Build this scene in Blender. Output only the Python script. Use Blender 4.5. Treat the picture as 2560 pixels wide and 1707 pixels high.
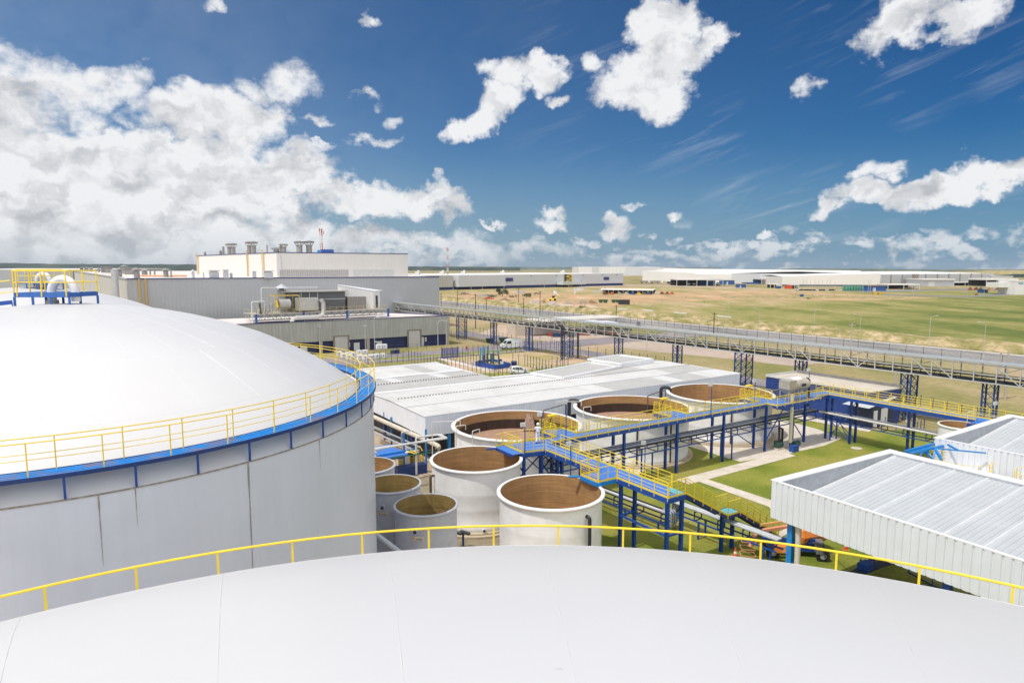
import bpy, math, random
from mathutils import Vector, Matrix
for o in list(bpy.data.objects): bpy.data.objects.remove(o)
rnd = random.Random(7)
sc = bpy.context.scene
# ------------------------------------------------------------------ camera
HAZE = .00004      # density of the air
FPX, HOR, CZ = 1640.0, 670.0, 21.0          # focal length in photo pixels, horizon row, camera height
TH = math.atan((853.5-HOR)/FPX)
cam_d = bpy.data.cameras.new('camera'); cam = bpy.data.objects.new('camera', cam_d)
sc.collection.objects.link(cam); sc.camera = cam
cam_d.sensor_width = 36; cam_d.lens = FPX/2560*36; cam_d.clip_end = 30000; cam_d.clip_start = .2
cam.location = (0, 0, CZ); cam.rotation_euler = (math.pi/2-TH, 0, 0)
sc.render.resolution_x, sc.render.resolution_y = 1024, 682
sc.view_settings.view_transform = 'Standard'; sc.view_settings.look = 'None'
sc.view_settings.exposure = -0.08; sc.view_settings.gamma = 1

def ray(x, y):
    u = (x-1280)/FPX; v = (y-853.5)/FPX; c, s = math.cos(TH), math.sin(TH)
    return Vector((u, c-v*s, -s-v*c))
def P(x, y, z=0.0):
    """world point at height z that the photo shows at pixel (x, y)"""
    d = ray(x, y); t = (z-CZ)/d.z
    return Vector((d.x*t, d.y*t, z))
def Z_at(p, y):
    """height above point p (ground plan) that shows at row y"""
    v = (y-853.5)/FPX; c, s = math.cos(TH), math.sin(TH)
    k = (-s-v*c)/(c-v*s)
    return CZ+p[1]*k
# ------------------------------------------------------------------ sun and sky
SUN_EL = math.radians(62); SAZ = Vector((-.84, -.54)).normalized()
sdir = Vector((SAZ.x*math.cos(SUN_EL), SAZ.y*math.cos(SUN_EL), math.sin(SUN_EL)))
sl = bpy.data.lights.new('sun', 'SUN'); sl.energy = 3.1; sl.angle = math.radians(.5); sl.color = (1, .955, .88)
so = bpy.data.objects.new('sun', sl); sc.collection.objects.link(so)
so.rotation_euler = sdir.to_track_quat('Z', 'Y').to_euler()
W = bpy.data.worlds.new('World'); sc.world = W; W.use_nodes = True
nt = W.node_tree; N, L = nt.nodes, nt.links
for n in list(N): N.remove(n)
def nd(t, **k):
    n = N.new(t)
    for a, b in k.items(): setattr(n, a, b)
    return n
def mth(op, a, b=None, c=None, clamp=False):
    n = nd('ShaderNodeMath', operation=op); n.use_clamp = clamp
    for i, v in enumerate((a, b, c)):
        if v is None: continue
        if isinstance(v, (int, float)): n.inputs[i].default_value = v
        else: L.new(v, n.inputs[i])
    return n.outputs[0]
out = nd('ShaderNodeOutputWorld'); bg = nd('ShaderNodeBackground'); L.new(bg.outputs[0], out.inputs[0])
SKY = .12
bg.inputs[1].default_value = SKY
sky = nd('ShaderNodeTexSky', sky_type='NISHITA', sun_disc=False, sun_elevation=SUN_EL,
         sun_rotation=math.atan2(SAZ.x, SAZ.y), altitude=0, air_density=1.0, dust_density=.6, ozone_density=2.5)
tc = nd('ShaderNodeTexCoord'); sep = nd('ShaderNodeSeparateXYZ'); L.new(tc.outputs['Generated'], sep.inputs[0])
az = mth('ARCTAN2', sep.outputs[0], sep.outputs[1]); el = mth('ARCSINE', sep.outputs[2])
ae = nd('ShaderNodeCombineXYZ'); L.new(az, ae.inputs[0]); L.new(el, ae.inputs[1])
def noise(vec, scale, detail=6, rough=.55, sx=1, sy=1, dist=0.0, off=(0, 0, 0)):
    m = nd('ShaderNodeMapping'); m.inputs['Scale'].default_value = (sx, sy, 1); m.inputs['Location'].default_value = off
    L.new(vec, m.inputs[0])
    n = nd('ShaderNodeTexNoise'); n.inputs['Scale'].default_value = scale; n.inputs['Detail'].default_value = detail
    n.inputs['Roughness'].default_value = rough; n.inputs['Distortion'].default_value = dist
    L.new(m.outputs[0], n.inputs['Vector']); return n
def sub_half(colout, k):
    s = nd('ShaderNodeVectorMath', operation='SUBTRACT'); s.inputs[1].default_value = (.5, .5, .5); L.new(colout, s.inputs[0])
    m = nd('ShaderNodeVectorMath', operation='SCALE'); m.inputs['Scale'].default_value = k; L.new(s.outputs[0], m.inputs[0])
    return m.outputs[0]
wn = noise(ae.outputs[0], 9, 5, .6)
wa = nd('ShaderNodeVectorMath', operation='ADD'); L.new(ae.outputs[0], wa.inputs[0]); L.new(sub_half(wn.outputs['Color'], .11), wa.inputs[1])
wn2 = noise(ae.outputs[0], 34, 4, .6)
wb = nd('ShaderNodeVectorMath', operation='ADD'); L.new(wa.outputs[0], wb.inputs[0]); L.new(sub_half(wn2.outputs['Color'], .035), wb.inputs[1])
warp = wb.outputs[0]
def blobs(lst):
    cur = None
    for (x, y, rx, ry, w, *rot) in lst:
        d = ray(x, y).normalized(); a = math.atan2(d.x, d.y); e = math.asin(d.z)
        m = nd('ShaderNodeMapping', vector_type='TEXTURE')
        m.inputs['Location'].default_value = (a, e, 0); m.inputs['Rotation'].default_value = (0, 0, math.radians(rot[0]) if rot else 0)
        m.inputs['Scale'].default_value = (rx/FPX, ry/FPX, 1)
        L.new(warp, m.inputs[0])
        s = nd('ShaderNodeVectorMath', operation='LENGTH'); L.new(m.outputs[0], s.inputs[0])
        v = mth('MULTIPLY_ADD', mth('POWER', s.outputs['Value'], 1.6), -w, w)
        cur = v if cur is None else mth('MAXIMUM', cur, v)
    return cur
CL = [(40, 225, 130, 110, .9), (225, 210, 75, 60, .6), (330, 200, 80, 65, .8), (240, 300, 55, 50, .7),
      (470, 290, 150, 75, 1.2), (580, 300, 140, 85, 1.2), (720, 190, 95, 60, .62), (640, 215, 70, 40, .6), (690, 290, 60, 70, .7), 
      (150, 420, 430, 105, 1.7), (560, 430, 300, 85, 1.5), (80, 560, 420, 90, 1.5), (420, 520, 340, 70, 1.2),
      (900, 500, 160, 52, 1.1), (1080, 500, 90, 42, 1.0), (1145, 525, 45, 32, .9), (760, 555, 110, 40, .8),
      (450, 600, 700, 60, 1.2), (200, 650, 900, 50, 1.0), (1000, 592, 260, 34, .75), (1290, 622, 200, 30, .6), (1700, 640, 200, 16, .5),
      (530, 12, 30, 28, .55), (925, 18, 30, 22, .55), 
      (1345, 175, 75, 50, 1.05), (1270, 190, 75, 55, 1.1), (1240, 265, 75, 50, 1.1, 30), (1165, 325, 75, 34, .9, 20), (1390, 245, 38, 26, .7),
      (1665, 75, 95, 75, 1.25), (1640, 150, 115, 60, 1.15), (1700, 30, 45, 34, .9), (1775, 100, 55, 36, .8, 20), (1620, 230, 125, 55, 1.0, -12), (1480, 150, 42, 36, .8), (1560, 205, 90, 50, .8),
      (2270, 50, 120, 55, 1.1), (2200, 75, 70, 50, 1.0), (2400, 45, 80, 38, .8), 
      (2200, 430, 60, 34, .8, 20), (2190, 500, 110, 36, 1.1), (2350, 480, 120, 42, 1.1, 12), (2470, 440, 110, 42, 1.1, 20), (2090, 530, 65, 22, .9), (2540, 410, 60, 40, .9, 20), 
      (1385, 538, 48, 24, .9), (1220, 557, 36, 12, .7), (1570, 520, 38, 13, .7, 15), (1670, 538, 30, 12, .6, 15), 
      (1540, 580, 50, 32, .8), (1790, 618, 70, 26, .75), (1935, 572, 30, 12, .7), 
      (955, 362, 62, 18, .6, 8), (820, 302, 65, 18, .42), (980, 305, 30, 26, .5, 20), (910, 245, 60, 20, .42, -15), (830, 380, 50, 12, .4),
      (2245, 612, 120, 24, .5), (2460, 590, 30, 26, .55), (2530, 590, 40, 24, .55), (2020, 222, 28, 24, .45, 30), ]
S = blobs(CL)
nz = noise(ae.outputs[0], 15, 12, .62, 1, 1.25)
D1 = mth('ADD', S, mth('MULTIPLY', mth('SUBTRACT', nz.outputs[0], .53), 2.1))
mr = nd('ShaderNodeMapRange', interpolation_type='SMOOTHSTEP'); L.new(D1, mr.inputs[0])
mr.inputs[1].default_value = -.02; mr.inputs[2].default_value = .66
alpha = mth('MULTIPLY', mr.outputs[0], mth('MULTIPLY', mth('ADD', S, .12, clamp=True), 5, clamp=True))
s1 = noise(warp, 13, 5, .5, 1, 1.5); s2 = noise(warp, 13, 5, .5, 1, 1.5, off=(-.012, .030, 0))
# wisps
wm = nd('ShaderNodeMapping'); wm.inputs['Rotation'].default_value = (0, 0, math.radians(-20)); L.new(ae.outputs[0], wm.inputs[0])
ws = noise(wm.outputs[0], 30, 7, .65, .16, 1.6, dist=.6)
wz = noise(ae.outputs[0], 4, 2, .5)
wmask = mth('MULTIPLY', mth('MULTIPLY', mth('SUBTRACT', ws.outputs[0], .52, clamp=True), 3.2), mth('MULTIPLY', mth('SUBTRACT', wz.outputs[0], .42, clamp=True), 5, clamp=True), clamp=True)
azr = mth('MULTIPLY_ADD', az, 1.6, .25, clamp=True)
wmask = mth('MULTIPLY', wmask, mth('MULTIPLY', azr, .55))
veil = mth('MULTIPLY', mth('SUBTRACT', noise(ae.outputs[0], 2.4, 5, .6).outputs[0], .40, clamp=True), mth('MULTIPLY_ADD', az, -1.3, .30, clamp=True), clamp=True)
wmask = mth('MAXIMUM', wmask, mth('MULTIPLY', veil, .35))
# low band of small cumulus near the horizon
ln = noise(ae.outputs[0], 34, 9, .55, 1, 1.5)
lm = noise(ae.outputs[0], 9, 3, .5, 1, 2.4)
env = nd('ShaderNodeMapRange', interpolation_type='SMOOTHSTEP'); L.new(el, env.inputs[0]); env.inputs[1].default_value = .075; env.inputs[2].default_value = .03
la = mth('MULTIPLY', mth('SUBTRACT', mth('ADD', mth('MULTIPLY', ln.outputs[0], .55), mth('MULTIPLY', lm.outputs[0], .45)), mth('MULTIPLY_ADD', env.outputs[0], -.07, .572), clamp=True), 15, clamp=True)
la = mth('MULTIPLY', la, env.outputs[0])
azl = mth('MULTIPLY_ADD', az, -.9, .62, clamp=True)
la = mth('MULTIPLY', la, .88)
alpha = mth('MAXIMUM', alpha, mth('MAXIMUM', la, wmask))
# cloud brightness: lit tops, greyer undersides and cores
lit = mth('MULTIPLY_ADD', mth('SUBTRACT', s1.outputs[0], s2.outputs[0]), 1.9, 1.0)
lit = mth('ADD', lit, mth('MULTIPLY', mth('SUBTRACT', nz.outputs[0], .5), .34))
core = mth('MULTIPLY', mth('SUBTRACT', S, .55, clamp=True), .07)
lit = mth('SUBTRACT', lit, core)
lowgrey = mth('MULTIPLY', mth('SUBTRACT', .26, el, clamp=True), .75)
leftm = mth('MULTIPLY_ADD', az, -1.6, .35, clamp=True)
lit = mth('SUBTRACT', lit, mth('MULTIPLY', lowgrey, mth('MULTIPLY_ADD', leftm, .55, .20)))
lit = mth('MINIMUM', mth('MAXIMUM', lit, .50), 1.0)
cc = nd('ShaderNodeMix', data_type='RGBA'); L.new(lit, cc.inputs[0])
cc.inputs[6].default_value = (.14/SKY, .17/SKY, .22/SKY, 1); cc.inputs[7].default_value = (.93/SKY, .94/SKY, .96/SKY, 1)
# clear sky: deeper to the right and high up
hs = nd('ShaderNodeMix', data_type='RGBA', blend_type='MULTIPLY'); hs.inputs[0].default_value = 1
L.new(sky.outputs[0], hs.inputs[6])
tint = nd('ShaderNodeMix', data_type='RGBA'); 
tf = mth('MULTIPLY_ADD', az, .75, .55, clamp=True); L.new(tf, tint.inputs[0])
tint.inputs[6].default_value = (.42, .63, .80, 1); tint.inputs[7].default_value = (.085, .31, .54, 1)
hz = nd('ShaderNodeMapRange'); L.new(el, hz.inputs[0]); hz.inputs[1].default_value = .30; hz.inputs[2].default_value = .0
ht = nd('ShaderNodeMix', data_type='RGBA', blend_type='MULTIPLY'); L.new(hz.outputs[0], ht.inputs[0]); L.new(tint.outputs[2], ht.inputs[6]); ht.inputs[7].default_value = (1.25, 1.1, 1.05, 1)
L.new(ht.outputs[2], hs.inputs[7])
hm = nd('ShaderNodeMapRange', interpolation_type='SMOOTHSTEP'); L.new(el, hm.inputs[0]); hm.inputs[1].default_value = .19; hm.inputs[2].default_value = -.03; hm.inputs[4].default_value = .85
hc = nd('ShaderNodeMix', data_type='RGBA'); L.new(mth('MULTIPLY_ADD', az, 1.0, .5, clamp=True), hc.inputs[0]); hc.inputs[6].default_value = (.34/SKY, .45/SKY, .56/SKY, 1); hc.inputs[7].default_value = (.23/SKY, .385/SKY, .54/SKY, 1)
hmx = nd('ShaderNodeMix', data_type='RGBA'); L.new(hm.outputs[0], hmx.inputs[0]); L.new(hs.outputs[2], hmx.inputs[6]); L.new(hc.outputs[2], hmx.inputs[7])
fade = nd('ShaderNodeMapRange'); L.new(el, fade.inputs[0]); fade.inputs[1].default_value = -.01; fade.inputs[2].default_value = .06; fade.inputs[3].default_value = .55; fade.inputs[4].default_value = 1
alpha = mth('MULTIPLY', alpha, fade.outputs[0])
mx = nd('ShaderNodeMix', data_type='RGBA'); L.new(alpha, mx.inputs[0]); L.new(hmx.outputs[2], mx.inputs[6]); L.new(cc.outputs[2], mx.inputs[7])
# added, unseen broken cloud overhead and behind the camera, brightened for fill light
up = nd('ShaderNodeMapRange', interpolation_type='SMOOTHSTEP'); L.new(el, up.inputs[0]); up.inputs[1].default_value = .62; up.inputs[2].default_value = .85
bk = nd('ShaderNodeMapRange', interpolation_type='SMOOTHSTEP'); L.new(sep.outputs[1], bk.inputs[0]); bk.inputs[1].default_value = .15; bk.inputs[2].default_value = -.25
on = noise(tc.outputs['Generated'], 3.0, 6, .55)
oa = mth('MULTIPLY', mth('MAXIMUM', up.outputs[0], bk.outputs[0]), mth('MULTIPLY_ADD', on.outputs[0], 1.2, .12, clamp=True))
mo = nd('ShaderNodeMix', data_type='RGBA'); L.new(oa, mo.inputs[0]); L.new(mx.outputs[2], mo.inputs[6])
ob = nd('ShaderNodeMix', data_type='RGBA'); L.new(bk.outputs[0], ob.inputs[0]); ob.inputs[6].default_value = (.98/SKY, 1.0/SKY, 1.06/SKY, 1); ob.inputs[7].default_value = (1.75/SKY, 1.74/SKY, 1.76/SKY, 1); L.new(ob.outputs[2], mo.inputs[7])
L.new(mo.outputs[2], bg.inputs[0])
W.cycles.sampling_method = 'MANUAL'; W.cycles.sample_map_resolution = 512

# ------------------------------------------------------------------ helpers
COL = sc.collection
TA = Vector((.838, .545, 0)).normalized(); TB = Vector((-TA.y, TA.x, 0)); ROT = math.atan2(TA.y, TA.x)   # plant grid
def UV(u, v, z=0.0, o=(5.6, 58.2)):
    return Vector((o[0], o[1], 0))+TA*u+TB*v+Vector((0, 0, z))
ORG = {}
def M(name, col, rough=.6, metal=0.0, var=.08, scale=1.5, bump=0.0, bscale=None, streak=0.0, rib=None, dirt=None, dirt_amt=.5, spec=.5, coat=0):
    """procedural paint / metal / soil: tonal noise, optional vertical streaks, ribs along the plant grid and blotches of dirt"""
    m = bpy.data.materials.new(name); m.use_nodes = True; t = m.node_tree; b = t.nodes['Principled BSDF']
    b.inputs['Roughness'].default_value = rough; b.inputs['Metallic'].default_value = metal; b.inputs['Specular IOR Level'].default_value = spec
    b.inputs['Coat Weight'].default_value = coat
    g = t.nodes.new('ShaderNodeNewGeometry')
    n = t.nodes.new('ShaderNodeTexNoise'); n.inputs['Scale'].default_value = scale; n.inputs['Detail'].default_value = 5; n.inputs['Roughness'].default_value = .6
    t.links.new(g.outputs['Position'], n.inputs['Vector'])
    r = t.nodes.new('ShaderNodeMapRange'); t.links.new(n.outputs[0], r.inputs[0]); r.inputs[1].default_value = .3; r.inputs[2].default_value = .7
    r.inputs[3].default_value = 1-var; r.inputs[4].default_value = 1+var
    fac = r.outputs[0]
    def mul(a, bb):
        q = t.nodes.new('ShaderNodeMath'); q.operation = 'MULTIPLY'; t.links.new(a, q.inputs[0])
        if isinstance(bb, (int, float)): q.inputs[1].default_value = bb
        else: t.links.new(bb, q.inputs[1])
        return q.outputs[0]
    if streak:
        mp = t.nodes.new('ShaderNodeMapping'); mp.inputs['Scale'].default_value = (1, 1, .06); t.links.new(g.outputs['Position'], mp.inputs[0])
        n2 = t.nodes.new('ShaderNodeTexNoise'); n2.inputs['Scale'].default_value = 3.0; n2.inputs['Detail'].default_value = 6; n2.inputs['Roughness'].default_value = .7
        t.links.new(mp.outputs[0], n2.inputs['Vector'])
        r2 = t.nodes.new('ShaderNodeMapRange'); t.links.new(n2.outputs[0], r2.inputs[0]); r2.inputs[1].default_value = .35; r2.inputs[2].default_value = .62
        r2.inputs[3].default_value = 1-streak; r2.inputs[4].default_value = 1.0; fac = mul(fac, r2.outputs[0])
    hgt = None
    if rib:
        axis, pitch, depth = rib          # 'a': ribs repeat along the grid's a direction, 'b': along b
        mp = t.nodes.new('ShaderNodeMapping'); mp.inputs['Rotation'].default_value = (0, 0, -ROT); t.links.new(g.outputs['Position'], mp.inputs[0])
        w = t.nodes.new('ShaderNodeTexWave'); w.bands_direction = 'X' if axis == 'a' else 'Y'; w.inputs['Scale'].default_value = 1/pitch*.314
        w.wave_profile = 'SIN'; t.links.new(mp.outputs[0], w.inputs['Vector'])
        r3 = t.nodes.new('ShaderNodeMapRange'); t.links.new(w.outputs[1], r3.inputs[0]); r3.inputs[1].default_value = .0; r3.inputs[2].default_value = .35
        r3.inputs[3].default_value = 1-depth; r3.inputs[4].default_value = 1.0; fac = mul(fac, r3.outputs[0]); hgt = w.outputs[1]
    mixc = t.nodes.new('ShaderNodeVectorMath'); mixc.operation = 'SCALE'; mixc.inputs[0].default_value = col; t.links.new(fac, mixc.inputs['Scale'])
    colout = mixc.outputs[0]
    if dirt:
        n3 = t.nodes.new('ShaderNodeTexNoise'); n3.inputs['Scale'].default_value = scale*.45; n3.inputs['Detail'].default_value = 8; n3.inputs['Roughness'].default_value = .7
        t.links.new(g.outputs['Position'], n3.inputs['Vector'])
        r4 = t.nodes.new('ShaderNodeMapRange'); t.links.new(n3.outputs[0], r4.inputs[0]); r4.inputs[1].default_value = .48; r4.inputs[2].default_value = .72; r4.inputs[4].default_value = dirt_amt
        mm = t.nodes.new('ShaderNodeMix'); mm.data_type = 'RGBA'; t.links.new(r4.outputs[0], mm.inputs[0]); t.links.new(colout, mm.inputs[6]); mm.inputs[7].default_value = (*dirt, 1)
        colout = mm.outputs[2]
    t.links.new(colout, b.inputs['Base Color'])
    if bump or rib:
        bp = t.nodes.new('ShaderNodeBump'); bp.inputs['Strength'].default_value = bump if bump else .5
        bp.inputs['Distance'].default_value = .05
        if hgt is not None: t.links.new(hgt, bp.inputs['Height'])
        else:
            n4 = t.nodes.new('ShaderNodeTexNoise'); n4.inputs['Scale'].default_value = bscale or scale*6; n4.inputs['Detail'].default_value = 4
            t.links.new(g.outputs['Position'], n4.inputs['Vector']); t.links.new(n4.outputs[0], bp.inputs['Height'])
        t.links.new(bp.outputs[0], b.inputs['Normal'])
    return m
class MB:
    def __init__(s): s.v = []; s.f = []; s.m = []; s.cur = 0
    def add(s, vs, fs):
        k = len(s.v); s.v += [tuple(v) for v in vs]; s.f += [tuple(i+k for i in f) for f in fs]; s.m += [s.cur]*len(fs); return s
    def box(s, c, d, rz=0.0, R=None):
        c = Vector(c); R = R or Matrix.Rotation(rz, 3, 'Z')
        vs = [c+R @ Vector((x*d[0]/2, y*d[1]/2, z*d[2]/2)) for z in (-1, 1) for (x, y) in ((-1, -1), (1, -1), (1, 1), (-1, 1))]
        return s.add(vs, [(3, 2, 1, 0), (4, 5, 6, 7), (0, 1, 5, 4), (1, 2, 6, 5), (2, 3, 7, 6), (3, 0, 4, 7)])
    def beam(s, p, q, w, h=None, up=(0, 0, 1)):
        p, q = Vector(p), Vector(q); h = h or w; d = (q-p)
        if d.length < 1e-6: return s
        d.normalize(); up = Vector(up)
        if abs(d.dot(up)) > .98: up = Vector((TA.x, TA.y, 0))
        x = d.cross(up).normalized(); y = x.cross(d).normalized()
        vs = [e+x*a*w/2+y*b*h/2 for e in (p, q) for (a, b) in ((-1, -1), (1, -1), (1, 1), (-1, 1))]
        return s.add(vs, [(3, 2, 1, 0), (4, 5, 6, 7), (0, 1, 5, 4), (1, 2, 6, 5), (2, 3, 7, 6), (3, 0, 4, 7)])
    def tube(s, pts, r, n=8, closed=False, cap=True):
        pts = [Vector(p) for p in pts]; k = len(pts); base = len(s.v); vs = []
        prev = None
        for i, p in enumerate(pts):
            if closed: t = pts[(i+1) % k]-pts[i-1]
            else: t = pts[min(i+1, k-1)]-pts[max(i-1, 0)]
            t.normalize()
            if prev is None:
                up = Vector((0, 0, 1)) if abs(t.z) < .9 else Vector((1, 0, 0)); x = t.cross(up).normalized()
            else:
                x = (prev-t*prev.dot(t)).normalized()
            y = x.cross(t); prev = x
            rr = r[i] if isinstance(r, (list, tuple)) else r
            vs += [p+x*math.cos(2*math.pi*j/n)*rr+y*math.sin(2*math.pi*j/n)*rr for j in range(n)]
        fs = []
        for i in range(k if closed else k-1):
            a = i*n; b2 = ((i+1) % k)*n
            fs += [(a+j, a+(j+1) % n, b2+(j+1) % n, b2+j) for j in range(n)]
        if cap and not closed: fs += [tuple(range(n)), tuple((k-1)*n+j for j in reversed(range(n)))]
        return s.add(vs, fs)
    def lathe(s, prof, c=(0, 0, 0), n=32, a0=0.0, a1=2*math.pi):
        full = abs(a1-a0-2*math.pi) < 1e-6; m = n if full else n+1; vs = []
        for (r, z) in prof:
            vs += [(c[0]+r*math.cos(a0+(a1-a0)*j/n), c[1]+r*math.sin(a0+(a1-a0)*j/n), c[2]+z) for j in range(m)]
        fs = []
        for i in range(len(prof)-1):
            for j in range(n):
                j2 = (j+1) % m
                fs.append((i*m+j, i*m+j2, (i+1)*m+j2, (i+1)*m+j))
        return s.add(vs, fs)
    def disc(s, c, r, n=24, flip=False):
        vs = [(c[0]+r*math.cos(2*math.pi*j/n), c[1]+r*math.sin(2*math.pi*j/n), c[2]) for j in range(n)]
        return s.add(vs, [tuple(range(n))])
    def prism(s, poly, z0, z1, top=True, bot=False):
        k = len(poly); g = lambda z, i: z[i] if isinstance(z, (list, tuple)) else z
        vs = [(p[0], p[1], g(z0, i)) for i, p in enumerate(poly)]+[(p[0], p[1], g(z1, i)) for i, p in enumerate(poly)]
        fs = [(i, (i+1) % k, k+(i+1) % k, k+i) for i in range(k)]
        if top: fs.append(tuple(range(k, 2*k)))
        if bot: fs.append(tuple(reversed(range(k))))
        return s.add(vs, fs)
    def quad(s, *p): return s.add(p, [tuple(range(len(p)))])
    def extrude(s, prof, p, q, up=(0, 0, 1)):
        """profile of (side, up) points swept straight from p to q"""
        p, q = Vector(p), Vector(q); d = (q-p).normalized(); x = d.cross(Vector(up)).normalized(); y = Vector(up)
        k = len(prof); vs = [e+x*a+y*b for e in (p, q) for (a, b) in prof]
        fs = [(i, (i+1) % k, k+(i+1) % k, k+i) for i in range(k)]+[tuple(reversed(range(k))), tuple(range(k, 2*k))]
        return s.add(vs, fs)
    def build(s, name, mat, parent=None, smooth=False, bevel=0.0, label=None, origin=None):
        vs = [Vector(v) for v in s.v]
        if origin is None:
            lo = [min(v[i] for v in vs) for i in range(3)]; hi = [max(v[i] for v in vs) for i in range(3)]
            origin = Vector(((lo[0]+hi[0])/2, (lo[1]+hi[1])/2, lo[2]))
        origin = Vector(origin)
        me = bpy.data.meshes.new(name); me.from_pydata([v-origin for v in vs], [], s.f); me.update()
        for mm in (mat if isinstance(mat, (list, tuple)) else [mat]): me.materials.append(mm)
        for i, p in enumerate(me.polygons): p.material_index = s.m[i]; p.use_smooth = smooth
        if smooth:
            try: me.set_sharp_from_angle(angle=math.radians(35))
            except Exception: pass
        o = bpy.data.objects.new(name, me); COL.objects.link(o)
        par = ORG[parent.name] if parent else Vector((0, 0, 0))
        o.location = origin-par; ORG[o.name] = origin
        if parent: o.parent = parent
        if label: o['label'] = label
        if bevel:
            b = o.modifiers.new('bevel', 'BEVEL'); b.width = bevel; b.segments = 2; b.limit_method = 'ANGLE'
        return o
def tag(o, label=None, cat=None, group=None, kind=None):
    if label: o['label'] = label
    if cat: o['category'] = cat
    if group: o['group'] = group
    if kind: o['kind'] = kind
    return o
def thing(name, label, cat, loc, group=None, rz=0.0):
    o = bpy.data.objects.new(name, None); COL.objects.link(o); o.location = Vector(loc); o.empty_display_size = .3
    ORG[o.name] = Vector(loc); tag(o, label, cat, group); return o
def setrot(o, rz): o.rotation_euler = (0, 0, rz)
def copy_tree(o, parent=None):
    c = o.copy(); COL.objects.link(c); c.parent = parent
    for ch in list(o.children): copy_tree(ch, c)
    return c
def place_copy(src, loc, label, rz=0.0, group=None, scale=None):
    c = copy_tree(src); c.location = Vector(loc); c.rotation_euler = (0, 0, rz); c['label'] = label
    if group: c['group'] = group
    if scale: c.scale = scale
    return c
def share(src, parent, locw, rz=0.0):
    """one more part with the same mesh"""
    c = src.copy(); COL.objects.link(c); c.parent = parent; c.location = Vector(locw)-ORG[parent.name]; c.rotation_euler = (0, 0, rz); return c
# ------------------------------------------------------------------ materials
WHITE = M('white_roof_paint', (.80, .79, .78), .42, var=.02, scale=.35, dirt=(.66, .64, .61), dirt_amt=.25)
SHELL = M('white_tank_paint', (.655, .69, .76), .38, var=.03, scale=.5, streak=.035, dirt=(.56, .56, .55), dirt_amt=.2)
DECK = M('blue_deck_paint', (.05, .19, .58), .55, var=.12, scale=3, dirt=(.20, .22, .30), dirt_amt=.35)
BLUE = M('blue_steel_paint', (.012, .070, .33), .45, var=.12, scale=2, dirt=(.02, .05, .14), dirt_amt=.6)
SKYB = M('bright_blue_paint', (.015, .22, .58), .4, var=.1, scale=2)
NAVY = M('navy_paint', (.012, .022, .085), .55, var=.1)
YEL = M('yellow_paint', (.90, .65, .035), .5, var=.06, scale=3, dirt=(.62, .36, .06), dirt_amt=.25)
FRP = M('white_fibreglass', (.83, .82, .80), .45, var=.06, scale=1.2, dirt=(.55, .52, .46), dirt_amt=.35, bump=.15, bscale=5)
FRPG = M('grey_fibreglass', (.46, .475, .51), .5, var=.08, scale=1.5, dirt=(.34, .34, .35), dirt_amt=.4, bump=.15)
GALV = M('galvanised_steel', (.50, .51, .52), .45, .35, var=.15, scale=2.5)
LGREY = M('pale_grey_paint', (.56, .57, .56), .5, var=.1, scale=2)
BLACK = M('black_pipe_coating', (.022, .022, .026), .45, var=.2)
DARK = M('dark_shadow_metal', (.05, .05, .055), .7, var=.3, scale=2)
CONC = M('concrete', (.62, .55, .46), .9, var=.12, scale=1.2, dirt=(.36, .30, .24), dirt_amt=.5, bump=.2, bscale=12)
CREAM = M('cream_cladding', (.74, .71, .66), .6, var=.03, scale=.05, streak=.05)
RUST = M('rusty_steel', (.28, .12, .05), .85, var=.3, scale=3)
TYRE = M('tyre_rubber', (.02, .02, .02), .85, var=.2)
GLASS = M('dark_glass', (.02, .025, .03), .08, var=.05, spec=.8)
CARW = M('white_car_paint', (.80, .80, .80), .25, var=.02, coat=.5)
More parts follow.
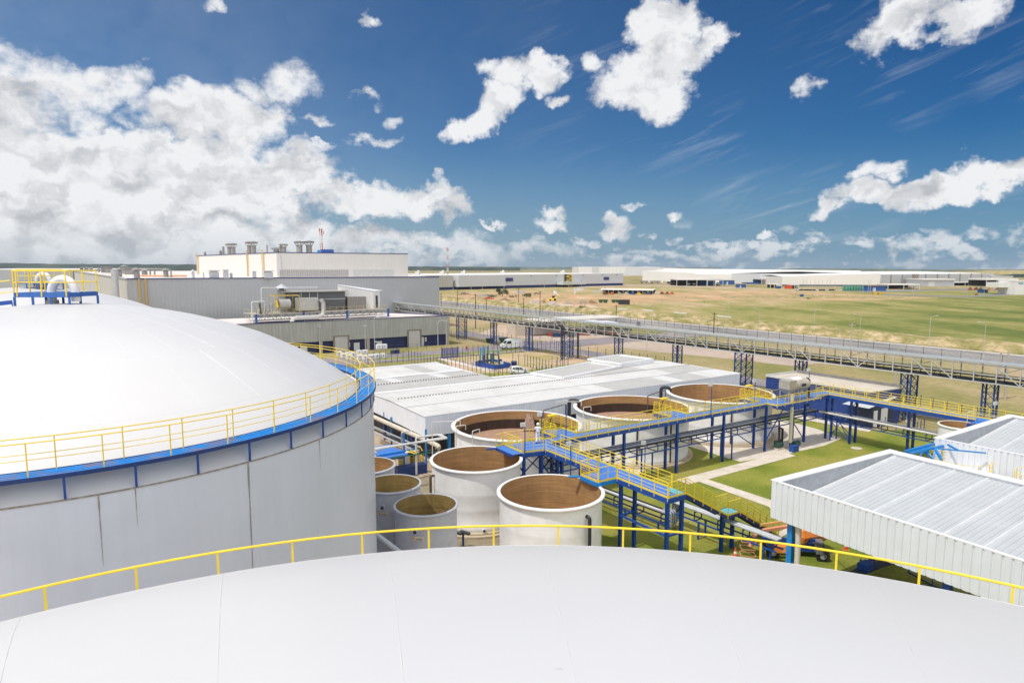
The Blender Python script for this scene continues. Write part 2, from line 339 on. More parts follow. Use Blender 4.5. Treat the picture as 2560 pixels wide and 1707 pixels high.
# ------------------------------------------------------------------ ground materials
def SOIL(name, cols, scale=.03, fine=1.2, rough=.95, aniso=None, bump=.3, grad=None):
    """patchy ground: list of colours laid along a noise ramp, broken up by fine noise"""
    m = bpy.data.materials.new(name); m.use_nodes = True; t = m.node_tree; b = t.nodes['Principled BSDF']; b.inputs['Roughness'].default_value = rough
    b.inputs['Specular IOR Level'].default_value = .15
    g = t.nodes.new('ShaderNodeNewGeometry'); mp = t.nodes.new('ShaderNodeMapping'); t.links.new(g.outputs['Position'], mp.inputs[0])
    mp.inputs['Rotation'].default_value = (0, 0, -ROT)
    if aniso: mp.inputs['Scale'].default_value = (aniso[0], aniso[1], 1)
    n1 = t.nodes.new('ShaderNodeTexNoise'); n1.inputs['Scale'].default_value = scale; n1.inputs['Detail'].default_value = 10; n1.inputs['Roughness'].default_value = .62
    t.links.new(mp.outputs[0], n1.inputs['Vector'])
    fac = n1.outputs[0]
    if grad:      # drift from greener to drier ground across the site
        dp = t.nodes.new('ShaderNodeVectorMath'); dp.operation = 'DOT_PRODUCT'; t.links.new(g.outputs['Position'], dp.inputs[0]); dp.inputs[1].default_value = (grad[0], grad[1], 0)
        ad = t.nodes.new('ShaderNodeMath'); ad.operation = 'ADD'; t.links.new(dp.outputs['Value'], ad.inputs[0]); ad.inputs[1].default_value = grad[2]
        cl = t.nodes.new('ShaderNodeClamp'); t.links.new(ad.outputs[0], cl.inputs[0]); cl.inputs[1].default_value = -.16; cl.inputs[2].default_value = .16
        ad2 = t.nodes.new('ShaderNodeMath'); ad2.operation = 'ADD'; t.links.new(fac, ad2.inputs[0]); t.links.new(cl.outputs[0], ad2.inputs[1]); fac = ad2.outputs[0]
    cr = t.nodes.new('ShaderNodeValToRGB'); t.links.new(fac, cr.inputs[0]); e = cr.color_ramp.elements
    k = len(cols)
    while len(e) < k: e.new(.5)
    for i, c in enumerate(cols):
        e[i].position = c[0]; e[i].color = (*c[1], 1)
    n2 = t.nodes.new('ShaderNodeTexNoise'); n2.inputs['Scale'].default_value = fine; n2.inputs['Detail'].default_value = 6; n2.inputs['Roughness'].default_value = .75
    t.links.new(g.outputs['Position'], n2.inputs['Vector'])
    r = t.nodes.new('ShaderNodeMapRange'); t.links.new(n2.outputs[0], r.inputs[0]); r.inputs[1].default_value = .3; r.inputs[2].default_value = .7; r.inputs[3].default_value = .72; r.inputs[4].default_value = 1.25
    s = t.nodes.new('ShaderNodeVectorMath'); s.operation = 'SCALE'; t.links.new(cr.outputs[0], s.inputs[0]); t.links.new(r.outputs[0], s.inputs['Scale'])
    t.links.new(s.outputs[0], b.inputs['Base Color'])
    if bump:
        bp = t.nodes.new('ShaderNodeBump'); bp.inputs['Strength'].default_value = bump; bp.inputs['Distance'].default_value = .15; t.links.new(n2.outputs[0], bp.inputs['Height']); t.links.new(bp.outputs[0], b.inputs['Normal'])
    return m
TAN, OLV, GRN, ORN, PNK = (.44, .32, .19), (.28, .245, .105), (.15, .18, .035), (.50, .27, .13), (.47, .34, .26)
G_BASE = SOIL('dry_grass_ground', [(.30, (.16, .17, .05)), (.43, (.24, .22, .08)), (.53, (.33, .27, .13)), (.61, (.42, .32, .19)), (.70, (.48, .29, .16))], .03, .8, aniso=(1, .45))
G_FIELD = SOIL('green_field_grass', [(.30, (.12, .15, .035)), (.41, (.19, .20, .055)), (.50, (.27, .25, .085)), (.59, (.33, .28, .11)), (.70, (.45, .34, .19))], .028, .25, aniso=(1.5, .55), grad=(-.0011, .0010, -.155))
G_LAWN = SOIL('mown_lawn', [(.28, (.10, .15, .02)), (.42, (.17, .205, .03)), (.55, (.26, .26, .05)), (.70, (.34, .28, .09))], .14, 5.0)
G_SOIL = SOIL('bare_orange_soil', [(.35, (.32, .26, .12)), (.47, (.44, .31, .17)), (.56, (.53, .33, .18)), (.66, (.58, .44, .28))], .05, .5, aniso=(1, .4))
G_BANK = SOIL('sandy_bank', [(.36, (.20, .19, .07)), (.48, (.31, .26, .11)), (.57, (.45, .35, .20)), (.68, (.58, .45, .29))], .30, 1.4, aniso=(1, .6), bump=1.0)
G_GRAV = SOIL('pinkish_gravel', [(.35, (.40, .32, .26)), (.5, (.47, .38, .31)), (.66, (.42, .28, .17))], .05, 2.5, aniso=(1, .5))
G_PEB = SOIL('brown_pebbles', [(.35, (.20, .17, .11)), (.5, (.30, .25, .17)), (.66, (.22, .22, .12))], .5, 9)
G_ASPH = SOIL('worn_asphalt', [(.35, (.20, .18, .19)), (.5, (.25, .225, .23)), (.66, (.30, .26, .25))], .08, 1.5, aniso=(1, .2), bump=.1)
G_ROAD = SOIL('pale_highway_asphalt', [(.35, (.19, .185, .18)), (.5, (.24, .232, .228)), (.66, (.30, .285, .27))], .05, 1.0, aniso=(1, .08), bump=.1)
G_YARD = SOIL('dusty_concrete_yard', [(.35, (.42, .32, .23)), (.5, (.53, .42, .31)), (.66, (.48, .33, .20))], .12, 2)
G_WOOD = SOIL('dark_wooded_slope', [(.35, (.022, .038, .028)), (.5, (.035, .052, .038)), (.66, (.07, .09, .05))], .006, .03, aniso=(1, 1), bump=.0)
G_HILL = SOIL('hazy_hill', [(.35, (.07, .10, .09)), (.5, (.11, .14, .10)), (.66, (.20, .20, .12))], .004, .02, bump=0)
def sheet(name, pts, z, mat, kind='structure'):
    o = MB().quad(*[(p[0], p[1], z) for p in pts]).build(name, mat); tag(o, kind=kind); return o
# base ground out to the horizon
sheet('ground', [(-15000, -400), (15000, -400), (15000, 11000), (-15000, 11000)], 0, G_BASE)
lz = [0.0]
def lay(name, pts, mat, z=None):
    if z is None: lz[0] += .006; z = .02+lz[0]
    return sheet(name, pts, z, mat)
def band(o, d, length, n, w):     # rectangle of given width around a line
    o = Vector(o); return [o+n*w/2, o+d*length+n*w/2, o+d*length-n*w/2, o-n*w/2]
R0 = P(1101, 757); DB = -TB
# far green field to the right of the highway
lay('field', [P(1101, 730), P(1500, 716), P(2000, 720), P(2300, 727), P(2700, 728), P(2900, 780), P(2900, 925), P(2560, 888), P(1980, 834), P(1700, 806), P(1101, 752)], G_FIELD, .03)
lay('dirt_patch', [P(1105, 742), P(1300, 728), P(1500, 738), P(1620, 730), P(1900, 727), P(2170, 737), P(2350, 745), P(2150, 752), P(1900, 748), P(1620, 756), P(1450, 776), P(1280, 768), P(1150, 755)], G_SOIL, .05)
lay('quarry_track', [P(1800, 741), P(2000, 737), P(2280, 742), P(2250, 747), P(1990, 745), P(1820, 746)], G_BANK, .07)
lay('dirt_road', [P(1440, 716), P(1560, 711.5), P(1700, 714), P(1900, 721), P(1900, 723), P(1700, 717), P(1560, 715), P(1450, 719)], G_GRAV, .06)
lay('perimeter_road', [P(2090, 727.5), P(2400, 722), P(2560, 722), P(2700, 722), P(2700, 724.5), P(2400, 725.5), P(2180, 731)], G_ROAD, .06)
lay('access_road', [P(2205, 736), P(2420, 740), P(2500, 735), P(2540, 731), P(2560, 735), P(2480, 741), P(2400, 743), P(2210, 738.5)], G_ROAD, .08)
# highway with two pale shoulders, running along -TB
HL, HR = P(1101, 752), P(1101, 764)
H1, H2 = P(2560, 889), P(2560, 914)
def lerp(a, b, t): return a+(b-a)*t
def hwy(t0, t1): # strip between fractions of the highway width
    e = (H1-HL).normalized(); far = H1+e*160; far2 = H2+e*160; a0 = HL-e*500; a1 = HR-e*500
    return [lerp(a0, a1, t0), lerp(far, far2, t0), lerp(far, far2, t1), lerp(a0, a1, t1)]
lay('highway_verge', hwy(-.06, 1.05), G_BANK, .05)
lay('highway', hwy(0, 1), G_ROAD, .09)
LINEM = M('road_line_paint', (.62, .61, .58), .8, var=.2, scale=.8)
SHO = SOIL('pale_shoulder', [(.35, (.46, .41, .36)), (.5, (.58, .52, .45)), (.66, (.50, .42, .32))], .15, 2, bump=.1)
for t0, t1 in ((-.02, .10), (.93, 1.0)): lay('shoulder', hwy(t0, t1), SHO, .10)
for t in (.14, .87):
    lay('lane_marking', hwy(t, t+.012), LINEM, .11)
lay('central_reserve', hwy(.46, .54), SHO, .12); lay('central_reserve', hwy(.49, .515), M('dark_reserve', (.12, .11, .10), .9, var=.3), .14)
# raised sandy bank beyond the highway: rough strip with real relief
e = (H1-HL).normalized(); nn = Vector((e.y, -e.x, 0));  nn = nn if nn.x < 0 else -nn
far_n = -Vector((nn.x, nn.y, 0)) if False else nn
m = MB(); nx, ny = 260, 12; vs = []; fs = []
up_n = (HL-HR).normalized(); up_n = Vector((-e.y, e.x, 0)); up_n = up_n if up_n.dot(HL-HR) > 0 else -up_n
rn = random.Random(3)
from mathutils import noise as mn
for i in range(nx+1):
    p0 = HL+e*(-80+i*(640/nx))
    for j in range(ny+1):
        t = j/ny; q = p0+up_n*(2+17*t); h = 2.0*math.sin(math.pi*min(1, t*1.15))**.8+.9*mn.noise(Vector((q.x*.14, q.y*.14, 0)))*math.sin(math.pi*t)
        vs.append((q.x, q.y, .10+max(0, h)*(1 if 0 < j < ny else 0)))
for i in range(nx):
    for j in range(ny): fs.append((i*(ny+1)+j, (i+1)*(ny+1)+j, (i+1)*(ny+1)+j+1, i*(ny+1)+j+1))
tag(m.add(vs, fs).build('terrain_bank', G_BANK, smooth=True), kind='structure')
# gravel lot, service roads, yard
lay('gravel_lot', [P(1190, 832), P(1430, 818), P(1560, 836), P(1800, 868), P(2000, 893), P(2080, 906), P(1980, 915), P(1800, 895), P(1640, 880), P(1500, 862), P(1380, 855)], G_GRAV, .03)
q = P(1441, 880); lay('service_road', band(q-DB*62, DB, 190, TA, 8), G_ASPH, .045)
q = P(1104, 884); lay('service_road', band(q-TA*75, TA, 175, TB, 13), G_ASPH, .052)
q = P(1104, 872)+TA*2; lay('verge', [P(936, 901), P(1022, 897), P(1090, 893), P(1200, 884), P(1300, 875), P(1300, 871.5), P(1180, 880), P(1000, 893), P(936, 896)], G_LAWN, .058)
for (a, b2) in (((900, 905), (1560, 862)),):
    pa, pb = P(*a), P(*b2); kb = MB(); kb.extrude([(-.15, 0), (.15, 0), (.15, .12), (-.15, .12)], pa, pb); tag(kb.build('kerb', CONC), kind='structure')
lay('verge', [P(936, 925), P(1050, 910), P(1075, 915), P(936, 945)], G_LAWN, .05)
lay('compound_ground', [P(1104, 897), P(1330, 880), P(1430, 885), P(1640, 915), P(1500, 985), P(1250, 1010)], SOIL('compound_soil', [(.35, (.33, .30, .10)), (.48, (.46, .36, .18)), (.6, (.55, .40, .28))], .10, 2), .058)
lay('compound_lawn', [P(1330, 925), P(1470, 905), P(1700, 935), P(1600, 990), P(1290, 1000), P(1200, 935)], G_LAWN, .066)
lay('path', [P(1093, 898), P(1110, 896), P(1236, 925), P(1222, 930)], CONC, .07)
lay('yard', [Vector((-75, -20, 0)), Vector((8, -20, 0)), Vector((2.0, 62, 0)), Vector((-8, 74, 0)), Vector((30, 96, 0)), Vector((10, 115, 0)), Vector((-75, 62, 0))], G_YARD, .03)
lay('pebble_bed', [P(1040, 1400), P(1330, 1420), P(1330, 1300), P(1120, 1180), P(1020, 1200)], G_PEB, .045)
lay('lawn', [Vector((4.5, 20, 0)), Vector((7.0, 50, 0)), Vector((6, 62, 0)), Vector((12, 70, 0)), Vector((28, 80, 0)), P(1985, 1036), P(2180, 1074), P(2345, 1078), Vector((75, 60, 0)), Vector((60, 0, 0)), Vector((10, 0, 0))], G_LAWN, .04)
lay('apron', [P(1560, 1215), P(1500, 1160), P(1700, 1085), P(1790, 1060), P(1955, 1050), P(2040, 1072), P(2105, 1096), P(2060, 1115), P(1960, 1137), P(1850, 1155), P(1700, 1110)], CONC, .055)
lay('path', [P(1690, 1200), P(1960, 1131), P(1990, 1140), P(1722, 1212)], CONC, .065)
lay('path', [P(1722, 1196), P(1742, 1190), P(1960, 1262), P(1990, 1300), P(1940, 1290), P(1922, 1268)], CONC, .07)
lay('path', [P(1960, 1040), P(1990, 1035), P(2180, 1074), P(2172, 1081)], CONC, .07)
lay('path', [P(1925, 1340), P(1945, 1348), P(1990, 1325), P(1975, 1318)], CONC, .075)
# ------------------------------------------------------------------ hills and far woods
def ridge(name, x0, x1, D, prof, mat, depth=900, n=120, seed=1, kind='structure', bump=3):
    """a ridge seen between columns x0 and x1 at distance D, crest rows given by prof(x)"""
    vs = []; fs = []; rows = 5; rr = random.Random(seed)
    for i in range(n+1):
        x = x0+(x1-x0)*i/n; zt = max(1, Z_at((0, D), prof(x)))+mn.noise(Vector((x*.05+seed, seed, 0)))*bump
        X = (x-1280)/FPX*D
        for j, (dd, hh) in enumerate(((-depth*.35, -2), (-depth*.15, .55), (0, 1), (depth*.4, .9), (depth, -2))):
            vs.append((X*(D+dd)/D, D+dd, zt*hh+(mn.noise(Vector((x*.02, j*3.1, seed)))*bump if j in (1, 3) else 0)))
    for i in range(n):
        for j in range(rows-1): fs.append((i*rows+j, (i+1)*rows+j, (i+1)*rows+j+1, i*rows+j+1))
    tag(MB().add(vs, fs).build(name, mat, smooth=True), kind=kind)
def interp(pts):
    def f(x):
        for (a, b) in zip(pts, pts[1:]):
            if x <= b[0]: return a[1]+(b[1]-a[1])*max(0, (x-a[0]))/(b[0]-a[0])
        return pts[-1][1]
    return f
ridge('hills', -900, 1300, 5200, interp([(-900, 652), (0, 657), (150, 660), (480, 661), (700, 665), (1030, 666), (1300, 669)]), G_WOOD, 900, 160, 2, bump=6)
ridge('hills', 700, 1800, 7500, interp([(700, 670), (1030, 667), (1200, 666), (1330, 668), (1500, 667), (1800, 669)]), G_HILL, 1500, 140, 5, bump=8)
ridge('hills', 1950, 3600, 3800, interp([(1950, 672), (2050, 671), (2200, 672), (2330, 674), (2480, 674), (2700, 672), (3600, 668)]), G_HILL, 700, 120, 8, bump=4)
ridge('sand_quarry', 2360, 2900, 2300, interp([(2360, 680), (2450, 677), (2560, 675), (2900, 672)]), G_BANK, 300, 60, 11, bump=3)
ridge('wooded_strip', 2480, 2900, 1500, interp([(2480, 689), (2560, 684), (2900, 681)]), G_WOOD, 200, 60, 12, bump=2)
# ------------------------------------------------------------------ large domed storage tanks
TR, TZ, APEX = 14.92, 13.8, 19.25
def zdome(r):
    if r < 12.2: return APEX-.0217*r*r-max(0, r-9.2)*.055
    z0 = APEX-.0217*12.2**2-.165; s0 = -.57; t = (r-12.2)/(TR-12.2); L_ = TR-12.2
    z1 = TZ; c = z0+s0*L_*.55
    return (1-t)**2*z0+2*t*(1-t)*c+t*t*z1
DOMEM = M('white_dome_coating', (.645, .635, .63), .36, var=.02, scale=.25, dirt=(.58, .565, .55), dirt_amt=.25, bump=.08, bscale=.5)
def speckle(m, thr=.70, col=(.30, .27, .24), sc=2.6):
    t = m.node_tree; b = t.nodes['Principled BSDF']; src = b.inputs['Base Color'].links[0].from_socket; g = t.nodes.new('ShaderNodeNewGeometry')
    n = t.nodes.new('ShaderNodeTexNoise'); n.inputs['Scale'].default_value = sc; n.inputs['Detail'].default_value = 3; n.inputs['Roughness'].default_value = .8; t.links.new(g.outputs['Position'], n.inputs['Vector'])
    r = t.nodes.new('ShaderNodeMapRange'); r.inputs[1].default_value = thr; r.inputs[2].default_value = thr+.05; r.inputs[4].default_value = .6; t.links.new(n.outputs[0], r.inputs[0])
    mm = t.nodes.new('ShaderNodeMix'); mm.data_type = 'RGBA'; t.links.new(r.outputs[0], mm.inputs[0]); t.links.new(src, mm.inputs[6]); mm.inputs[7].default_value = (*col, 1); t.links.new(mm.outputs[2], b.inputs['Base Color'])
speckle(DOMEM, .735)
GRIME = M('seam_grime', (.30, .27, .22), .9, var=.4, scale=6)
def big_tank(c, label, near=False):
    cx, cy = c; t = thing('storage_tank', label, 'tank', (cx, cy, 0), 'large white domed storage tanks')
    n = 192
    m = MB(); m.lathe([(TR, 0), (TR, 4.4), (TR+.012, 4.4), (TR+.012, 4.5), (TR, 4.5), (TR, 9), (TR+.012, 9), (TR+.012, 9.1), (TR, 9.1), (TR, TZ)], (cx, cy, 0), n)
    sh = m.build('shell', SHELL, t, smooth=True, origin=(cx, cy, 0))
    m = MB(); m.lathe([(TR, TZ+.01), (TR+.03, TZ+.01), (TR+.03, TZ-.04), (TR, TZ-.04)], (cx, cy, 0), n); m.build('rim_angle', GRIME, t, origin=(cx, cy, TZ))
    # dark run-off streaks under the roof edge
    g = MB()
    for (a, l, w) in ((-0.60, 5.5, .045), (-.93, 2.4, .03), (-.86, 1.3, .02), (-1.3, 3.5, .03), (-1.72, 2.2, .03), (-.35, 1.4, .02), (.1, 3, .05)):
        vs = []; k = 9
        for i in range(k):
            z = TZ-.02-l*i/(k-1); ww = w*(1-.8*i/(k-1))*(1+.4*math.sin(i*2.1)); 
            for s in (-1, 1): vs.append((cx+(TR+.016)*math.cos(a+s*ww/TR/1.5), cy+(TR+.016)*math.sin(a+s*ww/TR/1.5), z))
        MB().add(vs, [(2*i, 2*i+1, 2*i+3, 2*i+2) for i in range(k-1)]).build('rust_streak', GRIME, t)
    prof = [(r, zdome(r)) for r in [0.02]+sorted([i*.4 for i in range(1, 31)]+[9.15, 9.25])+[12.2+i*.2 for i in range(1, 14)]]+[(TR, TZ)]
    m = MB(); m.lathe(prof, (cx, cy, 0), n)
    # welded lap seams: rings and radials as thin raised beads
    def bead(pts): m.tube([(p[0], p[1], p[2]-.002) for p in pts], .005, 4, cap=False)
    for rr in (9.2, 12.6): m.tube([(cx+rr*math.cos(2*math.pi*i/160), cy+rr*math.sin(2*math.pi*i/160), zdome(rr)-.003) for i in range(160)], .006, 4, closed=True)
    for k in range(30):
        a = math.radians(90+k*12)
        bead([(cx+r*math.cos(a), cy+r*math.sin(a), zdome(r)) for r in [1.4+i*.65 for i in range(13)]])
        a += math.radians(6.5); bead([(cx+r*math.cos(a), cy+r*math.sin(a), zdome(r)) for r in [9.2+i*.42 for i in range(9)]])
        a += math.radians(3.1); bead([(cx+r*math.cos(a), cy+r*math.sin(a), zdome(r)) for r in [12.6+i*.4 for i in range(6)]])
    m.build('dome_roof', DOMEM, t, smooth=True, origin=(cx, cy, TZ))
    NP = 48
    if near:
        rt = 15.33; Ro = 15.0
        m = MB(); m.tube([(cx+Ro*math.cos(2*math.pi*i/144), cy+Ro*math.sin(2*math.pi*i/144), rt) for i in range(144)], .026, 8, closed=True)
        m.tube([(cx+Ro*math.cos(2*math.pi*i/144), cy+Ro*math.sin(2*math.pi*i/144), rt-.62) for i in range(144)], .018, 6, closed=True)
        rl = m.build('railing', YEL, t, smooth=True, origin=(cx, cy, TZ))
        for k in range(66):
            a = math.radians(92.82)+2*math.pi*k/66
            if k == 0:
                p0 = MB().beam((cx+Ro*math.cos(a), cy+Ro*math.sin(a), TZ-.1), (cx+Ro*math.cos(a), cy+Ro*math.sin(a), rt-.02), .042, .03, up=(math.cos(a), math.sin(a), 0)).build('post', YEL, rl)
                a0 = a
            else: share(p0, rl, (cx+Ro*math.cos(a), cy+Ro*math.sin(a), TZ-.1), a-a0)
        return t
    zd = 14.66; Ri, Ro = 14.26, 15.04
    m = MB(); m.lathe([(Ri, zd-.05), (Ri, zd), (Ro, zd), (Ro, zd-.05), (Ri, zd-.05)], (cx, cy, 0), 144)
    for rr in (Ri+.2, Ri+.4, Ri+.6): m.lathe([(rr-.012, zd+.001), (rr-.012, zd+.022), (rr+.012, zd+.022), (rr+.012, zd+.001)], (cx, cy, 0), 144)
    wd = m.build('walkway_deck', DECKR, t, origin=(cx, cy, zd))
    m = MB()
    for rr in (Ri-.03, Ro+.03): m.lathe([(rr-.012, zd-.12), (rr-.012, zd+.02), (rr+.012, zd+.02), (rr+.012, zd-.12), (rr-.012, zd-.12)], (cx, cy, 0), 144)
    m.build('edge_channel', NAVYB, t, origin=(cx, cy, zd))
    for (Rr, nm, off) in ((Ro-.01, 'outer_railing', 0.0), (Ri+.01, 'inner_railing', .35)):
        m = MB()
        for hh, rad in ((1.08, .021), (.56, .013)):
            m.tube([(cx+Rr*math.cos(2*math.pi*i/144), cy+Rr*math.sin(2*math.pi*i/144), zd+hh) for i in range(144)], rad, 6, closed=True)
        rl = m.build('railing', YEL, t, smooth=True, origin=(cx, cy, zd))
        for k in range(NP):
            a = 2*math.pi*(k+off)/NP
            if k == 0: p0 = MB().beam((cx+Rr*math.cos(a), cy+Rr*math.sin(a), zd-.14), (cx+Rr*math.cos(a), cy+Rr*math.sin(a), zd+1.09), .036, .024, up=(math.cos(a), math.sin(a), 0)).build('post', YEL, rl); a0 = a
            else: share(p0, rl, (cx+Rr*math.cos(a), cy+Rr*math.sin(a), zd-.14), a-a0)
    for k in range(NP):
        a = 2*math.pi*(k+.45)/NP; rr = Ro-.08
        if k == 0: l0 = MB().beam((cx+rr*math.cos(a), cy+rr*math.sin(a), TZ+.02), (cx+rr*math.cos(a), cy+rr*math.sin(a), zd-.1), .07, .05, up=(math.cos(a), math.sin(a), 0)).build('leg', BLUE, t); a0 = a
        else: share(l0, t, (cx+rr*math.cos(a), cy+rr*math.sin(a), TZ+.02), a-a0)
    return t
DECKR = M('rust_worn_blue_deck', (.02, .25, .66), .5, var=.15, scale=2.5, dirt=(.34, .18, .09), dirt_amt=.95)
NAVYB = M('dark_blue_steel', (.012, .04, .17), .5, var=.2, scale=3)
T0 = big_tank((.33, -1.0), 'large white dome roof filling the bottom of the view with a yellow hoop rail', near=True)
T1 = big_tank((-22.21, 32.35), 'white domed tank on the left with a blue walkway and double yellow railing')
T2 = big_tank((-44.6, 60.6), 'farther white domed tank behind the left one, only its dome top showing')
# vent platform on each dome top
def vent_platform(c, label, rz):
    cx, cy = c; z = APEX; t = thing('vent_platform', label, 'platform', (cx, cy, z), 'blue framed vent platforms on the dome tops')
    R = Matrix.Rotation(rz, 3, 'Z'); w, d = 2.8, 2.0
    def q(x, y, zz): return Vector((cx, cy, z))+R @ Vector((x, y, 0))+Vector((0, 0, zz))
    m = MB()
    for y in (-d/2, d/2):
        m.beam(q(-w/2, y, .44), q(w/2, y, .44), .07, .22)
    for x in (-w/2, w/2): m.beam(q(x, -d/2, .44), q(x, d/2, .44), .07, .20)
    m.box(q(0, 0, .54), (w-.1, d-.1, .03), rz)
    m.build('deck', BLUEF, t)
    for x in (-w/2, -w/6, w/6, w/2):
        for y in (-d/2, d/2): MB().beam(q(x, y, -.25), q(x, y, .34), .11).build('leg', BLUEF, t)
    m = MB()
    for zz, r in ((1.62, .032), (1.05, .024)):
        for (x0, y0, x1, y1) in ((-w/2, -d/2, w/2, -d/2), (w/2, -d/2, w/2, d/2), (w/2, d/2, -w/2, d/2), (-w/2, d/2, -w/2, -d/2)): m.tube([q(x0, y0, zz), q(x1, y1, zz)], r, 8)
    rl = m.build('railing', YEL, t)
    for (x, y) in ((-w/2, -d/2), (-w/2+.2, -d/2-.05), (.05, -d/2-.05), (w/2-.1, -d/2-.05), (w/2, 0), (w/2, d/2), (0, d/2), (-w/2, d/2), (-w/2, 0)):
        MB().tube([q(x, y, .36), q(x, y, 1.62)], .032, 6).build('post', YEL, rl)
    m = MB(); ar = [q(.55+.62*math.cos(math.pi*i/16), -.25, .55+.66*math.sin(math.pi*i/16)) for i in range(17)]
    m.tube([q(1.17, -.25, .1)]+ar+[q(-.07, -.25, .1)], .2, 16)
    m.build('gooseneck_vent', WHITE, t, smooth=True)
    MB().lathe([(.28, -.02), (.28, .16), (.0, .16)], q(-.07, -.25, 0), 20).build('vent_base', CONC, t)
    return t
BLUEF = M('blue_frame_paint', (.03, .12, .40), .5, var=.12, scale=3)
vent_platform((-22.85, 33.0), 'blue platform with yellow rails and white gooseneck pipe on the near left dome top', -.06)
vent_platform((-43.0, 60.0), 'smaller looking blue vent platform with yellow rails on the farther dome', -.06)
# radial access walkway that runs left from the near platform
t = thing('dome_walkway', 'blue edged walkway with yellow handrail leading left from the dome top platform', 'walkway', (-28, 32, 19))
pts = [Vector((-24.3, 31.9, 19.35)), Vector((-29.5, 31.2, 18.75)), Vector((-35, 30.8, 16.6))]
m = MB(); m.beam(pts[0], pts[1], .06, .2).beam(pts[1], pts[2], .06, .2)
for k in range(8):
    p = lerp(pts[0], pts[1], k/8); m.beam(p, p-Vector((0, 0, .35)), .05)
m.build('side_beam', BLUE, t)
m = MB()
for h in (1.05, .5): m.tube([p+Vector((0, 0, h)) for p in pts], .028, 6)
rl = m.build('railing', YEL, t)
for k in (1, 3, 5): 
    p = lerp(pts[0], pts[1], k/5.5); MB().tube([p, p+Vector((0, 0, 1.05))], .025, 6).build('post', YEL, rl)
# ------------------------------------------------------------------ open fibreglass tanks
def LIN(name, col, dark, amt=.45):
    m = M(name, col, .6, var=.14, scale=.8, streak=.12, dirt=dark, dirt_amt=amt); t = m.node_tree; b = t.nodes['Principled BSDF']; src = b.inputs['Base Color'].links[0].from_socket
    g = t.nodes.new('ShaderNodeNewGeometry'); mp = t.nodes.new('ShaderNodeMapping'); mp.inputs['Scale'].default_value = (.25, .25, 7); t.links.new(g.outputs['Position'], mp.inputs[0])
    n = t.nodes.new('ShaderNodeTexNoise'); n.inputs['Scale'].default_value = 1.3; n.inputs['Detail'].default_value = 6; t.links.new(mp.outputs[0], n.inputs['Vector'])
    r = t.nodes.new('ShaderNodeMapRange'); r.inputs[1].default_value = .3; r.inputs[2].default_value = .7; r.inputs[3].default_value = .74; r.inputs[4].default_value = 1.2; t.links.new(n.outputs[0], r.inputs[0])
    s = t.nodes.new('ShaderNodeVectorMath'); s.operation = 'SCALE'; t.links.new(src, s.inputs[0]); t.links.new(r.outputs[0], s.inputs['Scale']); t.links.new(s.outputs[0], b.inputs['Base Color']); return m
FIN = LIN('stained_brown_lining', (.37, .215, .09), (.18, .105, .05))
FINO = LIN('warm_brown_lining', (.44, .26, .11), (.24, .13, .06), .5)
FIN2 = LIN('olive_brown_lining', (.34, .235, .08), (.15, .10, .04))
WET = M('dark_wet_lining', (.045, .026, .019), .45, var=.35, scale=1.5, streak=.4)
MUD = M('reddish_brown_sludge', (.36, .22, .15), .75, var=.15, scale=1.2, bump=.3)
LIQ = M('brown_liquid', (.16, .09, .05), .25, var=.2, scale=1)
PLI = M('stained_plinth', (.50, .42, .30), .9, var=.12, scale=1.5, dirt=(.42, .27, .09), dirt_amt=.7)
def open_tank(c, R, label, zr=5.3, level=1.2, wet=None, wall=FRP, lining=FIN, sludge=MUD, group='open white fibreglass tanks with brown linings', plinth=True, n=96, nozzle=None, plate=None, seam=None):
    cx, cy = c; t = thing('open_tank', label, 'tank', (cx, cy, 0), group); rw = R*.945; ri = rw-.07
    prof = [(rw, .0), (rw, .5), (rw+.02, .5), (rw+.02, .75), (rw, .78)]
    for zz in ([1.9, 3.1] if R > 3 else [2.2]): prof += [(rw, zz), (rw+.006, zz+.05), (rw+.006, zz+.3), (rw, zz+.36)]
    prof += [(rw, zr-.12)]
    MB().lathe(prof, (cx, cy, 0), n).build('wall', wall, t, smooth=True, origin=(cx, cy, 0))
    lw = R-ri; MB().lathe([(rw-.01, zr-.16), (R-.05, zr-.18), (R, zr-.11), (R-.01, zr-.04), (R-.06, zr), (ri+lw*.45, zr+.01), (ri+.01, zr-.01), (ri, zr-.1)], (cx, cy, 0), n).build('rim', wall if wall is FRPG else RIMW, t, smooth=True, origin=(cx, cy, zr-.2))
    if wet:
        MB().lathe([(ri, zr-.02), (ri, wet)], (cx, cy, 0), n).build('lining', lining, t, smooth=True, origin=(cx, cy, 0))
        MB().lathe([(ri, wet), (ri, level)], (cx, cy, 0), n).build('wet_band', WET, t, smooth=True, origin=(cx, cy, 0))
    else: MB().lathe([(ri, zr-.02), (ri, level)], (cx, cy, 0), n).build('lining', lining, t, smooth=True, origin=(cx, cy, 0))
    MB().disc((cx, cy, level), ri, n).build('contents', sludge, t)
    if plinth:
        MB().lathe([(rw+.55, .0), (rw+.55, .16), (rw+.25, .16), (rw+.25, .28), (rw-.1, .28)], (cx, cy, .06), n).build('plinth', PLI, t, origin=(cx, cy, 0))
    if nozzle:
        for (ang, z, r, L2) in nozzle:
            a = math.radians(ang); d = Vector((math.cos(a), math.sin(a), 0)); p = Vector((cx, cy, z))
            m = MB(); m.tube([p+d*(rw-.05), p+d*(rw+L2)], r, 16, cap=False); m.tube([p+d*(rw+L2-.05), p+d*(rw+L2)], r*1.5, 16)
            m.build('nozzle', wall, t, smooth=False)
            MB().tube([p+d*(rw+L2+.001), p+d*(rw+L2+.004)], r*.95, 16).build('nozzle_opening', DARK, t)
    return t
RIMW = M('white_rim_gelcoat', (.80, .79, .76), .4, var=.05, scale=2, dirt=(.6, .56, .5), dirt_amt=.25)
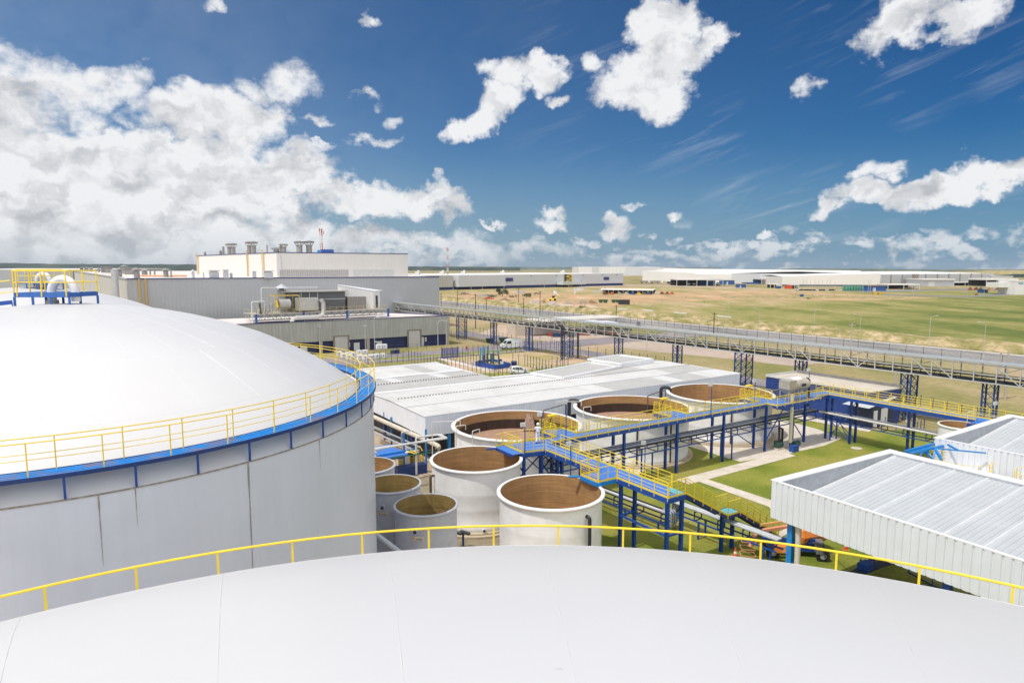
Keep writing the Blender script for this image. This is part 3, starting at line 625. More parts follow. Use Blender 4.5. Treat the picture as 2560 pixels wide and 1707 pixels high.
TG = open_tank((-2.97, 53.2), 3.88, 'white open tank with brown lining, just left of the nearest white tank', level=.6, lining=FINO, nozzle=[(-78, .55, .12, .25)])
THk = open_tank((2.75, 45.2), 3.85, 'nearest white open tank, black elbow pipe on its side', level=.6, lining=FINO)
TE = open_tank((.48, 65.2), 6.65, 'wide open tank with a brown discharge splash, leftmost of the back row', level=3.3, wet=4.35)
TF = open_tank((13.7, 73.7), 6.7, 'wide open tank with dark wet band inside, middle of the back row', level=3.3, wet=4.35)
TK = open_tank((26.4, 82.1), 6.65, 'wide open tank with clean brown inside, rightmost of the back row', level=1.5)
GG = 'small grey open tanks'
open_tank((-5.77, 42.5), 2.18, 'small grey open tank nearest the yellow hoop rail, water trickling over its edge', level=2.6, wall=FRPG, lining=FIN2, sludge=LIQ, group=GG, n=64, nozzle=[(-100, 4.3, .13, .35)])
open_tank((-8.85, 46.8), 2.2, 'small grey open tank with a rusty bar across its mouth', level=2.2, wall=FRPG, lining=FIN2, sludge=LIQ, group=GG, n=64, nozzle=[(-96, 4.3, .13, .35)])
open_tank((-11.75, 51.3), 2.4, 'small grey open tank with a broad white rim, half hidden by the big tank', level=3.9, wall=FRPG, lining=FIN, sludge=MUD, group=GG, n=64, nozzle=[(-30, 4.5, .16, .3)])
open_tank((45.3, 64.8), 2.05, 'small white open tank behind the ribbed roof corner on the right', level=4.2, wall=FRP, lining=FIN, n=64)
tag(MB().tube([(-8.85-2.0, 46.95, 4.55), (-8.85+2.05, 46.6, 4.55)], .05, 8).build('crossbar', RUST), 'rusty bar lying across the mouth of a small grey tank', 'bar')
# discharge splash inside the left back tank
m = MB(); m2 = random.Random(5)
for k in range(26):
    x = m2.uniform(-.32, .32); pts = []
    for i in range(8):
        s = i/7; pts.append((1.9+x*(1+.9*s)+m2.uniform(-.05, .05), 71.3-1.2*s+m2.uniform(-.1, .1), 5.0-1.65*s))
    m.tube(pts, [.05+.07*i/7 for i in range(8)], 5)
tag(m.build('sludge_stream', M('falling_sludge', (.30, .20, .15), .5, var=.35, scale=5), smooth=True), 'brown sludge stream falling into the leftmost wide back tank', 'water stream')
# ------------------------------------------------------------------ elevated blue walkways with yellow rails
ZD = 5.6
def railing(parent, pts, h=1.1, sp=1.35, mids=(.82, .55, .28), toe=True, mat=None, closed=False, post_first=True, post_last=True):
    """handrail along pts (deck level): rails in one mesh, each post a part of it"""
    mat = mat or YEL; m = MB(); P3 = [Vector(p) for p in pts]
    if closed: P3.append(P3[0])
    for hh in (h,)+tuple(mids): m.tube([p+Vector((0, 0, hh)) for p in P3], .026 if hh == h else .016, 6, cap=False)
    if toe:
        for a, b in zip(P3, P3[1:]): m.beam(a+Vector((0, 0, .07)), b+Vector((0, 0, .07)), .012, .14)
    rl = m.build('railing', mat, parent); first = None
    for si, (a, b) in enumerate(zip(P3, P3[1:])):
        d = b-a; k = max(1, round(d.length/sp))
        for i in range(k+(1 if si == len(P3)-2 and not closed else 0)):
            p = a+d*(i/k)
            if first is None:
                first = MB().box(p+Vector((0, 0, h/2-.12)), (.05, .05, h+.2), ROT).build('post', mat, rl); off = ORG[first.name]-p
            else: share(first, rl, p+off)
    return rl
def deck(parent, poly, z=ZD, slats=None):
    m = MB(); m.prism([(p.x, p.y) for p in poly], z-.05, z, bot=True)
    return m.build('deck', DECK, parent)
def edgebeam(parent, a, b, z=ZD, h=.34, w=.12, off=.05):
    MB().beam(Vector((a.x, a.y, z-off-h/2)), Vector((b.x, b.y, z-off-h/2)), w, h).build('edge_beam', BLUE, parent)
COLS = {}
def column(parent, p, top=ZD-.1, w=.24, base=0.0):
    """I-section column standing on the ground"""
    if 'c' not in COLS:
        m = MB(); m.box((0, 0, .5), (w, .03, 1.0)); m.box((0, w/2-.015, .5), (w*.9, .03, 1)); m.box((0, -w/2+.015, .5), (w*.9, .03, 1))
        me = m.build('column', BLUE); COLS['c'] = me; COLS['t'] = me.data; COLS['ctr'] = ORG[me.name]
        bpy.data.objects.remove(me)
    o = bpy.data.objects.new('column', COLS['t']); COL.objects.link(o); o.parent = parent
    o.location = Vector((p.x, p.y, base))-ORG[parent.name]; o.scale = (1, 1, top-base); o.rotation_euler = (0, 0, ROT)
    return o
SLAB = DECK
def slats(parent, a, b, n, z=ZD):  # raised plank joints running along the deck
    pass
# W1: along the back tank row
t = thing('walkway', 'long blue walkway with yellow rails passing in front of the wide back tanks', 'walkway', UV(18, .6), 'elevated blue walkways')
deck(t, [UV(-2.7, 0), UV(28, 0), UV(28, -1.3), UV(36.6, -1.3), UV(36.6, 1.3), UV(-2.7, 1.3)])
edgebeam(t, UV(-2.7, .06), UV(28, .06)); edgebeam(t, UV(-2.7, 1.24), UV(36.6, 1.24)); edgebeam(t, UV(28, -1.24), UV(36.6, -1.24))
railing(t, [UV(-2.5, 0, ZD), UV(28, 0, ZD), UV(28, -1.3, ZD), UV(36.4, -1.3, ZD)])
railing(t, [UV(-2.5, 1.3, ZD), UV(-1, 1.3, ZD)]); railing(t, [UV(1.5, 1.3, ZD), UV(14, 1.3, ZD)]); railing(t, [UV(16.5, 1.3, ZD), UV(28.2, 1.3, ZD)]); railing(t, [UV(30.7, 1.3, ZD), UV(36.4, 1.3, ZD)])
for u in (-1.2, 6.3, 13.6, 20.8, 28.1, 35.6):
    for v in (.15, 1.7): column(t, UV(u, v))
    MB().beam(UV(u, .1, ZD-.35), UV(u, 1.8, ZD-.35), .16, .24).build('cross_beam', BLUE, t)
for (a, b) in ((UV(28.1, .15, 1.2), UV(31.5, .15, 4.9)), (UV(28.1, 1.7, .4), UV(25.0, 1.7, 2.2)), (UV(35.6, .15, .4), UV(32.6, .15, 3.5))): MB().beam(a, b, .09).build('brace', BLUE, t)
# branch platforms to each back tank, caged by dense rails
for (u0, u1, nm) in ((-1, 1.5, 'blue side platform with dense yellow rails reaching the leftmost wide back tank'), (14, 16.5, 'blue side platform with dense yellow rails reaching the middle wide back tank'), (28.2, 30.7, 'blue side platform with dense yellow rails reaching the rightmost wide back tank')):
    t = thing('side_platform', nm, 'platform', UV((u0+u1)/2, 2.5), 'side platforms over the back tanks')
    deck(t, [UV(u0, 1.32), UV(u1, 1.32), UV(u1, 3.9), UV(u0, 3.9)]); edgebeam(t, UV(u0, 1.35), UV(u0, 3.9)); edgebeam(t, UV(u1, 1.35), UV(u1, 3.9)); edgebeam(t, UV(u0, 3.9), UV(u1, 3.9))
    railing(t, [UV(u0, 1.4, ZD), UV(u0, 3.9, ZD), UV(u1, 3.9, ZD), UV(u1, 1.4, ZD)], h=1.15, sp=.85, mids=(.98, .82, .66, .5, .34, .18), mat=YEL)
    m = MB(); m.box(UV((u0+u1)/2, 3.6, ZD+1.45), (.85, .5, .16), ROT); m.beam(UV((u0+u1)/2, 3.9, ZD), UV((u0+u1)/2, 3.7, ZD+1.4), .08); m.build('motor_cover', YEL, t)
    m = MB(); m.tube([UV((u0+u1)/2, 3.7, ZD+1.3), UV((u0+u1)/2-.5, 4.4, ZD-1.5)], .05, 6); m.build('mixer_shaft', DARK, t)
# junction platform
t = thing('junction_platform', 'blue corner platform where the two walkways meet, the man in white walks here', 'platform', UV(-4.5, 0), 'elevated blue walkways')
deck(t, [UV(-6.5, -1.3), UV(-4.5, -1.62), UV(-2.72, -1.62), UV(-2.72, 1.3), UV(-6.5, 1.9)])
for a, b in ((UV(-6.5, -1.3), UV(-4.5, -1.62)), (UV(-6.5, -1.3), UV(-6.5, 1.9)), (UV(-6.5, 1.9), UV(-2.72, 1.3)), (UV(-4.5, -1.62), UV(-2.7, -1.62))): edgebeam(t, a, b)
railing(t, [UV(-2.6, 1.32, ZD), UV(-6.4, 1.85, ZD), UV(-6.4, .6, ZD)], sp=1.25); 
railing(t, [UV(-6.45, .9, ZD), UV(-6.45, -1.2, ZD)], h=1.15, sp=.8, mids=(.98, .82, .66, .5, .34, .18))
railing(t, [UV(-6.4, -1.3, ZD), UV(-4.55, -1.6, ZD)], sp=.95)
for (u, v) in ((-6.2, -1.1), (-6.2, 1.5), (-4.6, -1.4), (-2.9, -1.4), (-2.9, 1.1)): column(t, UV(u, v), w=.3)
m = MB()
for (a, b) in (((-6.2, -1.1), (-4.6, -1.4)), ((-4.6, -1.4), (-2.9, -1.4)), ((-6.2, 1.5), (-6.2, -1.1)), ((-2.9, -1.4), (-2.9, 1.1))):
    for z0 in (.6, 2.2, 3.8):
        MB().beam(UV(*a, z0), UV(*b, z0+1.5), .09).build('brace', NAVYB, t); MB().beam(UV(*b, z0), UV(*a, z0+1.5), .09).build('brace', NAVYB, t)
# W2: towards the stairs
t = thing('walkway', 'blue walkway with striped deck leading from the junction down the picture to the stairs', 'walkway', UV(-3.6, -8.6), 'elevated blue walkways')
deck(t, [UV(-4.35, -1.65), UV(-4.35, -15.7), UV(-2.65, -15.7), UV(-2.65, -1.65)])
edgebeam(t, UV(-4.3, -1.65), UV(-4.3, -15.7)); edgebeam(t, UV(-2.7, -1.65), UV(-2.7, -15.7)); edgebeam(t, UV(-4.35, -15.65), UV(-2.65, -15.65))
railing(t, [UV(-4.35, -1.7, ZD), UV(-4.35, -8.55, ZD)], sp=1.3); railing(t, [UV(-4.35, -10.65, ZD), UV(-4.35, -15.65, ZD)], sp=1.3)
railing(t, [UV(-4.3, -15.68, ZD), UV(-2.7, -15.68, ZD)], sp=.85)
railing(t, [UV(-2.65, -1.5, ZD), UV(-2.65, -14.35, ZD)], sp=1.3)
for v in (-6.2, -10.9, -15.5):
    for u in (-4.2, -2.8): column(t, UV(u, v), w=.26)
MB().beam(UV(-4.2, -10.9, 2.85), UV(-4.2, -15.5, 2.85), .14).build('tie_beam', BLUE, t)
for v in (-10.9, -15.5): MB().beam(UV(-4.2, v, 2.85), UV(-2.8, v, 2.85), .13).build('tie_beam', BLUE, t)
# side platform over the nearest tank
t = thing('side_platform', 'blue side platform with dense yellow gate over the nearest white tank', 'platform', UV(-5.3, -9.6), 'side platforms over the front tanks')
deck(t, [UV(-6.2, -10.6), UV(-4.4, -10.6), UV(-4.4, -8.6), UV(-6.2, -8.6)])
m = MB(); 
for a, b in ((UV(-6.2, -10.6), UV(-4.4, -10.6)), (UV(-6.2, -8.6), UV(-6.2, -10.6)), (UV(-6.2, -8.6), UV(-4.4, -8.6))): MB().beam(Vector((a.x, a.y, ZD-.18)), Vector((b.x, b.y, ZD-.18)), .1, .26).build('edge_beam', SKYB, t)
railing(t, [UV(-6.15, -8.6, ZD), UV(-6.15, -10.55, ZD)], h=1.15, sp=.9, mids=(.98, .82, .66, .5, .34, .18)); railing(t, [UV(-6.1, -10.6, ZD), UV(-4.4, -10.6, ZD)], sp=.8, mids=(.6,), toe=True)
railing(t, [UV(-6.1, -8.55, ZD), UV(-4.5, -8.55, ZD)], sp=.9, mids=(.6,))
MB().tube([UV(-6.2, -8.5, ZD-.1), UV(-6.9, -8.1, ZD-.1)], .09, 10).build('support_arm', SKYB, t)
t = thing('side_platform', 'blue side platform reaching over the left front tank rim', 'platform', UV(-7.2, -.2), 'side platforms over the front tanks')
deck(t, [UV(-7.4, -1.2), UV(-6.55, -1.3), UV(-6.55, 1.7), UV(-7.4, 1.5)]); edgebeam(t, UV(-7.35, -1.2), UV(-7.35, 1.5), h=.22)
MB().tube([UV(-7.4, 1.4, ZD-.1), UV(-8.2, 1.7, ZD-.1)], .09, 10).build('support_arm', BLUE, t)
railing(t, [UV(-7.35, 1.5, ZD), UV(-6.6, 1.7, ZD)], sp=.8, mids=(.6,))
# W3: from the far corner to the right edge of the view
t = thing('walkway', 'blue walkway with yellow rails running right past the dark blue block building', 'walkway', UV(39.5, -12), 'elevated blue walkways')
deck(t, [UV(36.62, -.6), UV(39.3, -.6), UV(38.9, -27), UV(40.3, -27), UV(40.9, 1.3), UV(36.62, 1.3)])
edgebeam(t, UV(39.3, -.6), UV(38.9, -27)); edgebeam(t, UV(40.9, 1.3), UV(40.3, -27)); edgebeam(t, UV(36.62, -.55), UV(39.3, -.55))
railing(t, [UV(36.7, -.6, ZD), UV(39.3, -.6, ZD), UV(39.05, -16.5, ZD)], sp=1.4); railing(t, [UV(36.7, 1.3, ZD), UV(40.9, 1.3, ZD), UV(40.3, -27, ZD)], sp=1.4)
railing(t, [UV(39.0, -19.5, ZD), UV(38.9, -27, ZD)], sp=1.4)
for v in (-.3, -3.4, -10, -17, -24):
    for u in (39.4-(-v*.015), 40.6-(-v*.015)): column(t, UV(u, v))
for (a, b) in ((UV(39.3, -3.4, .3), UV(39.4, -.3, 2.9)), (UV(39.4, -3.4, .3), UV(39.4, -.3, 5.2)), (UV(40.6, -3.4, .3), UV(40.6, -.3, 2.9)), (UV(40.6, -.3, .3), UV(40.6, -3.4, 5.2))): MB().beam(a, b, .07).build('brace', BLUE, t)
m = MB()
for k in range(6): m.beam(UV(36.9, -17-k*.35, ZD+.05-k*.0), UV(38.9, -17-k*.35, ZD+.05), .26, .05)
t2 = thing('landing', 'blue stepped landing with pale hoop rails beside the right hand walkway', 'landing', UV(37.9, -18))
m.build('treads', DECK, t2)
m = MB()
for v in (-16.6, -19.3): m.tube([UV(36.9, v, ZD-.5), UV(36.9, v, ZD+1.1), UV(38.8, v, ZD+1.1), UV(38.8, v, ZD-.1)], .03, 6)
m.tube([UV(36.9, -16.6, ZD+1.1), UV(36.9, -19.3, ZD+1.1)], .03, 6); m.build('hoop_rail', M('pale_cream_paint', (.75, .68, .45), .5), t2)
edgebeam(t2, UV(36.9, -16.6), UV(36.9, -19.3)); column(t2, UV(37, -16.8)); column(t2, UV(37, -19.2))
# stairs going down from the end of W2 along +a
t = thing('staircase', 'yellow railed steel staircase with a pale cyan landing, dropping to the lawn', 'stairs', UV(2, -15))
sa, sb = -15.55, -14.45; RUN = [(-2.6, ZD), (2.0, 3.0), (3.4, 3.0), (8.2, .1)]
CY = M('cyan_grating', (.10, .45, .55), .6, var=.2, scale=4)
for v in (sa, sb):
    m = MB()
    for (p, q) in zip(RUN, RUN[1:]): m.beam(UV(p[0], v, p[1]-.12), UV(q[0], v, q[1]-.12), .06, .28)
    m.build('stringer', NAVYB, t)
m = MB()
for (i, j, k) in ((0, 1, 13), (2, 3, 14)):
    for s in range(k):
        f = (s+.5)/k; u = RUN[i][0]+(RUN[j][0]-RUN[i][0])*f; z = RUN[i][1]+(RUN[j][1]-RUN[i][1])*f; m.box(UV(u, (sa+sb)/2, z), (.28, 1.0, .04), ROT)
m.build('treads', DARK, t)
MB().box(UV(2.7, (sa+sb)/2, 3.0), (1.4, 1.05, .05), ROT).build('landing', CY, t)
MB().box(UV(-2.95, -15, ZD+.035), (.7, 1.3, .02), ROT).build('top_landing', CY, t)
for v in (sa-.05, sb+.05):
    pts = [UV(p[0], v, p[1]) for p in RUN]; railing(t, pts, sp=1.0, toe=True)
for u in (2.1, 3.3): column(t, UV(u, -15), top=2.9, w=.14)
# ------------------------------------------------------------------ pipe racks
def pipe(name, pts, r, mat, label, cat='pipe', group=None, smooth=True, n=10):
    """pipe with rounded bends"""
    out = []; pts = [Vector(p) for p in pts]
    for i, p in enumerate(pts):
        if 0 < i < len(pts)-1:
            a = (pts[i-1]-p).normalized(); b = (pts[i+1]-p).normalized(); k = min(r*2.5, (pts[i-1]-p).length*.4, (pts[i+1]-p).length*.4)
            for j in range(5):
                s = j/4; out.append((p+a*k)*(1-s)**2+p*2*s*(1-s)+(p+b*k)*s*s)
        else: out.append(p)
    o = MB().tube(out, r, n).build(name, mat, smooth=smooth); tag(o, label, cat, group); return o
def rack(label, a, b, z, n_pipes, w, post=True, mats=None, rad=(.07, .12), step=2.4, group='pipe racks under the walkways', posts=None):
    t = thing('pipe_rack', label, 'pipe rack', Vector((a.x, a.y, 0)), group); d = (b-a).normalized(); n = Vector((-d.y, d.x, 0)); L_ = (b-a).length
    mats = mats or [BLACK]; rr = random.Random(int(L_*10))
    for s in (-1, 1):
        MB().beam(a+n*s*w/2+Vector((0, 0, z-.75)), b+n*s*w/2+Vector((0, 0, z-.75)), .1, .1).build('rail_beam', BLUE, t)
    for i in range(n_pipes):
        o = -w/2+w*(i+.5)/n_pipes; r = rr.uniform(*rad)
        MB().tube([a+n*o+Vector((0, 0, z+r)), b+n*o+Vector((0, 0, z+r))], r, 10).build('pipe', mats[i % len(mats)], t, smooth=True)
    k = int(L_/step)
    for i in range(k+1):
        p = lerp(a, b, (i+.25)/(k+.5)); m = MB()
        for s in (-1, 1): m.beam(p+n*s*w/2+Vector((0, 0, z-.75)), p+n*s*w/2+Vector((0, 0, z)), .07)
        m.beam(p-n*w/2+Vector((0, 0, z-.06)), p+n*w/2+Vector((0, 0, z-.06)), .08); m.beam(p-n*w/2+Vector((0, 0, z-.75)), p+n*w/2+Vector((0, 0, z-.75)), .07)
        m.build('bracket', NAVYB, t)
    for f in (posts or ()):
        p = lerp(a, b, f)
        for s in (-1, 1): MB().beam(Vector((p.x, p.y, 0))+n*s*w/2, Vector((p.x, p.y, z-.7))+n*s*w/2, .12).build('post', BLUE, t)
    return t
PG = M('grey_pipe_wrap', (.33, .35, .38), .5, var=.15); PW = M('pale_pipe_wrap', (.62, .60, .56), .5, var=.12)
rack('pipe rack with black and grey pipes slung below the long walkway', UV(-2, .9), UV(38.5, .9), 3.45, 6, 1.5, mats=[BLACK, PG, BLACK, PG, BLACK, PG], rad=(.10, .15), posts=(.30, .60, .86))
rack('pipe rack with pale pipes below the right hand walkway', UV(39.7, .5), UV(39.2, -27), 3.2, 5, 1.3, mats=[PW, BLACK, PG, BLACK, PG], rad=(.09, .14), posts=(.06, .5, .75))
a = Vector((7.2, 57.6, 0)); b = Vector((12.7, 50.5, 0)); rack('low pipe rack with black and grey pipes beside the striped walkway', a, b, 1.4, 5, .9, mats=[BLACK, PG, PW, BLACK, BLACK], rad=(.06, .09), posts=(.5, .9))
a = Vector((13.0, 51.8, 0)); b = Vector((18.7, 43.9, 0)); rack('pipe rack of pale grey pipes on blue supports below the staircase', a, b, 2.15, 6, .85, mats=[PG, LGREY, PG, LGREY, PG, DARK], rad=(.05, .08), posts=(.32, .9))
for i in range(3):
    p = Vector((12.7+i*.22, 50.5+i*.2, 0)); pipe('drop_pipe', [p+Vector((-.5, .7, 1.6)), p+Vector((0, 0, 1.6)), p+Vector((.0, 0, .35+.1*i)), p+Vector((.5, .9, .35+.1*i)), p+Vector((.5, .9, 2.25))], .08, PG, 'grey U-bend pipe by the tall blue column, number %s from the left' % ('first', 'second', 'third')[i], group='U-bend pipes')
# pipes and fittings at the tanks
def atank(c, R, ang, z): a = math.radians(ang); return Vector((c[0]+R*math.cos(a), c[1]+R*math.sin(a), z))
pipe('overflow_pipe', [atank((2.75, 45.2), 3.5, -52, 4.5), atank((2.75, 45.2), 3.95, -52, 4.5), atank((2.75, 45.2), 3.95, -52, .1)], .12, BLACK, 'black elbow pipe running down the side of the nearest white tank')
pipe('overflow_pipe', [atank((-2.97, 53.2), 3.5, -155, 4.3), atank((-2.97, 53.2), 4.0, -155, 4.3), atank((-2.97, 53.2), 4.0, -155, .1)], .10, M('brown_pipe', (.10, .06, .045), .6), 'brown pipe down the left side of the left front tank')
for (c, R, angs, nm) in (((.48, 65.2), 6.65, (-168, -150, -128), 'leftmost'), ((13.7, 73.7), 6.7, (-178, -150), 'middle')):
    for i, an in enumerate(angs):
        pi, po, pt = atank(c, R-.9, an, 5.9), atank(c, R+.12 if i else R+1.9, an, 5.9), atank(c, R+.12 if i else R+1.9, an, .1)
        pipe('fill_pipe', [pi-Vector((0, 0, .5)), pi, po, pt], .045, PW, 'thin pale hooked pipe over the rim of the %s wide tank, %s from the left' % (nm, ('first', 'second', 'third')[i]), group='hooked fill pipes')
for (c, an, nm) in (((13.7, 73.7), 163, 'middle'), ((26.4, 82.1), 163, 'rightmost')):
    p1, p2 = atank(c, 6.2, an, 5.0), atank(c, 7.3, an, 5.0)
    pipe('inlet_pipe', [p1-Vector((0, 0, .3)), p1+Vector((0, 0, .6)), p2+Vector((0, 0, .6)), p2-Vector((0, 0, 4))], .22, BLACK, 'thick black bent pipe over the rim of the %s wide tank' % nm, group='bent inlet pipes')
for (c, nm) in (((.48, 65.2), 'leftmost'), ((13.7, 73.7), 'middle')):
    p = atank(c, 6.3, 62, 5.2); pipe('suction_pipe', [p+Vector((-.4, -1.5, -3)), p+Vector((0, 0, .25)), p+Vector((2.6, 1.9, .6)), p+Vector((2.6, 1.9, -1))], .05, DARK, 'thin dark pipe hanging down inside the back of the %s wide tank' % nm, group='suction pipes')
for (c, R, an, nm) in (((13.7, 73.7), 6.65, -60, 'middle'), ((13.7, 73.7), 6.65, -95, 'middle'), ((26.4, 82.1), 6.65, -95, 'rightmost')):
    p = atank(c, R-.28, an, 0); pipe('drain_pipe', [p, p+Vector((0, 0, 4.9))], .09, M('dark_brown_pipe', (.06, .04, .035), .5), 'dark vertical pipe on the %s wide tank wall, %s side' % (nm, 'right' if an > -80 else 'front'), group='vertical drain pipes')
# dewatering machine on the walkway
t = thing('sludge_press', 'grey and beige screening machine with box hopper on the long walkway', 'machine', UV(33, -.1, ZD))
BEI = M('beige_machine_paint', (.42, .37, .30), .5, var=.15, scale=3, dirt=(.2, .17, .13)); WSH = M('white_drum', (.8, .79, .76), .4)
m = MB(); c0 = UV(31.4, -.2, 0); R = Matrix.Rotation(ROT, 3, 'Z')
m.box(c0+Vector((0, 0, ZD+2.0)), (1.35, 1.4, 1.0), ROT)
lo = [c0+R @ Vector((x*.25, y*.25, 0))+Vector((0, 0, ZD+.85)) for (x, y) in ((-1, -1), (1, -1), (1, 1), (-1, 1))]; hi = [c0+R @ Vector((x*.67, y*.7, 0))+Vector((0, 0, ZD+1.5)) for (x, y) in ((-1, -1), (1, -1), (1, 1), (-1, 1))]
m.add(lo+hi, [(0, 1, 5, 4), (1, 2, 6, 5), (2, 3, 7, 6), (3, 0, 4, 7)]); m.build('hopper', BEI, t)
MB().tube([UV(32.1, -.2, ZD+1.75), UV(34.9, -.2, ZD+1.75)], .62, 24).build('drum', BEI, t, smooth=True)
MB().tube([UV(32.3, .15, ZD+2.15), UV(34.0, .15, ZD+2.15)], .5, 24).build('cover', WSH, t, smooth=True)
MB().box(UV(33.6, -.83, ZD+1.8), (.8, .03, .32), ROT).build('name_plate', NAVY, t)
MB().tube([UV(34.8, -.2, ZD+1.9), UV(35.2, -.2, ZD+2.35), UV(35.6, -.2, ZD+2.1), UV(35.6, -.2, ZD-1)], .14, 10).build('outlet_pipe', BLACK, t, smooth=True)
for u in (30.9, 32.6, 34.4):
    for v in (-.75, .4): MB().beam(UV(u, v, ZD), UV(u, v, ZD+1.2), .09).build('leg', BEI, t)
MB().tube([UV(31.2, -1.0, .9), UV(31.2, -1.0, ZD+.9)], .2, 14).build('discharge_pipe', M('cream_pipe', (.62, .58, .44), .5), t, smooth=True)
t = thing('pump_set', 'dark pumps and blue tub at the foot of the cream pipe', 'pump', UV(31, -1.2))
for (u, v, r) in ((30.2, -.2, .32), (32.3, -1.0, .34), (31.0, .4, .3)):
    MB().tube([UV(u-.5, v, .6), UV(u+.5, v, .6)], r, 14).build('motor', M('dark_green_motor', (.03, .08, .06), .5), t, smooth=True)
    MB().box(UV(u, v, .15), (1.2, .7, .2), ROT).build('base', CONC, t)
MB().box(UV(30.9, -1.7, .4), (1.0, .6, .7), ROT).build('tub', BLUE, t)
m = MB(); m.tube([UV(30.2, -.2, .8), UV(30.2, -.2, 2.2), UV(30.7, .2, 2.5), UV(31.4, .2, 2.2), UV(31.4, .2, .8)], .13, 8); m.build('pump_pipe', BLACK, t, smooth=True)
# floodlight poles on the walkways
def floodlight(base, h, label, dirx=1):
    t = thing('floodlight_pole', label, 'floodlight', base, 'floodlight poles on the walkways')
    MB().tube([base, base+Vector((0, 0, h))], .045, 8).build('pole', BLUE, t)
    m = MB(); m.box(base+Vector((-.18*dirx, -.1, h+.05)), (.42, .16, .34), .3*dirx); m.build('lamp_head', LGREY, t)
floodlight(UV(18.3, -.15, ZD-.4), 3.6, 'floodlight pole on the long walkway in front of the rightmost wide tank')
floodlight(UV(-1.0, -.15, ZD-.4), 3.9, 'floodlight pole on the walkway beside the leftmost side platform')
floodlight(UV(-2.6, 1.4, ZD-.2), 2.5, 'floodlight pole at the back corner of the junction platform')
floodlight(UV(-6.3, -1.4, ZD-.2), 2.6, 'floodlight pole at the near left corner of the junction platform')
floodlight(UV(-4.5, -5.3, 2.0), 5.0, 'floodlight pole rising beside the striped walkway')
floodlight(UV(36.8, .6, ZD-.2), 3.3, 'tall floodlight pole at the far corner of the walkways')
floodlight(UV(6.0, -3.0, 0), 5.0, 'short floodlight post standing in front of the long walkway')
floodlight(UV(39.0, -18.2, ZD-.3), 2.3, 'floodlight pole by the stepped landing on the right')
floodlight(UV(27.6, 1.4, ZD-.3), 2.8, 'floodlight pole next to the rightmost side platform')
# ------------------------------------------------------------------ right hand ribbed warehouses
RIBW = M('white_ribbed_wall', (.73, .75, .78), .45, var=.03, scale=1, streak=.05)
RIBR = M('zinc_ribbed_roof', (.45, .47, .485), .75, .0, var=.05, scale=.8, dirt=(.55, .50, .44), dirt_amt=.15)
RIBL = M('pale_roof_rib', (.62, .63, .64), .7)
CAPW = M('white_parapet_cap', (.77, .77, .77), .45, var=.03, dirt=(.66, .60, .52), dirt_amt=.2)
GUT = M('grey_trim_and_shade', (.40, .42, .45), .5, var=.12, scale=2, dirt=(.25, .25, .25))  # grey trim; on the parapet's inner face the grey stands in for shade
def ribbed_wall(m, a, b, z0, z1, pitch=.40, dep=.06, out=None):
    """trapezoid-ribbed sheet from a to b between heights; out = outward normal"""
    d = (b-a); L_ = d.length; d.normalize(); k = int(L_/pitch); prof = []
    for i in range(k+1):
        s = i*pitch
        for (ds, o) in ((0, 0), (.05, 0), (.08, dep), (.36, dep), (.39, 0)):
            if s+ds <= L_: prof.append((s+ds, o))
    prof.append((L_, 0)); vs = []
    for (s, o) in prof:
        p = a+d*s+out*o; vs += [(p.x, p.y, z0), (p.x, p.y, z1)]
    m.add(vs, [(2*i, 2*i+2, 2*i+3, 2*i+1) for i in range(len(prof)-1)])
def ribbed_roof(m, A, B, Dv, n_len, zA, zB, pitch=.32, dep=.05):
    """roof sheets with ribs from A side to B side; Dv = direction of the repeat, n_len its length"""
    k = int(n_len/pitch); vs = []
    for i in range(k+1):
        big = (i % 6 == 0)
        for (ds, o) in ((0, 0), (.17, 0), (.20, dep*(1.5 if big else 1)), (.27, dep*(1.5 if big else 1)), (.30, 0)):
            s = i*pitch+ds
            if s > n_len: continue
            p, q = A+Dv*s, B+Dv*s; vs += [(p.x, p.y, zA+o), (q.x, q.y, zB+o)]
    k2 = len(vs)//2; base = len(m.f)
    m.add(vs, [(2*i, 2*i+1, 2*i+3, 2*i+2) for i in range(k2-1)])
    for i in range(k2-1):
        if (i//5) % 6 == 0 and i % 5 in (1, 2, 3): m.m[base+i] = 1
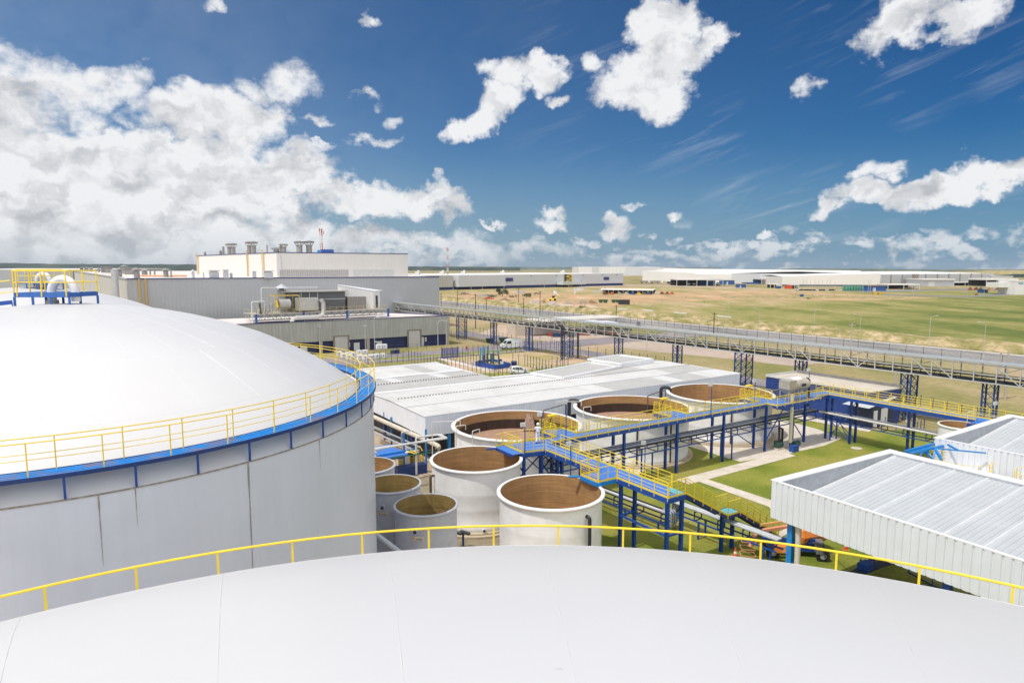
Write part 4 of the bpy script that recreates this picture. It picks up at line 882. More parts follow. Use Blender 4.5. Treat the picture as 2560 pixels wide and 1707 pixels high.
def ribbed_warehouse(A, B, length, zt, zc, label, cols=True, wallz=None, soffit=True):
    a, b = Vector((A.x, A.y, 0)), Vector((B.x, B.y, 0)); dv = -TB*1.0; sd = (b-a).normalized(); dv = Vector((sd.y, -sd.x, 0))
    t = thing('warehouse', label, 'building', a, 'white ribbed canopies on the right'); W = (b-a).length
    m = MB(); ribbed_wall(m, a, a+dv*length, zc, zt-.06, out=-sd); ribbed_wall(m, a, b, zc, zt-.06, out=-dv); ribbed_wall(m, b, b+dv*length, zc, zt-.06, out=sd)
    m.build('fascia', RIBW, t)
    cw = .55; m = MB()
    def cap(p, q, n_, w=cw): m.prism([(v.x, v.y) for v in (p, q, q+n_*w, p+n_*w)], zt-.06, zt, bot=True)
    e = .06
    cap(a-sd*e-dv*e, b+sd*e-dv*e, dv, .6); m.build('parapet_cap', CAPW, t)
    m = MB(); m.prism([(v.x, v.y) for v in (a-sd*e+dv*.54, a-sd*e+dv*length, a+sd*.16+dv*length, a+sd*.16+dv*.54)], zt-.07, zt-.012, bot=True); m.build('edge_flashing', CAPW, t)
    m = MB(); m.prism([(v.x, v.y) for v in (b+sd*e+dv*.54, b+sd*e+dv*length, b-sd*.75+dv*length, b-sd*.75+dv*.54)], zt-.075, zt-.015, bot=True); m.build('edge_flashing', CAPW, t)
    m = MB(); i0 = a+sd*.17+dv*.54; i1 = b-sd*.75+dv*.54
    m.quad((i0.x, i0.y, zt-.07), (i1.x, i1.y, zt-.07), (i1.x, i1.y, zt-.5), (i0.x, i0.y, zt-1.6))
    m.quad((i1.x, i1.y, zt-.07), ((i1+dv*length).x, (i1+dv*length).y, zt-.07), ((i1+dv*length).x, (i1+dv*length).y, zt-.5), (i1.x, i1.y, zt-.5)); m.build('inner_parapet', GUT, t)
    m = MB(); ribbed_roof(m, a+sd*.1+dv*.56, b-sd*.7+dv*.56, dv, length-.6, zt-1.5, zt-.22); m.build('roof_sheeting', [RIBR, RIBL], t)
    if cols:
        for s in (1.15, 10, 19, 28):
            if s < length:
                for w in (.5, W-.7): 
                    p = a+dv*s+sd*w; o = MB().box((p.x, p.y, (zc+.3)/2), (.34, .34, zc+.3), ROT).build('column', SKYB if s < 2 and w < 1 else BLUE, t)
        m = MB()
        for s in (1.15, 10, 19, 28):
            p, q = a+dv*s+sd*.5+Vector((0, 0, zc+.3)), a+dv*s+sd*(W-.7)+Vector((0, 0, zc+.3)); m = MB().beam(p, q, .2, .35); m.build('roof_beam', BLUE, t)
    return t, a, sd, dv
A1, B1 = P(1930, 1198, 8.0), P(2225, 1122.8, 8.0)
wt, wa, wsd, wdv = ribbed_warehouse(A1, B1, 34, 8.0, 5.6, 'nearest white ribbed canopy with zinc roof on blue columns, lower right')
p = wa+wdv*1.6+wsd*.35; MB().tube([(p.x+.1, p.y-.1, 0), (p.x+.1, p.y-.1, 5.8)], .17, 14).build('downpipe', M('beige_downpipe', (.60, .55, .48), .5), wt, smooth=True)
A2, B2 = P(2337, 1093, 8.0), P(2525, 1035.6, 8.0)
ribbed_warehouse(A2, B2, 34, 8.0, 2.2, 'second white ribbed building with zinc roof, at the right edge')
# equipment below the nearest canopy
t = thing('belt_conveyor', 'dark blue belt frame under the nearest white canopy', 'conveyor', P(2180, 1440))
for k in range(5):
    q0 = P(2135+k*14, 1425-k*10, .9); MB().beam(q0, q0+TA*3.2+Vector((0, 0, .3)), .1).build('frame_bar', NAVYB, t)
MB().box(P(2165, 1415, 1.3), (.9, .7, .5), ROT).build('head_box', BLUE, t); MB().beam(P(2120, 1440, 1.0), P(2240, 1395, 1.2), .7, .1).build('belt', DARK, t)
for k in range(4): q0 = P(2150+k*34, 1432-k*9, 0); MB().beam(q0, q0+Vector((0, 0, 1)), .1).build('leg', BLUE, t)
t = thing('guard_rail', 'dark blue guard rail in the shade under the nearest canopy', 'railing', P(2300, 1450)); 
railing(t, [P(2270, 1432, 0), P(2330, 1465, 0), P(2420, 1500, 0)], mat=BLUE)
# bright blue steel frame and round caged railing in the alley between the two
t = thing('steel_frame', 'bright blue steel truss frame fixed between the two ribbed buildings', 'steel frame', P(2300, 1150, 5))
z = 7.6; q = lambda x, y, zz: P(x, y, zz)
for (p0, p1, w) in (((2263, 1128, 7.3), (2349, 1106, 7.5), .16), ((2275, 1133, 7.3), (2363, 1113, 7.5), .16), ((2263, 1131, 7.2), (2330, 1118, 7.3), .12), ((2303, 1120, 7.3), (2332, 1145, 6.9), .16), ((2320, 1112, 7.4), (2320, 1140, 6.7), .1), ((2338, 1122, 7.4), (2354, 1149, 6.9), .16), ((2338, 1122, 7.4), (2335, 1150, 6.7), .12), ((2370, 1111, 7.7), (2394, 1125, 7.7), .12), ((2345, 1121, 7.7), (2465, 1132, 7.7), .09), ((2301, 1140, 6.8), (2311, 1122, 7.3), .1)):
    MB().beam(P(*p0), P(*p1), w).build('truss_member', SKYB, t)
t = thing('caged_railing', 'thin yellow curved rails on a tank hidden behind the nearest canopy', 'railing', P(2400, 1160, 6))
for (cx, cy, R, z) in ((33.0, 47.0, 1.9, 6.6), (36.3, 43.0, 1.9, 6.6)):
    m = MB()
    for hh in (0, .5): m.tube([(cx+R*math.cos(2*math.pi*i/40), cy+R*math.sin(2*math.pi*i/40), z+hh) for i in range(40)], .016, 5, closed=True)
    rl = m.build('railing', YEL, t)
    for k in range(12): a = 2*math.pi*k/12; MB().beam((cx+R*math.cos(a), cy+R*math.sin(a), z-.6), (cx+R*math.cos(a), cy+R*math.sin(a), z+.5), .04).build('post', YEL, rl)
    MB().lathe([(R+.1, 0), (R+.1, z-.6), (0, z-.4)], (cx, cy, 0), 32).build('tank_body', FRP, t, smooth=True)
# ------------------------------------------------------------------ low white pump hall with banded roofs
def quadz(m, *pts): m.add(pts, [tuple(range(len(pts)))])
ROOFW = M('pale_weathered_roof', (.61, .60, .575), .7, var=.06, scale=.5, rib=('a', .9, .06), dirt=(.42, .39, .34), dirt_amt=.5)
ROOFP = M('bright_roof_sheets', (.64, .63, .61), .65, var=.04, scale=.5, rib=('a', .9, .05), dirt=(.5, .47, .42), dirt_amt=.3)
ROOFG = M('grey_roof_sheets', (.45, .44, .415), .7, var=.08, scale=.6, rib=('a', .9, .08), dirt=(.50, .48, .44), dirt_amt=.4)
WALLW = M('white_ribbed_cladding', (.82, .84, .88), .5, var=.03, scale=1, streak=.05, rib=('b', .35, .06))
WALLW2 = M('white_ribbed_cladding_shaded', (.74, .78, .86), .5, var=.03, scale=1, streak=.05, rib=('a', .35, .06))  # front-wall copy of the cladding, its bluish shade put into the colour
ZR = 5.2; C0 = P(1063, 1040, ZR); C1 = P(1850, 933, ZR); dF = (C1-C0).normalized(); dB = Vector((-dF.y, dF.x, 0)); LF = (C1-C0).length
t = thing('pump_hall', 'long low white hall with pale banded roofs behind the tanks', 'building', Vector((C0.x, C0.y, 0)))
def H(u, v, z=0.0): p = Vector((C0.x, C0.y, 0))+dF*u+dB*v; return Vector((p.x, p.y, z))
VL = 35.5; VR = 17.5; UL = 19.2      # left wing depth, right wing depth, left wing width
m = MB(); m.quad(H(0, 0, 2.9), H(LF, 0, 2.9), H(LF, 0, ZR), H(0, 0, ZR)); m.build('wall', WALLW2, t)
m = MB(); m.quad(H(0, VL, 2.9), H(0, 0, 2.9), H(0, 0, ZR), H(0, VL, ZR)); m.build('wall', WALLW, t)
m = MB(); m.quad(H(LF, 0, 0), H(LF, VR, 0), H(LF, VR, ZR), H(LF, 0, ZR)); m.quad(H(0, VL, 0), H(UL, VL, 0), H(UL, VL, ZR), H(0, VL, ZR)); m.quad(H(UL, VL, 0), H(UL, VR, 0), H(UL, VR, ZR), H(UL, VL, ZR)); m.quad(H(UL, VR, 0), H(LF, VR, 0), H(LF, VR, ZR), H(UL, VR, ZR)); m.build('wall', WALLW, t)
# dark interior seen below the hanging cladding
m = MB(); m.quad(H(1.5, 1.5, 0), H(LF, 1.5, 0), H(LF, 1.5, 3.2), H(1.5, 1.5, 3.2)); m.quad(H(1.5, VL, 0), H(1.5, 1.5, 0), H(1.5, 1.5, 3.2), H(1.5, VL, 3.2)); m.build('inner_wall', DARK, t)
ZR = 5.12; prof = [(0, 0), (5.0, .08), (9.6, .15), (15.3, -.02), (20.2, .12), (26.0, -.04), (VL-.3, -.08)]   # roof bands by depth
for i, (p0, p1) in enumerate(zip(prof, prof[1:])):
    u1 = LF if p1[0] <= VR+.1 else UL
    if p0[0] < VR < p1[0]:
        for (va, vb, uu) in ((p0[0], VR, LF), (VR, p1[0], UL)):
            za = p0[1]+(p1[1]-p0[1])*(va-p0[0])/(p1[0]-p0[0]); zb = p0[1]+(p1[1]-p0[1])*(vb-p0[0])/(p1[0]-p0[0])
            MB().quad(H(-.1, va, ZR+.03+za), H(uu+.1, va, ZR+.03+za), H(uu+.1, vb, ZR+.03+zb), H(-.1, vb, ZR+.03+zb)).build('roof', ROOFW if i not in (3, 4) else ROOFG, t)
    else: MB().quad(H(-.1, p0[0]-(.1 if i == 0 else 0), ZR+.03+p0[1]), H(u1+.1, p0[0]-(.1 if i == 0 else 0), ZR+.03+p0[1]), H(u1+.1, p1[0], ZR+.03+p1[1]), H(-.1, p1[0], ZR+.03+p1[1])).build('roof', ROOFG if i in (3, 4) else ROOFW, t)
# grey sheets and bright translucent strips laid on the right wing
for (u0, u1, v0, v1, mt) in ((44, LF-.5, 5.1, 9.5, ROOFG), (26, 31, 5.1, 9.5, ROOFP), (33, 43, 9.7, 15, ROOFG), (10, 12.0, .3, 4.9, ROOFP), (24.5, 26.5, .3, 4.9, ROOFP), (38.5, 40.6, .3, 4.9, ROOFP), (27.5, 38, .3, 4.9, ROOFG), (41, 46, .3, 4.9, ROOFG), (48, LF-1, .3, 4.9, ROOFP), (12.5, 14.5, 20.4, 25.8, ROOFP), (5.2, 7.0, 20.4, 25.8, ROOFP), (7, 9, 26.4, 34.8, ROOFP), (13, 15.5, 26.4, 34.8, ROOFG), (20, 25.8, 9.9, 15, ROOFP)):
    def zz(v):
        for (p0, p1) in zip(prof, prof[1:]):
            if p0[0] <= v <= p1[0]: return ZR+.045+p0[1]+(p1[1]-p0[1])*(v-p0[0])/(p1[0]-p0[0])
        return ZR+.05
    MB().quad(H(u0, v0, zz(v0)), H(u1, v0, zz(v0)), H(u1, v1, zz(v1)), H(u0, v1, zz(v1))).build('roof_sheet', mt, t)
# ridge cap ends: rows of dark corrugation mouths, and white gutters
for (v, uu) in ((9.62, LF-1), (20.2, UL-1.2)):
    m = MB(); k = int(uu/.21); vs_ = []
    for i in range(k):      # one strip of alternating open and closed corrugation mouths
        hh = .13 if i % 2 else .02
        for uu_ in (i*.21, (i+1)*.21): vs_ += [H(.8+uu_, v-.02, ZR+.15), H(.8+uu_, v-.02, ZR+.16+hh)]
    m.add(vs_, [(2*i, 2*i+2, 2*i+3, 2*i+1) for i in range(len(vs_)//2-1)])
    m.build('ridge_comb', DARK, t)
    m = MB(); m.extrude([(-.25, -.02), (.25, -.02), (.0, .06)], H(.3, v+.35, ZR+.16), H(uu+.6, v+.35, ZR+.16)); m.build('ridge_cap', ROOFW, t)
for (v, uu, w) in ((15.3, LF-.2, .9), (26.0, UL, 1.0), (5.0, LF, .12)):
    m = MB(); p, q2 = H(0, v, ZR+.06+(.06 if v < 6 else 0)), H(uu, v, ZR+.06+(.06 if v < 6 else 0)); m.beam(p, q2, w, .05); m.build('gutter_flashing', CAPW if v > 6 else GUT, t)
# parapets
for (p, q2, w, h) in ((H(-.1, VL-.35, ZR-.02), H(UL+.1, VL-.35, ZR-.02), .7, .4), (H(UL, VL, ZR-.08), H(UL, VR, ZR-.08), .35, .3), (H(UL, VR, ZR-.06), H(LF, VR-2.2, ZR-.06), .7, .35), (H(LF, 0, ZR+.05), H(LF, VR-2, ZR+.05), .25, .12)):
    MB().beam(p, q2, w, h).build('parapet', CAPW, t)
# raised blocks at the back of the right wing
for (x0, y0, x1, y1, top, dep) in ((1380, 946, 1527, 917, .42, 4), (1527, 917, 1607, 905, .80, 5)):
    p0, p1 = P(x0, y0, ZR), P(x1, y1, ZR); d = (p1-p0).normalized(); n_ = Vector((-d.y, d.x, 0)); m = MB()
    m.prism([(v.x, v.y) for v in (p0-n_*2, p1-n_*2, p1+n_*dep, p0+n_*dep)], 0, ZR+top-.25); m.build('rear_block', WALLW, t)
    m = MB()
    c4 = [p0-n_*2, p1-n_*2, p1+n_*dep, p0+n_*dep]
    for a_, b_ in zip(c4, c4[1:]+c4[:1]): m.beam(Vector((a_.x, a_.y, ZR+top-.1)), Vector((b_.x, b_.y, ZR+top-.1)), .4, .3)
    m.build('parapet', CAPW, t)
    MB().quad(*[Vector((v.x, v.y, ZR+top-.2)) for v in c4]).build('roof_sheet', ROOFG, t)
for v in (4, 12, 20, 28): MB().box(H(.3, v, 1.5), (.3, .3, 3.0), ROT).build('column', BLUE, t)
for u in (3, 9): MB().box(H(u, .3, 1.5), (.3, .3, 3.0), ROT).build('column', SKYB, t)
for (x, y, nm) in ((1049, 1076, 'left'), (1075, 1076, 'right')):
    p = P(x, y, 3.0) if nm == 'left' else P(x, y, 3.0); tt = thing('floodlight', 'floodlight hanging at the hall corner, on its %s wall' % nm, 'floodlight', p-Vector((0, .4, 0)), 'floodlights on the hall corner')
    MB().box(p+Vector((0, -.5, .35)), (.5, .16, .42), ROT if nm == 'left' else -ROT*.4).build('lamp_head', DARK, tt); MB().beam(p+Vector((0, -.5, -.1)), p+Vector((0, -.1, -.1)), .05).build('bracket', GALV, tt)
    MB().box(p+Vector((0, -.59, .35)), (.38, .02, .3), ROT if nm == 'left' else -ROT*.4).build('lamp_glass', LGREY, tt)
# ------------------------------------------------------------------ dark blue block building by the right hand walkway
BRK = M('blue_painted_blockwork', (.020, .055, .24), .6, var=.12, scale=2, streak=.15, rib=('b', .4, .06))
BRKD = M('dark_blue_plaster', (.03, .04, .09), .6, var=.15, scale=2)
t = thing('substation', 'dark blue block building with pale flat roof beside the right hand walkway', 'building', Vector((41, 94, 0)))
S0, S1, S2, S3 = Vector((38.6, 98.4, 0)), Vector((47.1, 85.2, 0)), Vector((53.2, 88.5, 0)), Vector((44.7, 101.7, 0))
MB().prism([(p.x, p.y) for p in (S0, S1, S2, S3)], 0, 4.6, top=False).build('wall', BRK, t)
MB().prism([(p.x, p.y) for p in (S0, S1, S2, S3)], 4.55, 4.72).build('roof', M('dusty_flat_roof', (.56, .50, .42), .85, var=.1, scale=.6, dirt=(.40, .35, .28)), t)
MB().beam(S3+Vector((0, 0, 4.9)), S2+Vector((0, 0, 4.9)), .3, .45).build('parapet', M('grey_parapet', (.22, .21, .20), .8, var=.2), t)
MB().beam(S3+Vector((0, 0, 4.85)), S0+Vector((0, 0, 4.8)), .25, .3).build('parapet', LGREY, t)
MB().beam(S0+Vector((0, 0, 4.75)), S1+Vector((0, 0, 4.75)), .25, .2).build('parapet', LGREY, t)
for (f, w, z1) in ((.88, 1.0, 2.3),):
    p = lerp(S0, S1, f)-TA*.04; MB().box(p+Vector((0, 0, z1/2)), (.06, w, z1), ROT).build('door', LGREY, t)
dd = (S2-S1).normalized()
# low annexe with pale doors in front of its right end
X0 = P(2172, 1074); Y0 = P(2258, 1060)
t = thing('door_annexe', 'small dark annexe with sloping pale roof and two white doors', 'building', X0)
n_ = Vector((-.5, .83, 0)); q0, q1 = P(2178, 1071), P(2232, 1058); dq = (q1-q0).normalized(); nq = Vector((-dq.y, dq.x, 0))
m = MB(); m.prism([(p.x, p.y) for p in (q0, q1, q1+nq*3, q0+nq*3)], 0, [3.0, 3.5, 3.5, 3.0], top=False); m.build('wall', BRKD, t)
m = MB(); r0, r1 = q0-dq*1.4-nq*.3, q1+dq*.1-nq*.3; m.add([(r0.x, r0.y, 2.9), (r1.x, r1.y, 3.65), ((r1+nq*3.6).x, (r1+nq*3.6).y, 3.65), ((r0+nq*3.6).x, (r0+nq*3.6).y, 2.9)], [(0, 1, 2, 3)]); m.build('roof', LGREY, t)
for (f, w, z1) in ((.15, .9, 2.3), (.55, 1.6, 2.4)):
    p = lerp(q0, q1, f)-nq*.03; MB().box(p+Vector((0, 0, z1/2)), (w, .05, z1), math.atan2(dq.y, dq.x)).build('door', CAPW, t)
# ------------------------------------------------------------------ inclined conveyor gallery on lattice towers
GRAYP = M('pale_grey_steel', (.50, .49, .47), .5, var=.12, scale=2, dirt=(.35, .33, .30), dirt_amt=.4)
GROOF = M('pale_green_grey_sheet', (.36, .38, .37), .45, var=.06, scale=1, dirt=(.4, .42, .4))
BELT = M('black_rubber_belt', (.03, .028, .027), .8, var=.3, scale=1)
G0 = Vector((-42.7, 229.5, 0)); G1 = P(2560, 970, 6.7); G1.z = 0; gd = (G1-G0).normalized(); gn = Vector((gd.y, -gd.x, 0)); gn = gn if gn.dot(Vector((-1, -1, 0))) > 0 else -gn
GL = (G1-G0).length+22; GW = 2.6; ZB, ZT = 6.75, 9.2
def GP(s, o, z): p = G0+gd*s+gn*o; return Vector((p.x, p.y, z))
t = thing('conveyor_gallery', 'long grey covered conveyor bridge crossing from the factory to the right edge', 'conveyor', GP(GL/2, 0, ZB))
m = MB()
for o in (0, -GW):
    for z in (ZB, ZT-.25): m.beam(GP(0, o, z), GP(GL, o, z), .14, .14)
m.build('chord', GRAYP, t)
m = MB(); m.beam(GP(0, -GW/2, ZT+.02), GP(GL, -GW/2, ZT+.02), GW*.8, .05); m.beam(GP(0, .02, ZT-.02), GP(GL, .02, ZT-.02), .35, .04); m.beam(GP(0, -GW-.02, ZT-.02), GP(GL, -GW-.02, ZT-.02), .35, .04)
m.build('roof', GROOF, t)
MB().beam(GP(0, -GW/2, ZB-.02), GP(GL, -GW/2, ZB-.02), GW, .06).build('floor', M('dark_walk_floor', (.10, .10, .10), .8, var=.2), t)
m = MB(); m.beam(GP(0, -1.0, ZB+.75), GP(GL, -1.0, ZB+.75), 1.0, .12); m.beam(GP(0, -1.0, ZB+.28), GP(GL, -1.0, ZB+.28), 1.0, .05); m.build('belt', BELT, t)
m = MB()
for o, z in ((-.35, .95), (-1.65, .95), (-.1, 1.5)): m.beam(GP(0, o, ZB+z), GP(GL, o, ZB+z), .08, .12 if z < 1.2 else .05)
m.build('stringer', GRAYP, t)
BAY = 2.45; nb = int(GL/BAY); first = None
m = MB(); m.beam(GP(0, 0, ZB), GP(0, 0, ZT-.2), .12); m.beam(GP(0, 0, ZB), GP(0, -GW, ZB), .12); m.beam(GP(0, -GW, ZB), GP(0, -GW, ZT-.2), .12); m.beam(GP(0, -.1, ZB+.6), GP(0, -1.9, ZB+.6), .12)
f0 = m.build('frame', GRAYP, t); off = ORG[f0.name]-GP(0, 0, 0)
for i in range(1, min(nb, 99)): share(f0, t, GP(i*BAY, 0, 0)+off)
# side diagonals, grouped in fours like the photo (three open bays between braced pairs)
dg = [];
for i in range(nb):
    if i % 4 in (0, 1): continue
    up = (i % 4 == 2)
    a, b = (GP(i*BAY, .02, ZT-.3), GP((i+1)*BAY, .02, ZB+.05)) 
    if i % 8 == 3: a, b = GP(i*BAY, .02, ZB+.05), GP((i+1)*BAY, .02, ZT-.3)
    MB().beam(a, b, .09).build('diagonal', GRAYP, t)
m = MB()
for i in range(nb):
    
    if i % 4 == 1: m.beam(GP(i*BAY, -GW, ZB+.1), GP((i+2)*BAY, -GW, ZT-.3), .06)
m.build('rear_bracing', GRAYP, t)
TWM = M('blue_lattice_paint', (.012, .06, .22), .5, var=.2, scale=1.5, dirt=(.02, .03, .08), dirt_amt=.5)
def lattice(p, w, d, top, label, ladder=False):
    w *= .85
    t = thing('lattice_tower', label, 'support tower', p, 'blue lattice towers under the conveyor bridge'); q = lambda x, y, z: Vector((p.x, p.y, 0))+TA*x+TB*y+Vector((0, 0, z))
    for (x, y) in ((-w/2, -d/2), (w/2, -d/2), (w/2, d/2), (-w/2, d/2)): MB().beam(q(x, y, 0), q(x, y, top), .17).build('leg', TWM, t)
    n = max(3, int(top/1.15)); 
    for (f0, f1) in (((-w/2, -d/2), (w/2, -d/2)), ((w/2, -d/2), (w/2, d/2)), ((w/2, d/2), (-w/2, d/2)), ((-w/2, d/2), (-w/2, -d/2))):
        m = MB()
        for i in range(n):
            z0, z1 = top*i/n, top*(i+1)/n; m.beam(q(*f0, z0), q(*f1, z1), .06); m.beam(q(*f0, z1), q(*f1, z1), .06)
            if w > 1.8: m.beam(q(*f1, z0), q(*f0, z1), .06)
        m.build('bracing', TWM, t)
    if ladder:
        m = MB()
        for s in (-.25, .25): m.beam(q(w/2+.5, s, .3), q(w/2+.5, s, ZB+1.6), .04)
        for k in range(24): m.beam(q(w/2+.5, -.25, .4+k*.33), q(w/2+.5, .25, .4+k*.33), .03)
        for k in range(7): 
            m.tube([q(w/2+.5+.35*math.sin(math.pi*j/6), .35*math.cos(math.pi*j/6), 2.2+k*.9) for j in range(7)], .02, 4)
        m.build('caged_ladder', DARK, t)
    for (x, y) in ((-w/2, -d/2), (w/2, -d/2), (w/2, d/2), (-w/2, d/2)): MB().box(q(x, y, .15), (.5, .5, .3), ROT).build('footing', CONC, t)
    return t
names = ['first', 'second', 'third', 'fourth', 'fifth', 'sixth', 'seventh', 'eighth', 'ninth', 'tenth', 'eleventh']
extra = ['beside the grey annexe', 'left of the white van', 'right of the white van', 'with black pipes, at the grassy corner', 'behind the raised block of the white hall roof', 'behind the right part of the white hall roof', 'wide double one beyond the hall end', 'with a caged ladder', 'behind the yellow railed walkway', 'nearest the right edge', 'outside right']
for i, (x, y, w) in enumerate(((1154, 796, 3.2), (1234, 808, 1.3), (1323, 818, 1.3), (1418, 830, 3.0), (1547, 846, 1.3), (1694, 864, 1.3), (1860, 886, 3.6), (2003, 905, 1.3), (2274, 940, 2.2), (2477, 962, 1.3))):
    d = ray(x, y); k = d.x/d.y    # where the gallery's centre line crosses this column
    # solve GP(s,-GW/2) on the line X = k Y
    o = G0-gn*GW/2; s = (k*o.y-o.x)/(gd.x-k*gd.y); p = o+gd*s
    lattice(Vector((p.x, p.y, 0)), w, 1.3, ZB-.08, 'blue lattice tower under the conveyor bridge, '+extra[i], ladder=(i == 7))
    if i == 3:
        for j, (dx, hh) in enumerate(((-2.3, 7.8), (-1.9, 7.9), (2.4, 6.5), (2.75, 6.6))):
            b = Vector((p.x, p.y, 0))+TA*dx-TB*.8; pipe('riser_pipe', [b, b+Vector((0, 0, hh)), b+Vector((0, 0, hh))+TB*1.6], .12, BLACK, 'black vertical pipe on the grassy corner tower, %s from the left' % names[j], group='black riser pipes')
# ------------------------------------------------------------------ grey factory with white penthouse and annexe
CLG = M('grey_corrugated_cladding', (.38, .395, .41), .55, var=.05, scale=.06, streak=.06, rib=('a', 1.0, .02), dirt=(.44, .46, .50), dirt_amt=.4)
CLG2 = M('weathered_grey_cladding', (.40, .41, .38), .6, var=.08, scale=.2, streak=.22, rib=('a', .8, .05), dirt=(.28, .28, .22), dirt_amt=.4)
CLW = M('cream_penthouse_cladding', (.70, .68, .645), .6, var=.04, scale=.08, streak=.05, rib=('a', 1.0, .015))
PRF = M('pinkish_white_roof', (.70, .64, .60), .75, var=.08, scale=.12, dirt=(.52, .44, .38), dirt_amt=.5)
NTR = M('navy_trim', (.03, .035, .16), .5)
F0, F1 = Vector((-110.8, 189.6, 0)), Vector((-26, 235, 0)); fd = (F1-F0).normalized(); fb = Vector((-fd.y, fd.x, 0))
F2 = Vector((-219, 330, 0)); F3 = F2+fd*170; F1b = F1+fb*100
t = thing('factory_hall', 'large grey corrugated factory hall with pinkish roof, left of centre', 'building', F0)
ZF = 17.9
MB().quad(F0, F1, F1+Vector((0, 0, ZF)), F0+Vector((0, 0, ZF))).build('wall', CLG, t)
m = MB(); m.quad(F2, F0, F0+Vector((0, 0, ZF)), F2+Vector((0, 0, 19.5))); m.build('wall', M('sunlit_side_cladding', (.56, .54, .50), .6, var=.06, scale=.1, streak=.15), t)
MB().quad(F1, F1b, F1b+Vector((0, 0, 19.2)), F1+Vector((0, 0, ZF))).build('wall', CLG, t)
MB().quad(F0+Vector((0, 0, ZF-.15)), F1+Vector((0, 0, ZF-.15)), F1b+Vector((0, 0, 19.1)), F3+Vector((0, 0, 19.5)), F2+Vector((0, 0, 19.4))).build('roof', PRF, t)
MB().beam(F0+Vector((0, 0, ZF)), F1+Vector((0, 0, ZF)), .5, .3).build('eaves_trim', NTR, t)
MB().beam(F0+Vector((0, 0, ZF)), F2+Vector((0, 0, 19.5)), .5, .3).build('eaves_trim', GUT, t)
m = MB(); g_ = F0-fb*.25
for k in (3.0, 4.6): m.beam(g_+fd*k+Vector((0, 0, 9)), g_+fd*k+Vector((0, 0, ZF)), .5)
m.build('downpipe', M('yellow_brown_downpipe', (.48, .33, .10), .6), t)
MB().tube([F0-fd*3+Vector((0, 0, 8)), F0-fd*3+Vector((0, 0, 20.5))], .9, 12).build('exhaust_duct', GALV, t)
# a second grey hall far left behind
q0, q1 = Vector((-430, 500, 0)), Vector((-333, 500, 0)); t2 = thing('factory_hall', 'far grey hall wall behind the yellow railed dome platforms', 'building', Vector((q0.x, q0.y, 0)))
MB().prism([(q0.x, q0.y), (q1.x, q1.y), (q1.x-20, q1.y+180), (q0.x-80, q0.y+180)], 0, [19.7]*4, top=False).build('wall', CLG, t2)
MB().prism([(q0.x, q0.y), (q1.x, q1.y), (q1.x-20, q1.y+180), (q0.x-80, q0.y+180)], 19.65, [19.7, 19.7, 20.6, 20.6]).build('roof', PRF, t2)
# penthouse
t = thing('penthouse', 'tall cream white block standing on the grey factory roof', 'building', Vector((-75.5, 212, ZF)))
PZ = 25.85; p0, p1, p2 = Vector((-75.5, 212, 0)), Vector((-36.7, 232.7, 0)), Vector((-129, 270, 0)); p3 = p2+(p1-p0)
MB().quad(p0+Vector((0, 0, ZF)), p1+Vector((0, 0, ZF)), p1+Vector((0, 0, PZ)), p0+Vector((0, 0, PZ))).build('wall', CLW, t)
MB().quad(p2+Vector((0, 0, ZF)), p0+Vector((0, 0, ZF)), p0+Vector((0, 0, PZ)), p2+Vector((0, 0, PZ))).build('wall', CREAM, t)
MB().quad(*[p+Vector((0, 0, PZ-.02)) for p in (p0, p1, p3, p2)]).build('roof', PRF, t)
m = MB(); m.beam(p0+Vector((0, 0, PZ+.1)), p1+Vector((0, 0, PZ+.1)), .3, .25); m.beam(p2+Vector((0, 0, PZ+.1)), p0+Vector((0, 0, PZ+.1)), .3, .25); m.build('roof_trim', NTR, t)
pd = (p1-p0).normalized(); pn = Vector((pd.y, -pd.x, 0))
MB().box(lerp(p0, p1, .03)+pn*.1+Vector((0, 0, ZF+3.6)), (.15, .15, 7.2)).build('downpipe', GALV, t)
m = MB(); a_, b_ = lerp(p0, p1, .02), lerp(p0, p1, .52); m.beam(a_+pn*.12+Vector((0, 0, ZF+1.4)), b_+pn*.12+Vector((0, 0, ZF+1.4)), .1, 2.2); m.build('louvre_band', M('grey_louvres', (.45, .44, .43), .6, rib=('a', .7, .25)), t)
a_, b_ = lerp(p0, p1, .56), lerp(p0, p1, .88); MB().beam(a_+pn*.12+Vector((0, 0, ZF+1.4)), b_+pn*.12+Vector((0, 0, ZF+1.4)), .1, 2.2).build('louvre_band', LGREY, t)
ld = (p2-p0).normalized(); ln_ = Vector((ld.y, -ld.x, 0)); ln_ = ln_ if ln_.dot(Vector((-1, -1, 0))) > 0 else -ln_
for f, w in ((.97, 1.4), (.30, .5), (.13, 1.1)):
    c_ = lerp(p0, p2, f)+ln_*.4
    m = MB()
    for s in (-.5, .5): m.beam(c_+ld*s*w+Vector((0, 0, ZF)), c_+ld*s*w+Vector((0, 0, PZ+1.2)), .16)
    for k in range(16): m.beam(c_-ld*w/2+Vector((0, 0, ZF+.4+k*.55)), c_+ld*w/2+Vector((0, 0, ZF+.4+k*.55)), .12)
    m.build('ladder', M('orange_yellow_ladder', (.65, .42, .12), .6), t)
